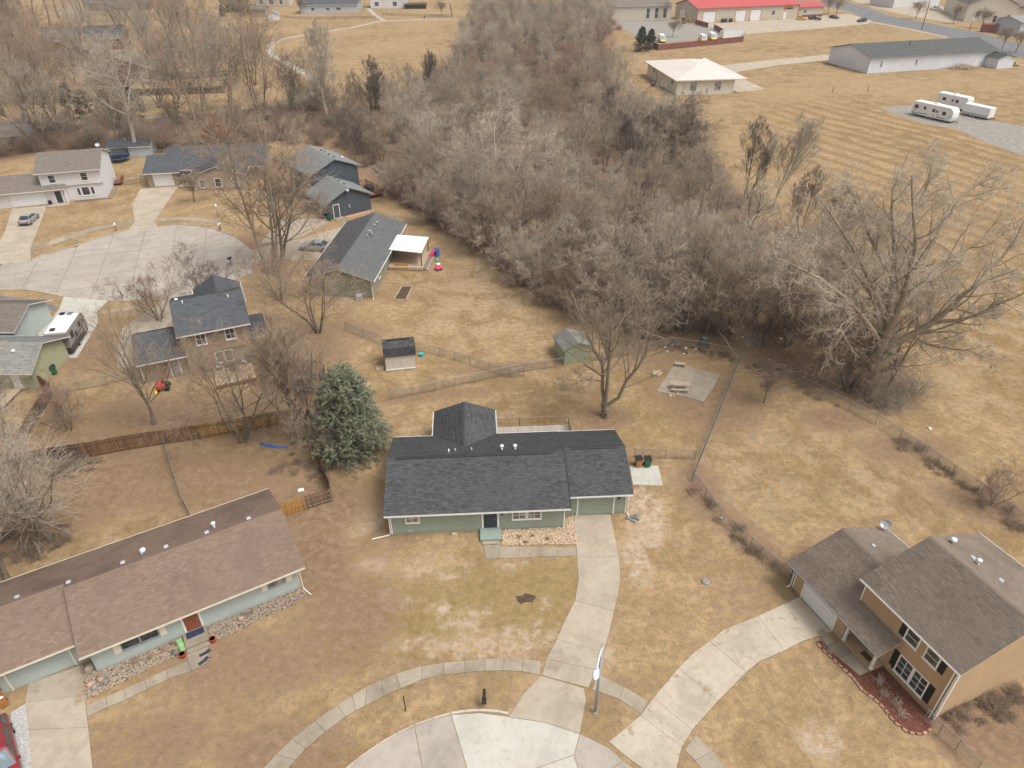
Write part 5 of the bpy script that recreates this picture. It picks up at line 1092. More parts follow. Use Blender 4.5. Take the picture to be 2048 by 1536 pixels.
# toys and small things of the middle yards
single('bench', MB().box(-1,1,-.2,.2,.42,.47).box(-1,1,.2,.24,.5,.9).box(-.9,-.8,-.2,.2,0,.42).box(.8,.9,-.2,.2,0,.42), 'orange wooden bench at the front of the deck', 'bench', at(802,540), R(-4), 'wood_new')
p = at(877,540); r = empty('toy_car', p, .5); tag(r, 'pink and white ride on toy car on the lawn', 'toy'); MB().cbox(-.45,.45,-.3,.3,.15,.55,.1).build('body', M['pink_toy'], r); MB().cbox(-.2,.3,-.25,.25,.9,1.0,.05).tube([(-.15,-.2,.5),(-.15,-.2,.9)],.03,4).tube([(.25,.2,.5),(.25,.2,.9)],.03,4).build('roof', M['litter_white'], r)
for x in (-.28,.28):
    for y in (-.3,.3): MB().disc((x,y,.14),(0,1,0),.14,.08,8).build('wheel', M['black_plastic'], r)
p = at(856,518); r = empty('toy_slide', p, R(-50)); tag(r, 'pink and blue toy slide beside the deck', 'slide'); MB().add([(-.25,0,0),(.25,0,0),(.25,1.3,1.0),(-.25,1.3,1.0),(-.25,0,.08),(.25,0,.08),(.25,1.3,1.08),(-.25,1.3,1.08)],[(3,2,1,0),(4,5,6,7),(0,1,5,4),(1,2,6,5),(2,3,7,6),(3,0,4,7)]).build('chute', M['pink_toy'], r); MB().box(-.28,-.2,1.3,1.9,0,1.2).box(.2,.28,1.3,1.9,0,1.2).box(-.28,.28,1.3,1.9,1.0,1.06).build('ladder', M['blue_pad'], r)
single('toy_ball', MB().dome((0,0,.12),.22,.2,10).dome((0,0,.12),.22,-.12,10), 'teal toy lying above the pink toy car', 'toy', at(874,523), 0, 'teal_toy', True); single('toy_tub', MB().tube([(0,0,0),(0,0,.35)],[.25,.32],10), 'teal tub on the grass right of the beige shed', 'tub', at(843,712), 0, 'teal_toy'); single('toy_tub', MB().tube([(0,0,0),(0,0,.25)],[.25,.3],10), 'teal tub on the lawn right of the brown house', 'tub', at(551,699), 0, 'teal_toy')
root = empty('garden_bed', at(807,590), R(0)); tag(root, 'long raised garden bed with pale timber edge on the lawn', 'garden bed'); gb = [Vector(g2(*q))-root.location.xy for q in ((804,575),(825,575),(812,602),(788,601.5))]
MB().prism([tuple(q) for q in gb], 0, .16).build('bed_soil', M['soil'], root)
for i in range(4): a,b = gb[i],gb[(i+1)%4]; d = b-a; MB().box(-.05,d.length+.05,-.05,.05,0,.24).build('timber', M['wood_pale'], root, loc=(a.x,a.y,0), rz=math.atan2(d.y,d.x))
p = at(330,778); r = empty('lawn_mower', p, .3); tag(r, 'red riding mower at the back of the brown house', 'mower'); MB().cbox(-.75,.2,-.4,.4,.25,.75,.1).cbox(-.7,-.1,-.3,.3,.7,.95,.1).build('body', M['red_toy'], r); MB().cbox(.1,.5,-.22,.22,.5,.9,.08).build('seat', M['black_plastic'], r); MB().tube([(-.05,0,.8),(.05,0,1.1)],.02,5).disc((.05,0,1.1),(.3,0,1),.17,.03,12).build('steering_wheel', M['black_plastic'], r)
for x,y,q in ((-.6,.42,.2),(-.6,-.42,.2),(.35,.45,.28),(.35,-.45,.28)): MB().disc((x,y,q),(0,1,0),q,.2,12).build('wheel', M['tyre'], r)
single('leaf_blower', MB().cbox(-.3,.3,-.12,.12,0,.3,.05).tube([(.3,0,.15),(.8,0,.1)],.06,6), 'yellow tool lying on the lawn behind the brown house', 'tool', at(313,788), 2, 'yellow_toy')
# deck furniture of the brown house
for i,(x,y,l) in enumerate(((7.6,-1.3,'left grey chair on the brown house deck'),(10.4,-1.3,'right grey chair on the brown house deck'),(8.6,-1.1,'middle dark chair on the brown house deck'))):
    q = BROWN.world(x,y,.5); r = empty('patio_chair', q, BROWN.a+i); tag(r, l, 'chair'); mm = 'grey_siding' if i < 2 else 'black_plastic'
    MB().box(-.25,.25,-.25,.25,.4,.45).build('seat', M[mm], r); MB().box(-.25,.25,.22,.27,.45,.95).build('backrest', M[mm], r)
    for a in (-.22,.22):
        for b in (-.22,.22): MB().box(a-.02,a+.02,b-.02,b+.02,0,.4).build('leg', M['black_metal'], r)
q = BROWN.world(9.3,-2.0,.5); r = empty('patio_table', q, BROWN.a); tag(r, 'dark round table on the brown house deck', 'table'); MB().tube([(0,0,.68),(0,0,.72)],.55,14).build('tabletop', M['black_plastic'], r); MB().tube([(0,0,0),(0,0,.68)],.05,6).build('pedestal', M['black_metal'], r)
q = BROWN.world(10.4,-2.9,.5); r = empty('barbecue_grill', BROWN.world(11.0,-1.0,.5), BROWN.a); tag(r, 'black barbecue grill against the brown house wall', 'grill'); MB().box(-.5,.5,-.25,.25,.1,.75).build('cart', M['black_metal'], r); MB().cbox(-.4,.4,-.27,.27,.75,1.1,.12).build('lid', M['black_plastic'], r)
single('water_slide', MB().tube([(-1.5,.35,.04),(-.7,.05,.04),(.2,-.1,.04),(1.3,-.1,.04)], [.1,.16,.16,.1], 6), 'blue plastic strip lying on the brown grass', 'plastic strip', at(549,893), -.05, 'blue_pad')
single('pallet', MB().box(-.6,.6,-.5,-.4,0,.1).box(-.6,.6,-.05,.05,0,.1).box(-.6,.6,.4,.5,0,.1).box(-.55,-.4,-.5,.5,.1,.13).box(-.2,-.05,-.5,.5,.1,.13).box(.15,.3,-.5,.5,.1,.13).box(.42,.57,-.5,.5,.1,.13), 'wooden pallet leaning in the left thicket', 'pallet', at(40,970), .4, 'wood_pale')
single('pallet', MB().box(-.6,.6,-.5,-.4,0,.1).box(-.6,.6,.4,.5,0,.1).box(-.55,-.4,-.5,.5,.1,.13).box(-.1,.1,-.5,.5,.1,.13).box(.42,.57,-.5,.5,.1,.13), 'orange brown pallet under the trees at the left', 'pallet', at(28,1003), 1.2, 'wood_brown')
single('heat_pump', MB().cbox(-.35,.35,-.35,.35,0,.75,.06).tube([(0,0,.75),(0,0,.78)],.28,12), 'grey air conditioner at the garage corner of the tan house', 'air conditioner', RIGHT.world(-6.95,-.3), 0, 'galv_dark')
single('paper_scrap', MB().box(-.25,.25,-.2,.2,0,.03), 'white board lying behind the lattice fence', 'board', at(602,980), .3, 'litter_white')
# ---------------------------------------------------------------- vehicles
def wheel(r, x, y, rad, w=.2):
    o = MB().tube([(0,-w/2,0),(0,-w/2+.03,0),(0,w/2-.03,0),(0,w/2,0)], [rad*.9,rad,rad,rad*.9], 16).build('wheel', M['tyre'], r, loc=(x,y,rad))
    MB().tube([(0,-w/2-.012,0),(0,w/2+.012,0)], rad*.6, 12).build('rim', M['rim'], o)
def loft(st, mat, name, parent, smooth=False):
    """st: stations (x, [(y,z) half outline from bottom centre to top centre])"""
    mb = MB(); n = len(st[0][1]); vs = []
    for x, half in st:
        ring = [(x, y, z) for y, z in half]+[(x, -y, z) for y, z in half[::-1]]; vs += ring
    m = 2*n; fs = [(i*m+k, i*m+(k+1) % m, (i+1)*m+(k+1) % m, (i+1)*m+k) for i in range(len(st)-1) for k in range(m)]
    fs += [tuple(range(m-1,-1,-1)), tuple(range((len(st)-1)*m, len(st)*m))]
    return mb.add(vs, fs).build(name, mat, parent, smooth)
def car(p, heading, mat, label, kind='sedan', cat='car', L=4.6, Wd=1.8, roofmat=None):
    """+x is the front"""
    r = empty({'sedan':'parked_car','suv':'parked_car','pickup':'pickup_truck','van':'van'}[kind], p, heading); tag(r, label, cat)
    w = Wd/2; b = M[mat]; h = {'sedan':(.95,1.42),'suv':(1.05,1.72),'pickup':(1.12,1.82),'van':(1.25,2.55)}[kind]; zb, zr = h; f = L/2
    hood = {'sedan':.86,'suv':.96,'pickup':1.06,'van':1.15}[kind]
    def sec(wd, z0, z1): return [(0,z0),(wd*.93,z0),(wd,z0+.18),(wd,z1-.12),(wd*.94,z1),(0,z1+.015)]
    if kind == 'sedan': prof = [(-f,.9,.42,.82),(-f+.12,.96,.3,.92),(-f+1.0,1,.24,.95),(0,1,.24,.95),(f-1.5,1,.24,.93),(f-.5,.98,.26,.82),(f-.1,.92,.32,.7),(f,.84,.4,.6)]
    elif kind == 'van': prof = [(-f,.97,.4,1.25),(-f+.1,1,.35,1.27),(0,1,.35,1.27),(f-1.6,1,.35,1.25),(f-.9,.98,.35,1.15),(f-.15,.93,.4,.95),(f,.86,.45,.8)]
    elif kind == 'suv': prof = [(-f,.93,.45,1.02),(-f+.1,.98,.34,1.06),(0,1,.3,1.06),(f-1.3,1,.3,1.03),(f-.4,.97,.32,.93),(f-.08,.92,.38,.82),(f,.86,.45,.7)]
    else: prof = [(-f,.97,.5,1.08),(-f+.05,.99,.42,1.1),(-.6,1,.4,1.1),(f-1.7,1,.38,1.12),(f-.4,.97,.4,1.02),(f-.06,.93,.45,.9),(f,.88,.5,.8)]
    loft([(x, sec(w*k, z0, z1)) for x,k,z0,z1 in prof], b, 'body', r, False)
    c = {'sedan':(-f+.45,-f+1.25,f-2.35,f-1.35),'suv':(-f+.15,-f+.5,f-2.2,f-1.3),'pickup':(-.85,-.7,f-2.5,f-1.65),'van':(-f+.05,-f+.15,f-1.75,f-.85)}[kind]
    x0,x1,x2,x3 = c; z0 = prof[3][3]-.02; wr = w*(.74 if kind != 'van' else .86)
    mb = MB(); vs = [(x0,-w*.93,z0),(x3,-w*.93,z0),(x3,w*.93,z0),(x0,w*.93,z0),(x1,-wr,zr-.06),(x2,-wr,zr-.06),(x2,wr,zr-.06),(x1,wr,zr-.06),(x1+.12,-wr*.88,zr),(x2-.12,-wr*.88,zr),(x2-.12,wr*.88,zr),(x1+.12,wr*.88,zr)]
    mb.add(vs, [(0,1,5,4),(1,2,6,5),(2,3,7,6),(3,0,4,7),(4,5,9,8),(5,6,10,9),(6,7,11,10),(7,4,8,11),(8,9,10,11)]); mb.build('cabin', M[roofmat] if roofmat else b, r)
    def pane(q, name, gm):
        q = [Vector(v) for v in q]; n_ = (q[1]-q[0]).cross(q[3]-q[0]).normalized()*.012; c_ = sum(q, Vector())/4
        q = [c_+(v-c_)*.9 for v in q]; MB().add([v+n_ for v in q]+[v-n_ for v in q], [(0,1,2,3),(7,6,5,4),(0,4,5,1),(1,5,6,2),(2,6,7,3),(3,7,4,0)]).build(name, M[gm], r)
    V = vs; pane((V[1],V[2],V[6],V[5]), 'windscreen', 'windscreen')
    if kind != 'van': pane((V[3],V[0],V[4],V[7]), 'rear_window', 'car_glass')
    lerp = lambda a,b,t: tuple(a[i]+(b[i]-a[i])*t for i in range(3))
    segs = {'sedan':((.03,.48),(.52,.97)),'suv':((.03,.3),(.34,.64),(.68,.97)),'pickup':((.03,.45),(.5,.97)),'van':((.74,.97),)}[kind]
    for s0,s1 in segs:
        pane((lerp(V[0],V[1],s0),lerp(V[0],V[1],s1),lerp(V[4],V[5],s1),lerp(V[4],V[5],s0)), 'side_window', 'car_glass'); pane((lerp(V[3],V[2],s1),lerp(V[3],V[2],s0),lerp(V[7],V[6],s0),lerp(V[7],V[6],s1)), 'side_window', 'car_glass')
    rad = {'sedan':.32,'suv':.36,'pickup':.4,'van':.36}[kind]
    for x in (-f+.85, f-.9):
        for y in (-w+.08, w-.08): wheel(r, x, y, rad)
    for y in (-w*.7, w*.7):
        MB().cbox(f-.22,f-.03,y-.16,y+.16,.58,.74,.04).build('headlight', M['lamp_light'], r); MB().box(-f-.01,-f+.1,y-.16,y+.16,.68,.86).build('tail_light', M['flag_red'], r)
        s = 1 if y > 0 else -1; MB().box(x3-.35,x3-.2,s*w,s*(w+.18),z0+.02,z0+.16).build('mirror', b, r)
    MB().box(-f-.03,-f+.06,-w*.8,w*.8,.4,.55).build('bumper', M['black_plastic'], r); MB().box(f-.08,f+.03,-w*.75,w*.75,.36,.5).build('bumper', M['black_plastic'], r)
    if kind == 'pickup': MB().box(-f+.15,-.95,-w*.8,w*.8,1.09,1.115).build('bed_cover', M['black_plastic'], r)
    return r
def hd(a, b): d = Vector(g2(*b))-Vector(g2(*a)); return math.atan2(d.y, d.x)
car(at(60,443), hd((45,452),(75,424)), 'silver_car', 'silver sedan parked on the driveway of the white house')
car(at(632,499), math.pi-.12, 'silver_car', 'silver sedan half hidden beside the grey green house')
RC = gp(31,1490,.9); RH = hd((16,1430),(42,1536)); car(Vector((RC.x,RC.y,0))+Vector((math.sin(RH),-math.cos(RH),0))*1.0, RH, 'red_car', 'red extended cab vehicle cut by the lower left edge', 'suv', 'truck', 5.4, 1.95)
car(at(1668,37), hd((1655,36),(1680,39)), 'navy_car', 'dark blue sedan parked at the far lot, right of the pickup'); car(at(1723,44), hd((1735,42),(1712,44)), 'navy_car', 'dark hatchback leaving the far lot alone', 'suv'); car(at(1629,40), hd((1620,39),(1645,41)), 'black_car', 'black pickup between the yellow car and the blue sedan', 'pickup', 'truck', 5.6, 1.95)
y_ = car(at(1602,40), hd((1590,40),(1615,41)), 'yellow_car', 'yellow and orange car parked at the red roofed building', 'suv'); MB().box(-1.4,.8,-.92,-.905,.6,.95).box(-1.4,.8,.905,.92,.6,.95).build('side_decal', M['orange_paint'], y_)
car(at(1410,127), hd((1400,124),(1425,130)), 'white_car', 'white car behind the beige hip roofed building'); car(at(1871,20), .3, 'white_car', 'white pickup parked by the white industrial building', 'pickup', 'truck', 6, 2)
for (x,y,l) in ((1323,84,'yellow van alone by the evergreens in the fenced yard'),(1405,84,'left yellow van of the pair behind the red fence'),(1424,80,'right yellow van of the pair behind the red fence')):
    v = car(at(x,y), hd((1310,68),(1332,84)), 'yellow_car', l, 'van', 'van', 6.0, 2.05, 'white_car'); MB().box(-2.9,-.4,-1.04,-1.027,.55,1.2).box(-2.9,-.4,1.027,1.04,.55,1.2).build('side_decal', M['orange_paint'], v); MB().box(-2.6,-.3,-.93,-.85,1.5,2.2).box(-2.6,-.3,.85,.93,1.5,2.2).build('side_panel', M['yellow_car'], v)
# camper trailers
def trailer(p, heading, L, W_, H, label, side='rv_white', roof='rv_white', cat='camper trailer', name='camper_trailer', windows=(), front='round', axles=2, ac=True, lower=None, stripes=None, door=None):
    """+x is the towing end"""
    r = empty(name, p, heading); tag(r, label, cat); f = L/2; w = W_/2; z0 = .45
    if front == 'round': pf = [(-f,z0),(f-.25,z0),(f,z0+.9),(f-.05,H-.8),(f-.5,H-.15),(f-.9,H-.05),(-f+.1,H-.05),(-f,H-.15)]
    elif front == 'wedge': pf = [(-f,z0),(f,z0),(f,H-.05),(-f,H-.05)]
    else: pf = [(-f,z0),(f-.1,z0),(f,z0+.3),(f,H-.3),(f-.3,H-.05),(-f+.3,H-.05),(-f,H-.3)]
    MB().extr(pf, 'y', -w, w).build('body', M[side], r)
    rp = [(x,z) for x,z in pf if z > H-.4 and x < f-.02]; MB().box(-f+.12, f-(.9 if front == 'round' else .1), -w+.02, w-.02, H-.052, H+.02).build('roof', M[roof], r)
    if lower: MB().box(-f-.01, f-.2, -w-.012, w+.012, z0-.02, z0+.55).build('lower_panel', M[lower], r)
    if stripes:
        for s in (-1,1):
            for k,(a,b,c,d) in enumerate(stripes): MB().add([(a,s*(w+.014),c),(b,s*(w+.014),d),(b,s*(w+.014),d+.14),(a,s*(w+.014),c+.14),(a,s*(w+.004),c),(b,s*(w+.004),d),(b,s*(w+.004),d+.14),(a,s*(w+.004),c+.14)],[(0,1,2,3),(7,6,5,4),(0,4,5,1),(3,2,6,7),(0,3,7,4),(1,5,6,2)]).build('stripe', M['rv_dark'], r)
    for x,z,ww,hh in windows:
        for s in (-1,1):
            o = MB().box(x-ww/2-.05,x+ww/2+.05,s*w-.02 if s<0 else s*w, s*w if s<0 else s*w+.02,z-hh/2-.05,z+hh/2+.05).build('window', M['black_trim'], r); MB().box(x-ww/2,x+ww/2,s*(w+.02),s*(w+.034),z-hh/2,z+hh/2).build('pane', M['car_glass'], o)
    if door is not None:
        o = MB().box(door-.36,door+.36,-w-.03,-w,z0+.15,z0+2.0).build('door', M[side], r); MB().box(door-.2,door+.2,-w-.045,-w-.03,z0+1.3,z0+1.8).build('pane', M['car_glass'], o); MB().box(door-.4,door-.36,-w-.035,-w,z0+.1,z0+2.05).box(door+.36,door+.4,-w-.035,-w,z0+.1,z0+2.05).build('door_frame', M['rv_dark'], r)
    for k in range(axles):
        for y in (-w+.12,w-.12): wheel(r, -.4+(k-(axles-1)/2)*.85, y, .34, .22)
    if ac: MB().cbox(-.6,.5,-.4,.4,H+.02,H+.32,.1).build('roof_unit', M['rv_white'], r)
    MB().tube([(f-.2,-.5,z0+.05),(f+1.1,0,z0)], .05, 5).tube([(f-.2,.5,z0+.05),(f+1.1,0,z0)], .05, 5).tube([(f+.9,0,z0),(f+.9,0,.02)], .04, 5).build('hitch', M['black_metal'], r)
    MB().box(-f+.1,f-.3,-w+.2,w-.2,z0-.15,z0).build('chassis', M['black_metal'], r); return r
t = trailer(Vector((-52.0,72.25,0)), R(100), 5.6, 2.35, 3.0, 'grey camper trailer with white roof on the pale driveway at left', 'rv_grey', 'rv_white', windows=((-1.6,2.1,.7,.7),(-.6,1.6,.5,.5),(.9,2.1,.6,.5)), axles=1, stripes=((-2.6,1.5,1.0,1.5),(-2.6,.5,.8,1.0)), lower='rv_dark', door=1.9)
MB().cbox(1.5,2.2,-.45,.1,3.02,3.1,.03).build('solar_panel', M['glass_blue'], t); MB().cbox(1.6,2.1,.4,.9,3.02,3.22,.08).build('roof_hatch', M['black_plastic'], t); MB().cbox(-2.3,-1.8,.2,.7,3.02,3.22,.08).build('roof_hatch', M['black_plastic'], t)
MB().box(2.02,2.46,-1.19,1.19,.6,2.75).build('front_cap', M['rv_dark'], t); MB().tube([(-2.7,1.2,2.9),(2.3,1.2,2.9)],.06,6).build('awning_roll', M['black_metal'], t)
RV = Vector(g2(1866,241)); trailer(Vector((102.1,178.9,0)), R(-59.5), 10.4, 2.5, 3.3, 'long white camper trailer with dark swooshes, front most on the gravel lot', windows=((-4.2,2.2,.9,.7),(-2.0,2.2,.5,.6),(.3,2.1,.5,.6),(3.0,1.9,.8,.7)), stripes=((-5.1,-3.6,.7,1.9),(-3.2,-2.9,.6,2.4),(1.6,1.9,.6,2.6),(3.8,4.8,.7,1.8),(-5.0,-1.0,.6,.9),(.5,3.6,.8,.7)), door=1.1)
trailer(Vector(g2(1904,216)).to_3d(), R(-61), 8.2, 2.5, 3.2, 'white camper trailer standing behind the long camper', windows=((-2,2.0,.8,.6),(1.5,2.0,.7,.6)), front='box', door=.3)
trailer(Vector(g2(1953,234)).to_3d(), R(-60), 6.6, 2.4, 2.7, 'white cargo trailer right of the campers on the gravel lot', cat='cargo trailer', name='cargo_trailer', front='wedge', ac=False, lower='vent_metal')
trailer(Vector(g2(1462,77)).to_3d(), R(200), 9.0, 2.5, 2.9, 'pale grey container trailer behind the red slatted fence', 'rv_white', 'vent_metal', 'container', 'container_trailer', front='wedge', ac=False)
# backhoe in the yard
r = empty('backhoe_loader', at(1364,47), R(160)); tag(r, 'yellow backhoe loader parked at the red roofed building', 'backhoe')
MB().cbox(.2,2.2,-.45,.45,.7,1.5,.1).cbox(-1.6,.3,-.7,.7,.6,1.2,.05).build('body', M['yellow_paint'], r); c_ = MB().box(-1.0,.2,-.65,.65,2.5,2.62)
for x in (-.95,.12):
    for y in (-.6,.55): c_.box(x,x+.07,y,y+.06,1.2,2.5)
cb = c_.build('cab', M['yellow_paint'], r); MB().box(-.9,.13,-.56,.56,1.25,2.48).build('cab_glass', M['car_glass'], cb)
for x,y,q in ((-.9,-.85,.75),(-.9,.85,.75),(1.6,-.75,.5),(1.6,.75,.5)): wheel(r,x,y,q,.4)
MB().tube([(-1.6,0,1.0),(-2.6,0,2.8),(-3.7,0,1.8),(-3.6,0,.7)], [.16,.14,.12,.1], 6).build('boom', M['yellow_paint'], r); MB().add([(-3.9,-.35,.1),(-3.3,-.35,.3),(-3.4,-.35,.8),(-3.9,.35,.1),(-3.3,.35,.3),(-3.4,.35,.8)],[(0,1,2),(5,4,3),(0,3,4,1),(1,4,5,2),(2,5,3,0)]).build('bucket', M['orange_paint'], r)
MB().tube([(.6,.65,1.3),(2.4,.65,.9),(2.9,.65,.4)],.1,5).tube([(.6,-.65,1.3),(2.4,-.65,.9),(2.9,-.65,.4)],.1,5).build('loader_arm', M['yellow_paint'], r); MB().extr([(2.7,.1),(3.6,.1),(2.9,.35),(2.9,.8),(2.7,.8)],'y',-1.1,1.1).build('loader_bucket', M['yellow_paint'], r)

# ---------------------------------------------------------------- buildings of the far side
h = House('warehouse', 'long beige metal building with red roof and white doors at the top', 'building', (80.38,345.36), 18)
h.walls(0,52,0,19,5.7,'beige_metal','x',None,2.4,lap=0); h.walls(52,68,3,15,4.2,'beige_metal','x',None,1.5,lap=0)
def metal_roof(h, a0,a1,e0,e1,zE,zR,mat,seam=1.2):
    pk = (e0+e1)/2; o = MB().extr([(e0,zE),(pk,zR),(e1,zE),(e1,zE-.2),(pk,zR-.2),(e0,zE-.2)],'x',a0,a1).build('roof', M[mat], h.root); me = MB(); run = pk-e0
    me.add([(-.03,0,0),(.03,0,0),(.03,run,zR-zE),(-.03,run,zR-zE),(-.03,0,.06),(.03,0,.06),(.03,run,zR-zE+.06),(-.03,run,zR-zE+.06)],[(4,5,6,7),(0,1,5,4),(1,2,6,5),(2,3,7,6),(3,0,4,7)]); me = me.mesh('roof_seam'); me.materials.append(M[mat])
    for k in range(int((a1-a0)/seam)): link('roof_seam', me, o, (a0+.3+k*seam,e0,zE))
metal_roof(h,-.6,52.4,-.7,19.7,5.9,8.5,'red_metal_roof',1.5); metal_roof(h,52.4,68.6,2.3,15.7,4.35,5.9,'red_metal_roof',1.5)
for u,w_ in ((6.0,6),(21.8,5),(29.5,5.2)):
    h.gdoor('F',0,u,w_,4.3,trim='red_metal_roof',rows=4,cols=4,tw=.2)
h.gdoor('L',0,12.5,5,4.3,trim='red_metal_roof',tw=.2); h.window('F',0,38.8,2.9,1.6,1.8,mx=1); h.door('F',0,45.0,.1,1.3,2.6,'garage_white'); h.window('F',3,58,2.4,1.5,1.5,mx=1); h.box('wainscot','fence_red',52.05,68.05,2.9,2.99,0,1.0); h.corner(0,0,5.6,'red_metal_roof',.3); h.corner(52,0,5.6,'red_metal_roof',.3)
sg = h.box('wall_sign','black_trim',45.6,48.6,-.12,-.03,4.05,4.75); h.box('sign_flame','orange_paint',45.2,47.8,-.2,-.125,4.65,5.3,sg); h.box('sign_badge','red_toy',44.2,45.3,-.2,-.03,4.0,4.9,sg)
for i,u in enumerate((1.2,10.0,18.5,19.0,25.3,26.2,33.0,34.5,41.0,15.0)): 
    q = h.world(u,-1.2); tag(MB().tube([(0,0,0),(0,0,1.6),(0,0,1.7)],[.16,.16,.08],8).build('bollard', M['yellow_paint'], None, True, (q.x,q.y,0)), 'yellow bollard in front of the red roofed building', 'bollard', 'yellow bollards')
for i,u in enumerate((12.6,13.8,16.6)): q = h.world(u,-1.1); tag(MB().cbox(-.6,.6,-.5,.5,0,1.5,.1).build('dumpster', M['black_plastic'], None, False,(q.x,q.y,0),h.a), 'black bin standing between the white warehouse doors', 'bin', 'black bins at the warehouse')
h = House('barn', 'long pale blue barn with dark grey roof and lean to', 'barn', (108.97,234.43), 16)
h.walls(0,46,0,19,4.5,'barn_siding','x',None,2.2,lap=0); h.gable('x',-.5,48.5,-.6,19.6,4.6,7.0,'shingle_barn','fascia_grey',course=.4,tab=1.2); h.walls(42,48,0.1,19,4.4,'barn_siding',lap=0); h.walls(44.3,50.6,-5,-.05,3.0,'barn_siding','y',None,.9,lap=0)
h.gable('y',-5.4,1.5,43.8,51.1,3.1,4.15,'shingle_barn','fascia_grey',course=.4,tab=1.2)
for u in (4.6,17.5): h.window('F',0,u,2.4,.45,1.6,'white_trim','glass_blue',0,0,.06)
for k in range(46): MB().box(k*1.0-.02,k*1.0+.02,-.03,0,.1,4.4).build('panel_rib', M['barn_siding'], h.root)
h.vent(19,6.5,6.1,'pipe'); MB().tube([(19,6.2,5.6),(19,6.2,7.6)],.18,8).build('flue', M['galv_dark'], h.root); h.box('corner_trim','fascia_grey',-.08,.08,-.08,.08,.1,4.5); h.box('side_door','white_trim',40.2,41.4,-.06,-.03,.1,2.3)
h = House('hip_roof_building', 'low beige building with cream hip roof beside the wood', 'building', (44.60,204.04), 8)
h.walls(0,16,0,27,3.9,'pale_beige',lap=0)
x0,x1,y0,y1 = -.9,19.2,-.9,28.2; mb = MB().add([(x0,y0,4.0),(x1,y0,4.0),(x1,y1,4.0),(x0,y1,4.0),(9.1,9.6,6.0),(9.1,18.5,6.0),(x0,y0,3.75),(x1,y0,3.75),(x1,y1,3.75),(x0,y1,3.75)],[(0,1,4),(1,2,5,4),(2,3,5),(3,0,4,5),(0,6,7,1),(1,7,8,2),(2,8,9,3),(3,9,6,0),(9,8,7,6)]); mb.build('roof',M['cream_metal_roof'],h.root)
h.window('F',0,4.6,2.2,1.6,1.8,'fascia_grey','glass_light',1,0,.08); h.window('F',0,11.5,2.2,1.6,1.8,'fascia_grey','glass_light',1,0,.08); h.window('L',0,4,2.7,1.3,.9,'fascia_grey','glass',0,0,.08); h.window('L',0,20.5,2.7,1.3,.9,'fascia_grey','glass',0,0,.08); h.door('L',0,17.5,.1,1.2,2.4,'beige_metal',trim='fascia_grey'); h.pipe(16.1,-.1,3.8,.6,-.6); h.box('utility_meter','vent_metal',8.5,9,-.25,-.03,.8,1.6); h.vent(7,12,5.6,'pipe','vent_white')
h.corner(16,0,3.8,'white_trim',.2); h.corner(0,0,3.8,'pale_beige',.2)
def far_house(p, ang, w, d, e, rise, wall, roof, label, trim='white_trim', wins=(), axis='x', name='house', cat='house', tall=1.2):
    h = House(name, label, cat, p, ang); h.walls(0,w,0,d,e,wall,axis,None,rise*.92,lap=.35); 
    if axis == 'x': h.gable('x',-.5,w+.5,-.5,d+.5,e+.1,e+rise+.1,roof,trim,course=.4,tab=1.2)
    else: h.gable('y',-.5,d+.5,-.5,w+.5,e+.1,e+rise+.1,roof,trim,course=.4,tab=1.2)
    for u,z,ww in wins: h.window('F',0,u,z,ww,tall)
    return h
far_house(g2(601,27),9,27,9,3.4,2.0,'grey_siding','shingle_slate','long grey house with slate roof at the top edge',wins=((6,1.7,1.6),(13,1.7,1.6),(18,1.7,2.2)))
far_house(g2(690,21),9,8,10,4.2,2.2,'grey_siding','shingle_slate','grey house wing with brown door at the top edge',wins=((5,2.5,1.4),),axis='y')
hh = far_house(g2(742,17),5,18,10,6.5,2,'white_siding','shingle_slate','white two storey house with dark deck at the top edge',wins=((3,2,2),(7,4.6,2),(12,2,2),(15,4.6,2)),tall=1.8); hh.box('deck','wood_dark',16.5,28,-4,3,1.6,2.0); hh.box('deck_skirt','black_trim',17,27.5,-3.6,-3.5,0,1.6); hh.railing((16.5,-4,0),(28,-4,0),2.0,1.0,'wood_dark',.5,2.5)
hh = far_house(g2(512,13),3,17,9,6.5,2,'beige_metal','shingle_warm','tan two storey house behind the evergreens at the top edge',wins=((3,2,2),(8,2,2.2),(13,2,1.5)),tall=1.8)
far_house(g2(505,35),3,6.3,5,3.2,1.4,'taupe_siding','shingle_warm','grey brown garden shed in the far gardens','taupe_siding',name='garden_shed',cat='shed')
far_house(g2(538,41),6,4.0,4,2.6,1.1,'garage_white','shingle_grey','small white shed in front of the far gardens',axis='y',name='garden_shed',cat='shed')
hh = far_house(g2(178,172),12,18,14,3.6,3.6,'brick_brown','shingle_warm','brown brick house with white gable trim behind the pale barked tree','white_trim',wins=((4,1.8,1.3),(15.5,2.0,1.3)),axis='y',tall=1.6)
far_house(g2(118,134),12,12,14,3.4,3,'brick_brown','shingle_warm','brown house gable left of the brick house','white_trim',axis='y')
hh = far_house(g2(90,104),14,26,13,3.6,3.4,'brick_brown','shingle_slate','brown house with slate blue roof among the trunks at upper left','white_trim'); hh.walls(6,14,-4,0,3.4,'brick_brown','y',None,2.2,lap=0); hh.gable('y',-4.5,4,5.5,14.5,3.5,5.9,'shingle_slate',course=.4,tab=1.2)
far_house(g2(170,22),10,30,12,3.6,2.6,'brick_brown','shingle_slate','low dark roofed house at the far upper left','white_trim')
far_house(g2(-40,300),12,9,8,2.6,2.0,'grey_siding','shingle_warm','small house with pale roof at the left edge by the creek')
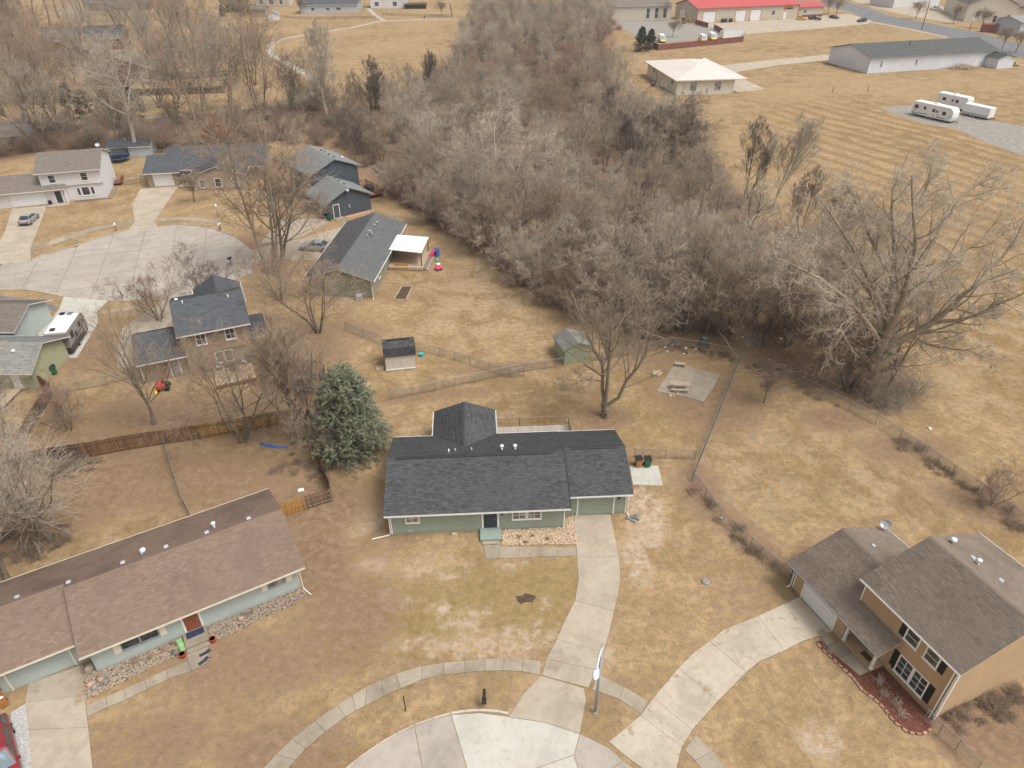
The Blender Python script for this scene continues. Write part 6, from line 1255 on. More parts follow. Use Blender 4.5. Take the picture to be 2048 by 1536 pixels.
single('white_tarp', MB().prism([(-2.6,-1.3),(2.4,-1.5),(2.8,1.2),(-2.2,1.5)],0,.5).cbox(-1.8,1.8,-.9,.9,.5,.8,.2), 'white tarp covered heap beside the creek trees', 'tarp', at(27,270), .1, 'litter_white')
hh = far_house(g2(1785,16),20,30,16,7,1.5,'white_siding','shingle_grey','white industrial building at the top right edge')
hh = House('meeting_hall','tan hall with brown roof at the top right corner','building',Vector(g2(1927,43)),-15); hh.walls(0,20,0,40,6.5,'pale_beige','y',None,5,lap=0); hh.gable('y',-.6,41,-.8,20.8,6.6,12,'shingle_warm',course=.5,tab=1.5); hh.window('F',0,4.8,3.2,1.6,2.2,mx=1); hh.window('F',0,17,2.2,1.2,1.8); hh.door('F',0,12,.1,1.4,2.6,'charcoal_door'); hh.walls(20,40,6,30,5.5,'pale_beige',lap=0); hh.box('annex_roof','shingle_warm',19.5,41,5,31,5.5,6.2)
far_house(g2(2034,73),15,16,12,5,1.5,'grey_siding','shingle_grey','grey shed cut by the right edge behind bare trees')
far_house(g2(1222,44),12,28,14,6,2,'beige_metal','shingle_warm','dull building half hidden behind the wood at the top',wins=((17,3,1.6),(21,3,1.6),(25,3,1.6)),tall=4)
single('red_hedge', MB().cbox(-9,9,-1,1,0,3.2,.4), 'dark reddish clipped hedge at the right corner of the hall', 'hedge', at(2010,66), R(-20), 'fence_red')
# poles, signs, heaps
p = at(1843,60); r = empty('utility_pole', p); tag(r, 'tall wooden utility pole beside the far road', 'utility pole'); MB().tube([(0,0,0),(0,0,14)],[.18,.12],8).build('pole', M['wood_dark'], r); MB().box(-1.2,1.2,-.06,.06,13.2,13.35).build('crossarm', M['wood_dark'], r)
p = at(1939,61); r = empty('road_sign', p); tag(r, 'small white sign on a brown post by the far road', 'sign'); MB().tube([(0,0,0),(0,0,4.4)],.12,6).build('post', M['wood_brown'], r); MB().box(-.5,.5,-.05,.05,3.4,4.6).build('sign_board', M['litter_white'], r)
p = at(434,36); r = empty('flag_pole', p); tag(r, 'red white and blue flag on a pole in a far garden', 'flag'); MB().tube([(0,0,0),(0,0,4.5)],.05,6).build('pole', M['vent_white'], r)
for k in range(6): MB().box(.05,1.6,-.02,.02,2.6+k*.28,2.6+k*.28+.27).build('stripe', M['flag_red' if k%2 else 'litter_white'], r)
MB().box(.05,.7,-.03,.03,3.45,4.3).build('canton', M['flag_blue'], r)
def heap(p, n, L, label, mat, name, rr=.06, hgt_=.8, seed=1):
    rg = random.Random(seed); mb = MB()
    for i in range(n):
        a = rg.uniform(0,6.28); x,y = rg.gauss(0,L*.25), rg.gauss(0,L*.12); l = rg.uniform(.2,.5)*min(L,5)*.5; z = max(.05, hgt_*(1-abs(x)/L*1.6)*rg.random()); d = Vector((math.cos(a)*l, math.sin(a)*l*.6, rg.uniform(-.15,.3)*l*.4)); q = Vector((x,y,z)); mb.tube([q-d,q+d],[rr,rr*.5],4)
    return single(name, mb, label, 'heap', p, R(10), mat)
heap(at(1925,138),220,11,'grey brown brush pile beside the barn lean to','twig_brown','brush_pile',.07,1.6,3); heap(at(2022,131),60,5,'pile of cut yellow logs right of the barn','wood_pale','log_pile',.22,1.2,4); heap(at(1560,745),160,6,'reddish brush pile along the field fence','twig_red','brush_pile',.04,.9,6)
single('timber', MB().box(-3,3,-.1,.1,0,.2).box(-2,2.5,.4,.6,0,.15), 'dark timbers lying at the left end of the barn', 'timber', at(1662,131), R(-60), 'wood_dark')
for i,(x,y) in enumerate(((1665,184),(1735,182))): single('marker_post', MB().tube([(0,0,0),(0,0,1.3)],.1,6), ['left short dark marker post in the field','right short dark marker post in the field'][i], 'post', at(x,y), 0, 'wood_brown')
p = at(849,38); r = empty('trail_sign', p); tag(r, 'small dark trash post beside the trail at the top', 'post'); MB().tube([(0,0,0),(0,0,1.6)],.1,6).build('post', M['wood_dark'], r); MB().cbox(-.3,.3,-.2,.2,.4,1.4,.05).build('bin', M['galv_dark'], r)
single('sports_frame', MB().tube([(0,0,0),(-.9,0,5.5)],.22,6), 'dark leaning post standing beyond the trail', 'post', at(905,34), 0, 'wood_dark')
single('gas_tank', MB().tube([(-.7,0,.6),(-.5,0,.6),(.5,0,.6),(.7,0,.6)],[.2,.5,.5,.2],10), 'small grey tank beside the beige hip roofed building', 'tank', at(1306,172), .8, 'galv_dark')
# ---------------------------------------------------------------- trees
def unit(v): return v/np.maximum(np.linalg.norm(v, axis=-1, keepdims=True), 1e-9)
def polyl(rg, start, d, length, P, wander, trop):
    B = len(start); pts = np.zeros((B, P, 3)); pts[:, 0] = start; d = unit(d)
    for i in range(1, P):
        d = unit(d+rg.normal(0, wander, (B, 3))+np.array([0, 0, trop])); pts[:, i] = pts[:, i-1]+d*(length/(P-1))[:, None]
    return pts
def kids(rg, pts, rad, L, n, t0, t1, ang, av, lr, lv, rr, tipk=.5):
    B, P, _ = pts.shape; t = t0+(t1-t0)*(np.arange(n)[None]+rg.uniform(0, 1, (B, n)))/n; x = np.clip(t*(P-1), 0, P-1.001); i = x.astype(int); f = (x-i)[..., None]
    b = np.arange(B)[:, None]; p = pts[b, i]*(1-f)+pts[b, i+1]*f; tg = unit(pts[b, i+1]-pts[b, i]); r = rad[b, i]*(1-f[..., 0])+rad[b, i+1]*f[..., 0]
    up = np.where(np.abs(tg[..., 2:3]) < .9, np.array([0, 0, 1.0]), np.array([1.0, 0, 0])); a = unit(np.cross(tg, up)); c = np.cross(tg, a)
    az = rg.uniform(0, 6.283, (B, 1))+2.4*np.arange(n)[None]+rg.uniform(-.5, .5, (B, n)); th = np.radians(rg.normal(ang, av, (B, n)))
    d = tg*np.cos(th)[..., None]+(a*np.cos(az)[..., None]+c*np.sin(az)[..., None])*np.sin(th)[..., None]
    ln = L[:, None]*lr*(1-tipk*(t-t0)/max(t1-t0, .01))*rg.uniform(1-lv, 1+lv, (B, n)); cr = r*rr
    return p.reshape(-1, 3), d.reshape(-1, 3), ln.reshape(-1), cr.reshape(-1)
def tubes(pts, rad, S):
    B, P, _ = pts.shape; t = np.zeros_like(pts); t[:, 1:-1] = pts[:, 2:]-pts[:, :-2]; t[:, 0] = pts[:, 1]-pts[:, 0]; t[:, -1] = pts[:, -1]-pts[:, -2]; t = unit(t)
    ref = np.where(np.abs(t[:, :1, 2:3]) < .8, np.array([0, 0, 1.0]), np.array([1.0, 0, 0])); a = unit(np.cross(t, np.broadcast_to(ref, t.shape))); b = np.cross(t, a)
    q = np.arange(S)*2*math.pi/S; v = pts[:, :, None]+(a[:, :, None]*np.cos(q)[None, None, :, None]+b[:, :, None]*np.sin(q)[None, None, :, None])*rad[:, :, None, None]
    base = np.arange(B)[:, None, None]*(P*S)+np.arange(P-1)[None, :, None]*S; k = np.arange(S)[None, None]; k1 = (k+1) % S
    f = np.stack([base+k, base+k1, base+S+k1, base+S+k], -1).reshape(-1, 4); return v.reshape(-1, 3), f
def join(parts):
    vs, fs, n = [], [], 0
    for v, f in parts: vs.append(v); fs.append(f+n); n += len(v)
    return np.concatenate(vs), np.concatenate(fs)
def tree_meshes(seed, spec, bm, tm, limbs=None, split=3):
    """spec: dict(stems, H, lean, r0, P0, wander, trop, levels=[(n,t0,t1,ang,av,lr,lv,rr,P,wander,trop,S)], rmin)"""
    rg = np.random.RandomState(seed); lv = []
    if limbs:
        groups = []
        for pl, r0, r1 in limbs:
            pl = np.array(pl, float); k = 8; x = np.linspace(0, len(pl)-1, k); i = np.minimum(x.astype(int), len(pl)-2); f = (x-i)[:, None]; q = pl[i]*(1-f)+pl[i+1]*f
            q[1:-1] += rg.normal(0, .04, (k-2, 3)); groups.append((q, np.linspace(r0, r1, k)))
        pts = np.stack([g[0] for g in groups]); rad = np.stack([g[1] for g in groups]); L = np.linalg.norm(np.diff(pts, axis=1), axis=2).sum(1)
    else:
        n = spec.get('stems', 1); H = spec['H']; az = rg.uniform(0, 6.28, n); le = np.radians(rg.uniform(.3, 1, n)*spec.get('lean', 5)); d = np.stack([np.sin(le)*np.cos(az), np.sin(le)*np.sin(az), np.cos(le)], -1)
        if 'dir' in spec: d = d+np.array(spec['dir'])
        st = np.stack([np.cos(az)*.2*(n > 1), np.sin(az)*.2*(n > 1), np.full(n, -.15)], -1); L = H*spec.get('tf', .8)*rg.uniform(.8, 1.1, n)
        pts = polyl(rg, st, d, L, spec.get('P0', 9), spec.get('wander', .07), spec.get('trop', .04)); k = pts.shape[1]
        rad = spec['r0']*np.linspace(1, .22, k)[None]*rg.uniform(.7, 1.1, (n, 1)); rad[:, 0] *= 1.35
    lv.append((pts, rad, 8)); 
    rm = spec.get('rmin', .006)
    for (n, t0, t1, ang, av, lr, lvr, rr, P, wd, tr, S) in spec['levels']:
        p, d, ln, r = kids(rg, pts, rad, L, n, t0, t1, ang, av, lr, lvr, rr); pts = polyl(rg, p, d, ln, P, wd, tr); r = np.maximum(r, rm)
        rad = r[:, None]*np.linspace(1, .35, P)[None]; rad = np.maximum(rad, rm*.6); L = ln; lv.append((pts, rad, S))
    t = join([tubes(*x) for x in lv[:split]]); c = join([tubes(*x) for x in lv[split:]])
    return np_mesh('trunk', *t, [M[bm]], True), np_mesh('crown', *c, [M[tm]])
def place_tree(name, label, meshes, p, rz=0, s=1.0, group=None, cat='tree', sz=None):
    r = empty(name, (p.x, p.y, 0), rz); r.scale = (s, s, sz or s); tag(r, label, cat, group); link('trunk', meshes[0], r); link('crown', meshes[1], r); return r

def SP(H, stems=1, lean=5, r0=.16, tf=.8, dense=1.0, ang=38, fine=.007, up=.10, **k):
    return dict(H=H, stems=stems, lean=lean, r0=r0, dir=k.get('dir'))
def PS(H, stems, lean, r0, n1, l1, ang, up, fine=.011, n2=6, n3=6, n4=9, t0=.22, tf=.82, wander=.09, trop=.04):
    return dict(H=H, stems=stems, lean=lean, r0=r0, tf=tf, rmin=fine, wander=wander, trop=trop, P0=9,
        levels=[(n1, t0, 1.0, ang, 11, l1, .35, .55, 7, .12, up, 5), (n2, .2, 1.0, ang-2, 13, .60, .3, .5, 5, .12, up*.9, 3), (n3, .15, 1.0, ang-4, 14, .62, .35, .55, 4, .11, up*.8, 3), (max(5, n4-2), .1, 1.0, 33, 13, .74, .4, .7, 2, .10, up*.5, 3)])
# shapes of tree, grown once each; every tree placed below is its own copy, turned, leaned and scaled, with its own bark and twig colour
KIND = {'multi': [tree_meshes(400+i, PS(14, 3+i % 2, 24, .17, 8, .56, 42, .06, (.0065, .011, .0105)[i], n4=(9, 8, 8)[i]), 'bark_grey', 'twig_grey') for i in range(3)],
        'fork': [tree_meshes(420+i, PS(14, 2, 17, .2, 11, .52, 44, .07, (.0065, .0105)[i]), 'bark_grey', 'twig_grey') for i in range(2)],
        'spread': [tree_meshes(440+i, PS(10, 5, 40, .12, 7, .55, 44, .03, (.0065, .0105)[i]), 'bark_dark', 'twig_red') for i in range(2)],
        'single': [tree_meshes(460, PS(9, 1, 3, .2, 13, .8, 46, .12, n2=8, tf=.6, t0=.35), 'bark_grey', 'twig_grey')],
        'trunk': [tree_meshes(470, PS(20, 1, 4, .36, 10, .4, 36, .1, t0=.5), 'bark_grey', 'twig_grey')],
        'bushy': [tree_meshes(480+i, PS(9, 6, 34, .07, 7, .5, 40, .05, .009, t0=.1, n2=6, n3=5, n4=8), 'bark_dark', 'twig_brown') for i in range(2)],
        'upright': [tree_meshes(500+i, PS(13, 2, 10, .16, 12, .42, 32, .18, t0=.2), 'bark_pale', 'twig_pale') for i in range(2)]}
KH = {'multi': 14, 'fork': 14, 'spread': 10, 'single': 9, 'trunk': 20, 'bushy': 9, 'upright': 13}
def dress(r, bm, tm):
    """own bark and twig colour on a shared shape"""
    for ch in r.children:
        m = bm if ch.name.startswith('trunk') else tm; ch.material_slots[0].link = 'OBJECT'; ch.material_slots[0].material = M[m]
def place_kind(kind, i, p, H, rz, bm, tm, name, label, group=None, tilt=(0, 0), fat=1.0):
    s = H/KH[kind]; r = place_tree(name, label, KIND[kind][i % len(KIND[kind])], p, rz, s*fat, group, sz=s); r.rotation_euler = (tilt[1], tilt[0], rz); dress(r, bm, tm); return r
def inside(x, y, poly):
    ins = False
    for i in range(len(poly)):
        (a, b), (c, d) = poly[i-1], poly[i]
        if (b > y) != (d > y) and x < (c-a)*(y-b)/(d-b)+a: ins = not ins
    return ins
def topx(x, y):
    zc = y*CT+CAM_H*ST; yc = y*ST-CAM_H*CT; return 1024+FPX*x/zc, 768-FPX*yc/zc
LBL = {'grey': 'grey twigged bare tree within the dense wood', 'brown': 'brown twigged bare tree within the dense wood', 'red': 'reddish bare scrub tree within the dense wood', 'pale': 'tall pale barked bare tree within the dense wood', 'dark': 'dark upright bare tree within the dense wood', 'olive': 'olive brown bare tree within the dense wood'}
LOOK = {'grey': (('multi','multi','fork','bushy'), 'bark_grey', 'twig_grey', (10.5, 14)), 'brown': (('bushy','multi','spread','multi'), 'bark_dark', 'twig_brown', (9, 12.5)), 'red': (('bushy','spread'), 'bark_dark', 'twig_red', (6.5, 9.5)),
        'pale': (('upright','fork','multi'), 'bark_pale', 'twig_pale', (13, 16.5)), 'dark': (('upright','fork'), 'bark_dark', 'twig_dark', (11, 14.5)), 'olive': (('multi','bushy'), 'bark_grey', 'twig_olive', (9, 13))}
fr = random.Random(3)
FAR = {}
def wood(poly, n, dmin, pick, hs_=1.0, far=0):
    xs = [p[0] for p in poly]; ys = [p[1] for p in poly]; pts = []; tries = 0
    while len(pts) < n and tries < n*80:
        tries += 1; x, y = fr.uniform(min(xs), max(xs)), fr.uniform(min(ys), max(ys)); dm = dmin*(1+max(0, y-95)/170)
        if not inside(x, y, poly) or any((x-a)**2+(y-b)**2 < dm*dm for a, b in pts): continue
        pts.append((x, y)); px, py = topx(x, y); k = pick(px, py, fr); kinds, bm, tm, (h0, h1) = LOOK[k]
        if far and py < far:
            kd = {'pale': 'upright', 'grey': 'multi', 'brown': 'bushy', 'red': 'spread', 'dark': 'fork', 'olive': 'multi'}[k]; FAR.setdefault((kd, fr.randrange(len(KIND[kd]))), []).append((x, y, fr.uniform(h0, h1)*hs_/KH[kd])); continue
        place_kind(fr.choice(kinds), fr.randrange(6), Vector((x, y, 0)), fr.uniform(h0*.8, h1*1.15)*hs_, fr.uniform(0, 6.28), bm, tm, 'bare_tree', LBL[k], 'trees of the wood: '+k, (fr.gauss(0, .06), fr.gauss(0, .06)), fr.uniform(.9, 1.25))
def pick1(px, py, q):
    r = q.random()
    if py < 130: return 'pale' if r < .4 else 'grey' if r < .75 else 'brown'
    if py < 240: return 'red' if r < .45 else 'brown' if r < .8 else 'grey' if r < .92 else 'dark'
    if px > 1330 and py < 420: return 'dark' if r < .35 else 'brown' if r < .6 else 'grey'
    return 'grey' if r < .32 else 'brown' if r < .62 else 'olive' if r < .76 else 'red' if r < .85 else 'pale' if r < .93 else 'dark'
wood(FORW[0], 255, 3.1, pick1, .88, far=250)
for i, (x, y, H, k) in enumerate(((1250,630,12.5,'grey'),(1310,645,13.5,'grey'),(1365,655,14.5,'grey'),(1415,668,13.5,'brown'),(1465,665,12.5,'grey'),(1520,690,11.5,'brown'),(1200,600,12,'olive'),(1150,560,12,'brown'),(1340,610,14,'grey'),(1440,625,13,'olive'),(1575,690,12,'grey'),(1270,585,13,'brown'),(1640,740,10,'brown'),(1500,640,13,'grey'))):
    kinds, bm, tm, _h = LOOK[k]; place_kind(('multi','bushy','multi','fork')[i % 4], i+1, at(x, y), H, i*2.1, bm, tm, 'bare_tree', LBL[k], 'trees of the wood: '+k, fat=1.05)
for i, (x, y, H, k) in enumerate(((640,245,10,'grey'),(682,240,11,'brown'),(702,256,9,'red'),(722,240,12,'brown'),(762,246,11,'grey'),(782,226,12,'brown'),(802,236,9,'red'),(822,214,11,'brown'),(842,226,10,'grey'),(870,202,10,'red'),(892,190,12,'brown'),(908,168,12,'grey'),(792,262,10,'brown'),(618,236,10,'brown'),(930,130,13,'pale'),(935,95,13,'grey'))):
    kinds, bm, tm, _h = LOOK[k]; place_kind(('multi','bushy','fork','upright')[i % 4], i+1, at(x, y), H, i*1.3, bm, tm, 'bare_tree', {'grey': 'grey bare tree at the field edge of the wood', 'brown': 'brown bare tree at the field edge of the wood', 'red': 'reddish bare tree at the field edge of the wood', 'pale': 'pale bare tree at the trail end of the wood'}[k], 'trees at the field edge: '+k)
EDGE = [(790,380),(880,440),(950,482),(1010,520),(1060,560),(1110,596),(1200,635),(1290,672)]
L_ = [Vector(g2(*p)) for p in EDGE]; fe = random.Random(9)
for i in range(len(L_)-1):
    d = L_[i+1]-L_[i]; n = max(1, round(d.length/3.4))
    for k in range(n):
        q = L_[i]+d*((k+fe.random())/n); q += Vector((d.y, -d.x)).normalized()*fe.uniform(-1.8, .2)*-1; kk = fe.choice(('brown', 'olive', 'red', 'brown', 'grey')); _, bm, tm, _h = LOOK[kk]
        place_kind(fe.choice(('bushy', 'spread', 'bushy')), fe.randrange(4), Vector((q.x, q.y, 0)), fe.uniform(5.5, 8.5), fe.uniform(0, 6.28), bm, tm, 'edge_tree', {'brown': 'low brown scrub tree at the lawn edge of the wood', 'olive': 'low olive scrub tree at the lawn edge of the wood', 'red': 'low reddish scrub tree at the lawn edge of the wood', 'grey': 'low grey scrub tree at the lawn edge of the wood'}[kk], 'scrub trees at the wood edge: '+kk, fat=1.15)
wood(FORW[1], 44, 4.2, lambda px, py, q: 'red' if q.random() < .3 else 'brown' if q.random() < .6 else 'grey', .52)
for i, (a, b_, r_) in enumerate((((748,338),(842,425),.22),((905,470),(1010,520),.14),((1100,590),(1180,560),.13),((1230,655),(1330,690),.12),((1420,650),(1470,725),.1),((760,300),(850,330),.14))):
    a, b_ = gp(*a), gp(*b_); b_.z = .8; single('fallen_trunk', MB().tube([(0,0,.2), (b_-a)*.5+Vector((0,0,.5)), b_-a], [r_, r_*.8, r_*.4], 7), ['long pale fallen trunk along the left edge of the wood','pale fallen trunk beside the lawn edge of the wood','grey fallen trunk inside the wood above the green shed','thin fallen trunk behind the back yard maple','thin leaning trunk near the patio corner','short pale trunk behind the dark slate house'][i], 'fallen trunk', a, 0, 'bark_pale', True)

# the big cottonwood at the right, main limbs surveyed from the photograph at their own depths
def pv(px, py, Y):
    dx = (px-1024)/FPX; dy = -(py-768)/FPX; d = Vector((dx, CT+dy*ST, -ST+dy*CT)); t = Y/d.y; return np.array([d.x*t, Y, CAM_H+d.z*t])
def surveyed(base, limbs):
    b = gp(*base); o = np.array([b.x, b.y, 0]); out = []
    for pts, r0, r1 in limbs: out.append(([pv(x, y, b.y+dz)-o for x, y, dz in pts], r0, r1))
    return b, out
cw_levels = [(13,.18,1.0,46,12,.36,.3,.42,7,.16,.05,5),(7,.2,1.0,48,14,.52,.3,.5,5,.18,.0,3),(6,.15,1.0,46,16,.60,.35,.58,4,.16,-.02,3),(5,.1,1.0,42,16,.70,.4,.7,3,.16,-.04,3)]
b, lm = surveyed((1740,792), [
    ([(1740,795,0),(1752,735,0),(1768,672,.2)], .72, .6), ([(1768,680,.2),(1782,600,1.5),(1788,540,2.5),(1790,470,3),(1780,400,3.5),(1800,340,4)], .42, .08),
    ([(1768,672,.2),(1800,620,-.8),(1815,560,-1.2),(1836,490,-1.5),(1825,420,-1.2),(1824,350,-1)], .38, .07), ([(1760,700,.2),(1815,675,-.6),(1860,650,-1.2),(1900,618,-2),(1940,572,-2.5),(2035,538,-3.2)], .45, .09),
    ([(1764,690,.2),(1720,625,-1.5),(1660,570,-2.5),(1600,535,-3.2),(1550,515,-4)], .24, .05), ([(1775,640,.5),(1730,540,1),(1690,470,1.5),(1640,400,2)], .26, .05),
    ([(1870,645,-1.2),(1930,640,-2.5),(1990,612,-3.5),(2060,580,-4.5)], .22, .06), ([(1768,690,.2),(1752,610,.8),(1740,585,1),(1705,540,1.8),(1660,500,2.4),(1620,470,3)], .3, .05),
    ([(1803,613,-.8),(1850,560,1.5),(1900,520,3),(1960,480,4),(2040,440,5)], .27, .06), ([(1785,560,2),(1740,480,3.5),(1720,420,4.5),(1690,360,5.5)], .24, .05), ([(1815,560,-1.2),(1870,480,-.5),(1900,410,.5),(1950,370,1.5),(2000,350,2)], .22, .05),
    ([(1820,672,-.6),(1860,690,-1.8),(1930,700,-3),(1990,720,-4)], .16, .04), ([(1752,640,.4),(1710,620,-1.6),(1670,610,-2.8),(1630,600,-3.5)], .16, .04), ([(1790,480,3),(1830,420,5),(1860,360,6),(1870,300,7)], .2, .05), ([(1900,618,-2),(1960,560,-.5),(2020,500,.5),(2060,420,1.5)], .2, .05)])
place_tree('cottonwood_tree', 'huge pale twigged cottonwood tree with spreading limbs at the right', tree_meshes(11, dict(levels=cw_levels, rmin=.0125), 'bark_cotton', 'twig_pale', lm, split=2), b)
# maple in the back yard
ym_levels = [(12,.2,1.0,42,10,.40,.3,.45,7,.15,.10,4),(8,.2,1.0,42,12,.52,.3,.5,5,.18,.07,3),(5,.15,1.0,38,14,.60,.35,.58,4,.13,.05,3),(4,.1,1.0,36,14,.70,.4,.7,3,.12,.04,3)]
b, lm = surveyed((1211,832), [([(1211,836,0),(1210,820,0),(1209,808,0)], .42, .36), ([(1209,812,0),(1204,764,.2),(1208,728,.3),(1186,693,.6),(1165,646,1),(1142,580,1.6)], .2, .05), ([(1210,812,0),(1217,755,-.2),(1217,720,-.3),(1222,673,-.4),(1234,617,-.5),(1248,545,-.5)], .2, .05),
    ([(1211,812,0),(1240,793,-.4),(1258,749,-.8),(1287,725,-1),(1295,687,-1.2),(1316,640,-1.5),(1337,594,-1.8)], .19, .045), ([(1205,764,.2),(1180,757,-.8),(1150,765,-1.5),(1125,775,-2)], .07, .02), ([(1217,720,-.3),(1200,670,-1.8),(1190,620,-2.5)], .09, .03), ([(1222,673,-.4),(1260,620,1.5),(1275,570,2.2)], .09, .03), ([(1258,749,-.8),(1255,700,1),(1262,650,2)], .09, .03), ([(1208,728,.3),(1222,700,2),(1205,650,3)], .09, .03)])
place_tree('maple_tree', 'bare three stemmed maple standing in the back yard behind the deck', tree_meshes(12, dict(levels=ym_levels, rmin=.0075), 'bark_grey', 'twig_olive', lm, split=2), b)

def own(px, py, seed, spec, bm, tm, label, name='bare_tree', rz=None, group=None):
    st, H, le = spec['stems'], spec['H'], spec['lean']
    kind = ('trunk' if H > 17 else 'single') if st == 1 else 'bushy' if H < 8.5 else ('upright' if le < 13 else 'fork') if st == 2 else 'spread' if le > 27 else 'upright' if le < 13 else 'multi'
    H *= 1.18 if px < 720 and H > 8 and not (py > 600 and px > 200) else 1.0
    d = spec['dir'] or (0, 0, 0); near = py > 620
    if kind in ('multi', 'fork', 'spread'): seed2 = 0 if near else 1+seed % max(1, len(KIND[kind])-1)
    else: seed2 = seed
    return place_kind(kind, seed2, at(px, py), H, seed*1.7, bm, tm, name, label, group, (math.atan(d[0])*.8, -math.atan(d[1])*.8))
place_tree('cottonwood_tree', 'tall pale barked tree leaning left behind the blue trampoline', tree_meshes(31, PS(24, 1, 1, .6, 17, .42, 44, .05, .013, n2=8, n4=8, t0=.3, tf=.85, wander=.05, trop=.01), 'bark_pale', 'twig_pale'), at(272,310)).rotation_euler = (0, .2, 0)
own(238,303,32,SP(17,2,12,.3,.85,.9,38,.01,.1,dir=(-.2,0,0),n1=10,l1=.6),'bark_grey','twig_grey','leaning grey tree just left of the tall pale tree')
own(403,264,33,SP(22,4,24,.3,.85,.95,40,.01,.1,n1=10,l1=.5),'bark_grey','twig_grey','large four stemmed tree above the brown gabled house')
own(352,238,34,SP(15,2,20,.2,.85,.9,34,.01,.12,n1=9),'bark_grey','twig_brown','slim forked tree at the trail behind the wood edge'); own(525,232,35,SP(20,4,20,.22,.85,1.0,36,.01,.12,n1=11,l1=.5),'bark_grey','twig_brown','tall feathery tree where the trail meets the wood')
own(585,228,36,SP(13,3,26,.16,.85,.6,36,.01,.08),'bark_dark','twig_dark','dark twisted tree right of the feathery tree'); own(660,250,37,SP(19,3,12,.22,.85,1.0,30,.01,.16,n1=11,l1=.36),'bark_pale','twig_pale','very pale tall tree at the left end of the wood'); own(745,262,38,SP(17,2,10,.22,.85,.8,28,.01,.18,n1=10,l1=.38),'bark_dark','twig_dark','dark upright tree right of the very pale tree'); own(858,205,39,SP(13,2,10,.18,.85,.7,28,.01,.18),'bark_dark','twig_dark','dark upright tree at the field edge of the wood')
for i, (x, y, H, t, l) in enumerate(((82,302,15,'twig_grey','leaning grey tree behind the dark green shed roof'),(55,268,17,'twig_brown','brown tree above the creek at the left edge'),(130,274,16,'twig_brown','dark forked tree above the creek left of the junipers'),(10,232,15,'twig_grey','grey tree at the extreme left edge above the creek'),(40,205,16,'twig_red','reddish tree at the upper left edge'),(60,150,17,'twig_brown','big brown tree covering the upper left houses'),(10,130,18,'twig_brown','brown tree at the far upper left edge'),(110,185,13,'twig_red','orange brown tree before the brick houses'),(345,95,17,'twig_brown','broad brown tree left of the flag'),(385,110,16,'twig_red','reddish brown tree below the flag'),(300,120,15,'twig_grey','grey tree behind the tall pale tree'),(420,180,13,'twig_red','reddish tree by the far privacy fence'),(330,160,12,'twig_red','small reddish tree beside the brick house'),(200,120,16,'twig_grey','pale grey tree over the brick house roof'),(250,90,17,'twig_grey','grey smoky crowned tree above the brick house'),(150,150,14,'twig_red','reddish tree in front of the brick gable'),(25,90,17,'twig_brown','brown tree left of the slate roofed house'),(440,120,13,'twig_brown','brown tree right of the far privacy fence'),(470,150,14,'twig_grey','grey domed tree below the far sheds'),(510,170,15,'twig_brown','brown domed tree beside the trail bend'),(90,210,15,'twig_brown','brown forked tree left of the junipers'),(205,200,15,'twig_grey','grey tree behind the junipers'),(320,215,14,'twig_brown','brown tree right of the junipers'),(460,225,15,'twig_brown','brown tree at the trail between fence and wood'),(290,60,16,'twig_brown','brown tree below the low dark roof'))):
    own(x,y,50+i,SP(H*1.1,3+i%2,22,.2,.85,.9,40,.011,.09,n1=10,n2=6,l1=.55),'bark_grey' if i%2 else 'bark_dark',t,l)
for i, (x, y, l) in enumerate(((100,52,'leftmost bare trunk on the far left lawn'),(118,36,'second bare trunk from the left on the far lawn'),(143,51,'middle bare trunk on the far left lawn'),(156,50,'fourth bare trunk on the far left lawn'),(166,45,'rightmost bare trunk on the far left lawn'),(80,60,'bare trunk beside the slate roofed brown house'))):
    own(x,y,70+i,SP(20,1,4,.36,.85,.5,32,.014,.12,t0=.55,n1=8),'bark_dark','twig_brown',l)
# street and yard trees, middle left
own(541,548,81,SP(19.5,4,24,.24,.85,1.05,42,.007,.06,n1=11,l1=.58,t0=.25),'bark_grey','twig_brown','large four stemmed street tree between the court and the silver car')
own(562,520,82,SP(15,2,14,.16,.85,.8,34,.007,.12),'bark_grey','twig_brown','slimmer bare tree right behind the large street tree'); own(389,404,83,SP(7.5,1,4,.17,.6,1.25,44,.007,.16,n1=12,n2=8,l1=.75,t0=.35),'bark_dark','twig_brown','round dense bare tree on the lawn of the brown gabled house')
own(637,664,84,SP(11,5,40,.17,.85,1.1,42,.006,.06,n1=10,n2=7,l1=.55,t0=.2),'bark_dark','twig_brown','low spreading bare tree in front of the grey green house'); own(312,850,85,SP(12.5,2,20,.25,.85,.95,42,.006,.08,dir=(.04,0,0),n1=11,l1=.55),'bark_grey','twig_brown','forked bare tree on the lawn behind the brown house fence')
own(488,882,86,SP(12,5,30,.17,.85,1.05,42,.006,.06,n1=10,l1=.58,t0=.2),'bark_grey','twig_brown','many stemmed bare tree rising from the golden fence'); own(585,885,87,SP(15,2,7,.15,.88,.95,42,.006,.06,n1=11,l1=.48),'bark_grey','twig_brown','slim pale trunked tree left of the blue spruce'); own(622,880,88,SP(13,3,18,.13,.85,1.0,42,.006,.05,n1=10,l1=.6),'bark_grey','twig_brown','bare tree at the fence corner beside the spruce'); own(660,915,89,SP(6.5,4,45,.07,.85,1.1,40,.006,.05),'bark_grey','twig_grey','small drooping bare tree in front of the spruce')
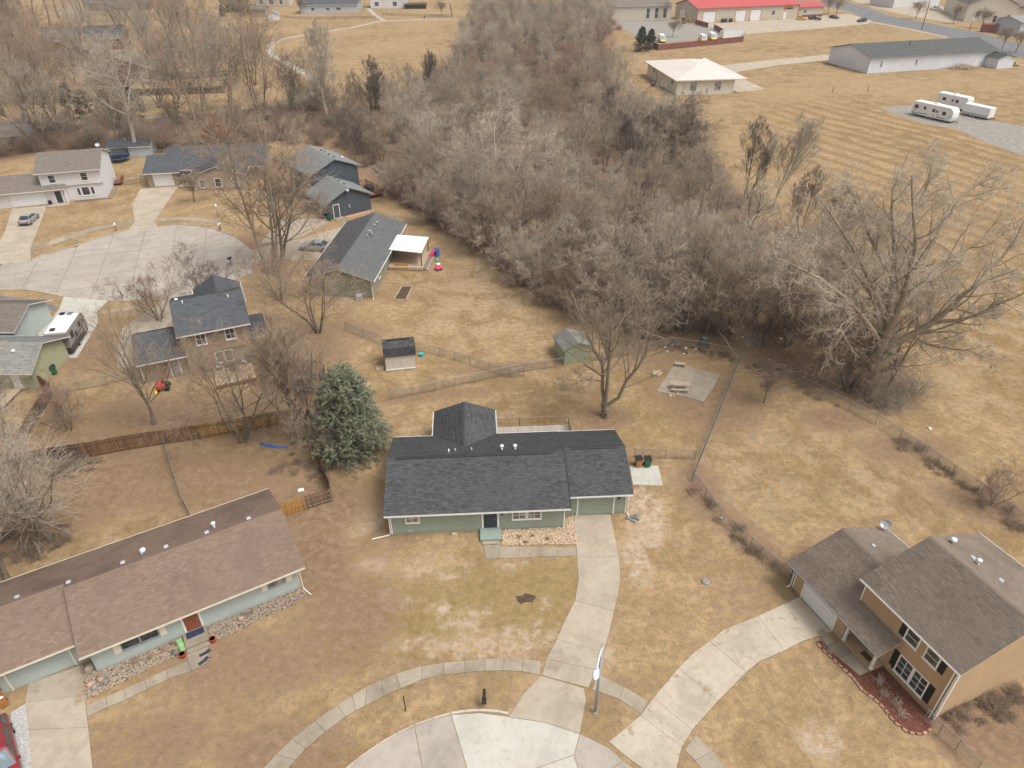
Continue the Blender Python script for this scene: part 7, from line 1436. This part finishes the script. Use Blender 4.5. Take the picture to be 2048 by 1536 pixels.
own(455,690,90,SP(6,4,20,.06,.85,.9,32,.006,.12),'bark_dark','twig_red','reddish shrub tree at the brown house corner'); own(320,640,91,SP(8,2,14,.11,.85,.8,34,.006,.14),'bark_dark','twig_red','small reddish street tree beside the brown house driveway'); own(560,600,93,SP(8,5,26,.07,.85,1.0,34,.006,.1),'bark_dark','twig_red','reddish scrub tree left of the grey green house')
# left edge
own(104,1086,96,SP(11,2,20,.26,.85,1.0,40,.006,.08,n1=9,l1=.45,t0=.3),'bark_dark','twig_grey','dark forked tree behind the pale blue house'); own(22,1160,97,SP(12,2,16,.27,.85,1.0,38,.006,.1,n1=9),'bark_grey','twig_grey','thick barked tree at the left edge by the brown roof'); own(40,930,98,SP(10,4,26,.14,.85,1.0,38,.006,.1),'bark_grey','twig_grey','many stemmed bare tree at the left end of the board fence'); own(0,1010,99,SP(10,3,24,.14,.85,1.1,38,.006,.08),'bark_grey','twig_grey','bare tree cut by the left edge above the brown roof'); own(140,860,201,SP(6.5,3,24,.05,.85,.8,36,.006,.1),'bark_dark','twig_red','thin sapling in front of the dark leaning fence'); own(-25,590,202,SP(9,2,20,.12,.85,.9,38,.006,.06,dir=(.25,0,0)),'bark_dark','twig_brown','bare branches reaching in at the left edge over the court'); own(420,620,203,SP(8,3,22,.09,.85,.9,36,.006,.08),'bark_dark','twig_dark','dark small tree behind the brown house gable'); own(60,1070,204,SP(7,5,32,.08,.85,1.1,38,.006,.06),'bark_grey','twig_grey','low grey scrub tree beside the dark forked tree')
# right side
own(1527,806,205,SP(5.2,1,4,.06,.75,1.0,34,.006,.16,n1=10,l1=.45,t0=.4),'bark_dark','twig_red','small upright sapling on the right hand lawn'); own(1985,1010,206,SP(4.5,8,40,.03,.9,.55,24,.005,.1,t0=.2),'bark_dark','twig_red','spreading many stemmed shrub at the field fence','shrub'); own(1700,785,207,SP(8,2,9,.09,.85,.9,32,.006,.12),'bark_grey','twig_brown','young tree leaning beside the cottonwood trunk')
for i, (x, y, H, l) in enumerate(((1336,345,14,'broad dark tree in front of the beige hip roofed building'),(1375,352,13,'dark tree right of the broad dark tree'),(1490,400,15,'slim dark upright tree at the field side of the wood'),(1545,415,16,'pale slender tree beside the slim dark tree'),(1600,470,12,'dark bare tree behind the cottonwood crown'),(1235,300,14,'dark upright tree in the middle of the wood'),(1660,520,12,'bare tree at the field edge left of the cottonwood'))):
    own(x,y,210+i,SP(H,3 if i < 2 else 2,22 if i < 2 else 9,.17,.85,.85,30,.009,.18,n1=10,l1=.4,t0=.2),'bark_pale' if i == 3 else 'bark_dark','twig_pale' if i == 3 else 'twig_dark',l)
for i, (x, y, l) in enumerate(((1831,38,'bare round tree left of the utility pole'),(1906,47,'bare tree before the tan hall'),(1963,58,'bare tree at the corner of the tan hall'),(2004,99,'bare tree right of the barn roof'),(2031,105,'bare tree at the right edge beyond the barn'),(1672,32,'broad brown tree at the far lot'),(1656,28,'smaller brown tree at the far lot'),(1328,40,'bare tree left of the red roofed building'),(1345,74,'small bare tree at the corner of the fenced yard'),(602,28,'dark round tree in front of the grey house at the top'),(884,32,'small round tree right of the dark deck'),(756,12,'small tree in front of the white house at the top'))):
    own(x,y,230+i,SP(10.5 if i < 8 else 8.5,1,4,.24,.6,.95,38,.016,.2,n1=12,n2=7,l1=.7,t0=.35),'bark_dark','twig_brown' if i != 5 else 'twig_olive',l)
# oak that kept its leaves
def leafy(seed, H):
    sp = PS(H,3,20,.12,8,.5,40,.05,.02,n2=6,n3=5,n4=6); sp['levels'][-1] = (8,.1,1.0,60,20,.3,.4,1.0,3,.1,-.1,4); sp['rmin'] = .03; return tree_meshes(seed, sp, 'bark_dark', 'leaf_rust')
place_tree('oak_tree','rust leaved small tree behind the brown gabled house', leafy(301,8), at(450,306))
# conifers: drooping branches set with needle sprays
def conifer(seed, H, rb, bm='bark_dark', tm='needle_blue', n1=70, rough=.2, ex=.72):
    rg = np.random.RandomState(seed); k = 12; tp = np.zeros((1, k, 3)); tp[0, :, 2] = np.linspace(-.1, H, k); tr = np.linspace(.022*H, .01, k)[None]
    z = np.sort(rg.uniform(.03, .985, n1))*H; az = 2.4*np.arange(n1)+rg.uniform(-.4, .4, n1); L = rb*(1-(z/H))**ex*rg.uniform(1-rough, 1+rough*.6, n1)+.25
    st = np.stack([np.zeros(n1), np.zeros(n1), z], -1); el = np.radians(-6+42*(z/H)); d = np.stack([np.cos(az)*np.cos(el), np.sin(az)*np.cos(el), np.sin(el)], -1)
    p1 = polyl(rg, st, d, L, 7, .05, .03); r1 = (.008+.012*L)[:, None]*np.linspace(1, .3, 7)[None]
    p, d, ln, r = kids(rg, p1, r1, L, 12, .22, 1.0, 48, 10, .34, .3, .5, .55); p2 = polyl(rg, p, d, ln+.12, 4, .08, .02); r2 = np.full(p2.shape[:2], .012)
    p, d, ln, r = kids(rg, p2, r2, np.full(len(p2), .5), 11, .05, 1.0, 48, 16, .55, .3, 1.0, .3); p3 = polyl(rg, p, d, ln, 2, .05, .05); r3 = np.array([.034, .008])[None]*rg.uniform(.8, 1.5, (len(p3), 1))
    return np_mesh('trunk', *join([tubes(tp, tr, 8), tubes(p1, r1, 5)]), [M[bm]], True), np_mesh('crown', *join([tubes(p2, r2, 3), tubes(p3, r3, 3)]), [M[tm]])
place_tree('spruce_tree','large blue green spruce left of the sage house', conifer(7, 8.8, 3.6, n1=230, ex=.48, rough=.14), at(706,902))
cf = conifer(8, 8, 3.0, 'bark_dark', 'needle_green', 85, .25, .6)
for x, y, s, l in ((1281,103,.95,'dark spruce at the left corner of the red slatted fence'),(1300,99,.8,'smaller dark spruce touching the red slatted fence'),(468,24,1.6,'left evergreen beside the far grey brown shed'),(490,29,1.35,'right evergreen beside the far grey brown shed'),(8,48,1.6,'dark evergreen at the far upper left edge'),(446,33,.6,'small evergreen beside the flag')):
    place_tree('spruce_tree', l, cf, at(x,y), x, s)
ju = conifer(9, 7, 3.2, 'bark_dark', 'needle_green', 42, .45)
for x, y, s, l in ((150,240,1.15,'dark juniper left of the pale tall tree'),(178,238,.95,'middle dark juniper behind the pale tall tree'),(218,236,.9,'dark juniper close behind the pale tall trunk'),(272,236,1.1,'dark juniper right of the pale tall trunk')): place_tree('juniper_tree', l, ju, at(x,y), x*1.7, s)

# ---------------------------------------------------------------- undergrowth (uncountable: instanced scrub)
def scatter(name, label, pts, scales, proto, mat_seed, cat):
    me = bpy.data.meshes.new(name); me.from_pydata([(x, y, z) for x, y, z in pts], [], []); o = link(name, me); tag(o, label, cat, kind='stuff')
    a = me.attributes.new('s', 'FLOAT', 'POINT'); a.data.foreach_set('value', scales)
    g = bpy.data.node_groups.new(name, 'GeometryNodeTree'); g.interface.new_socket('Geometry', in_out='INPUT', socket_type='NodeSocketGeometry'); g.interface.new_socket('Geometry', in_out='OUTPUT', socket_type='NodeSocketGeometry')
    N = g.nodes.new; gi, go = N('NodeGroupInput'), N('NodeGroupOutput'); ip = N('GeometryNodeInstanceOnPoints'); jg = N('GeometryNodeJoinGeometry')
    for pr_ in (proto if isinstance(proto, list) else [proto]):
        oi = N('GeometryNodeObjectInfo'); oi.inputs['Object'].default_value = pr_; g.links.new(oi.outputs['Geometry'], jg.inputs[0])
    rv = N('FunctionNodeRandomValue'); rv.data_type = 'FLOAT_VECTOR'; rv.inputs[0].default_value = (-.12, -.12, 0); rv.inputs[1].default_value = (.12, .12, 6.283); na = N('GeometryNodeInputNamedAttribute'); na.data_type = 'FLOAT'; na.inputs[0].default_value = 's'
    mp = N('GeometryNodeMeshToPoints'); lk = g.links.new; lk(gi.outputs[0], mp.inputs[0]); lk(mp.outputs[0], ip.inputs['Points']); lk(jg.outputs[0], ip.inputs['Instance']); lk(rv.outputs[0], ip.inputs['Rotation']); lk(na.outputs[0], ip.inputs['Scale']); lk(ip.outputs[0], go.inputs[0])
    md = o.modifiers.new('scatter', 'NODES'); md.node_group = g; return o
def bush(seed, n, H, sp, mat, rmin=.007):
    rg = np.random.RandomState(seed); az = rg.uniform(0, 6.28, n); el = np.radians(rg.uniform(25, 85, n)); st = np.stack([rg.normal(0, sp, n), rg.normal(0, sp, n), np.full(n, -.05)], -1)
    d = np.stack([np.cos(az)*np.cos(el), np.sin(az)*np.cos(el), np.sin(el)], -1); L = H*rg.uniform(.5, 1.15, n); p0 = polyl(rg, st, d, L, 5, .16, .03); r0 = np.full((n, 5), .013)*np.linspace(1, .5, 5)[None]
    p, d, ln, r = kids(rg, p0, r0, L, 7, .2, 1.0, 38, 15, .42, .3, .7); p1 = polyl(rg, p, d, ln, 4, .2, .02); r1 = np.full(p1.shape[:2], rmin)
    p, d, ln, r = kids(rg, p1, r1, ln, 4, .2, 1.0, 38, 15, .5, .3, .7); p2 = polyl(rg, p, d, ln, 3, .2, 0); r2 = np.full(p2.shape[:2], rmin*.8)
    ob = bpy.data.objects.new('scrub_source', np_mesh('scrub_source', *join([tubes(p0, r0, 3), tubes(p1, r1, 3), tubes(p2, r2, 3)]), [M[mat]])); return ob
br = random.Random(5)
def fill(poly, n, z=0): 
    xs = [p[0] for p in poly]; ys = [p[1] for p in poly]; out = []
    while len(out) < n:
        x, y = br.uniform(min(xs), max(xs)), br.uniform(min(ys), max(ys))
        if inside(x, y, poly): out.append((x, y, z))
    return out
for (kd, vi), L in FAR.items():
    pr_ = [bpy.data.objects.new('wood_source', KIND[kd][vi][q]) for q in (0, 1)]
    scatter('far_wood', 'far part of the bare wood reading as one mass of twigs', [(x, y, 0) for x, y, _ in L], [q for _, _, q in L], pr_, 0, 'wood')
b1, b2 = bush(1, 60, 2.2, .5, 'brush'), bush(2, 50, 2.6, .6, 'twig_grey')
pts = fill(FORW[0], 560)+fill(FORW[1], 260)+[(x, y, 0) for p0, p1 in zip(L_[:-1], L_[1:]) for x, y in [tuple(p0+(p1-p0)*br.random()+Vector((br.gauss(0, .9), br.gauss(0, .9)))) for _ in range(16)]]
scatter('undergrowth', 'tangled brown undergrowth filling the wood', pts, [br.uniform(.7, 1.5) for _ in pts], b1, 1, 'undergrowth')
pts = fill(FORW[0], 200)+fill(FORW[1], 50)+fill(P2([(1540,742),(1700,800),(1850,850),(1880,810),(1800,740),(1640,720)]), 8)
scatter('undergrowth', 'grey scrub twigs standing through the wood', pts, [br.uniform(.6, 1.2) for _ in pts], b2, 2, 'undergrowth')
b3 = bush(3, 36, .9, .35, 'twig_brown', .005)
def along(px, n, jit): 
    L = [Vector(g2(*p)) for p in px]; out = []
    for _ in range(n): i = br.randrange(len(L)-1); q = L[i]+(L[i+1]-L[i])*br.random(); out.append((q.x+br.gauss(0, jit), q.y+br.gauss(0, jit), 0))
    return out
pts = along([(1478,724),(1600,772),(1750,850),(1850,915),(1960,995),(2080,1080)], 34, .5)+along([(1384,962),(1440,1040),(1500,1095),(1560,1148)], 12, .3)+along([(1340,694),(1470,718)], 16, .5)+along([(1900,1440),(2040,1380)], 26, .5)+along([(1250,1500),(1190,1440)], 0, 1)+along([(0,930),(120,935),(180,925)], 60, .9)+along([(0,1080),(60,1100),(120,1075)], 40, .9)+along([(560,925),(640,950)], 16, 1)
scatter('scrub', 'low grey scrub along the fences', pts, [br.uniform(.35, .9) for _ in pts], b3, 3, 'scrub')


# ---------------------------------------------------------------- haze: the air of the place, one closed box
hz = MB().box(-3600, 3600, -3600, 3600, -1, 50).build('haze'); tag(hz, 'thin pale winter haze filling the air', 'haze', kind='stuff')
hm = bpy.data.materials.new('haze'); hm.use_nodes = True; ht = hm.node_tree; ht.nodes.clear()
ho = ht.nodes.new('ShaderNodeOutputMaterial'); hv = ht.nodes.new('ShaderNodeVolumePrincipled')
hv.inputs['Color'].default_value = (.95, .945, .94, 1); hv.inputs['Density'].default_value = .0002
ht.links.new(hv.outputs[0], ho.inputs['Volume']); hz.data.materials.append(hm)
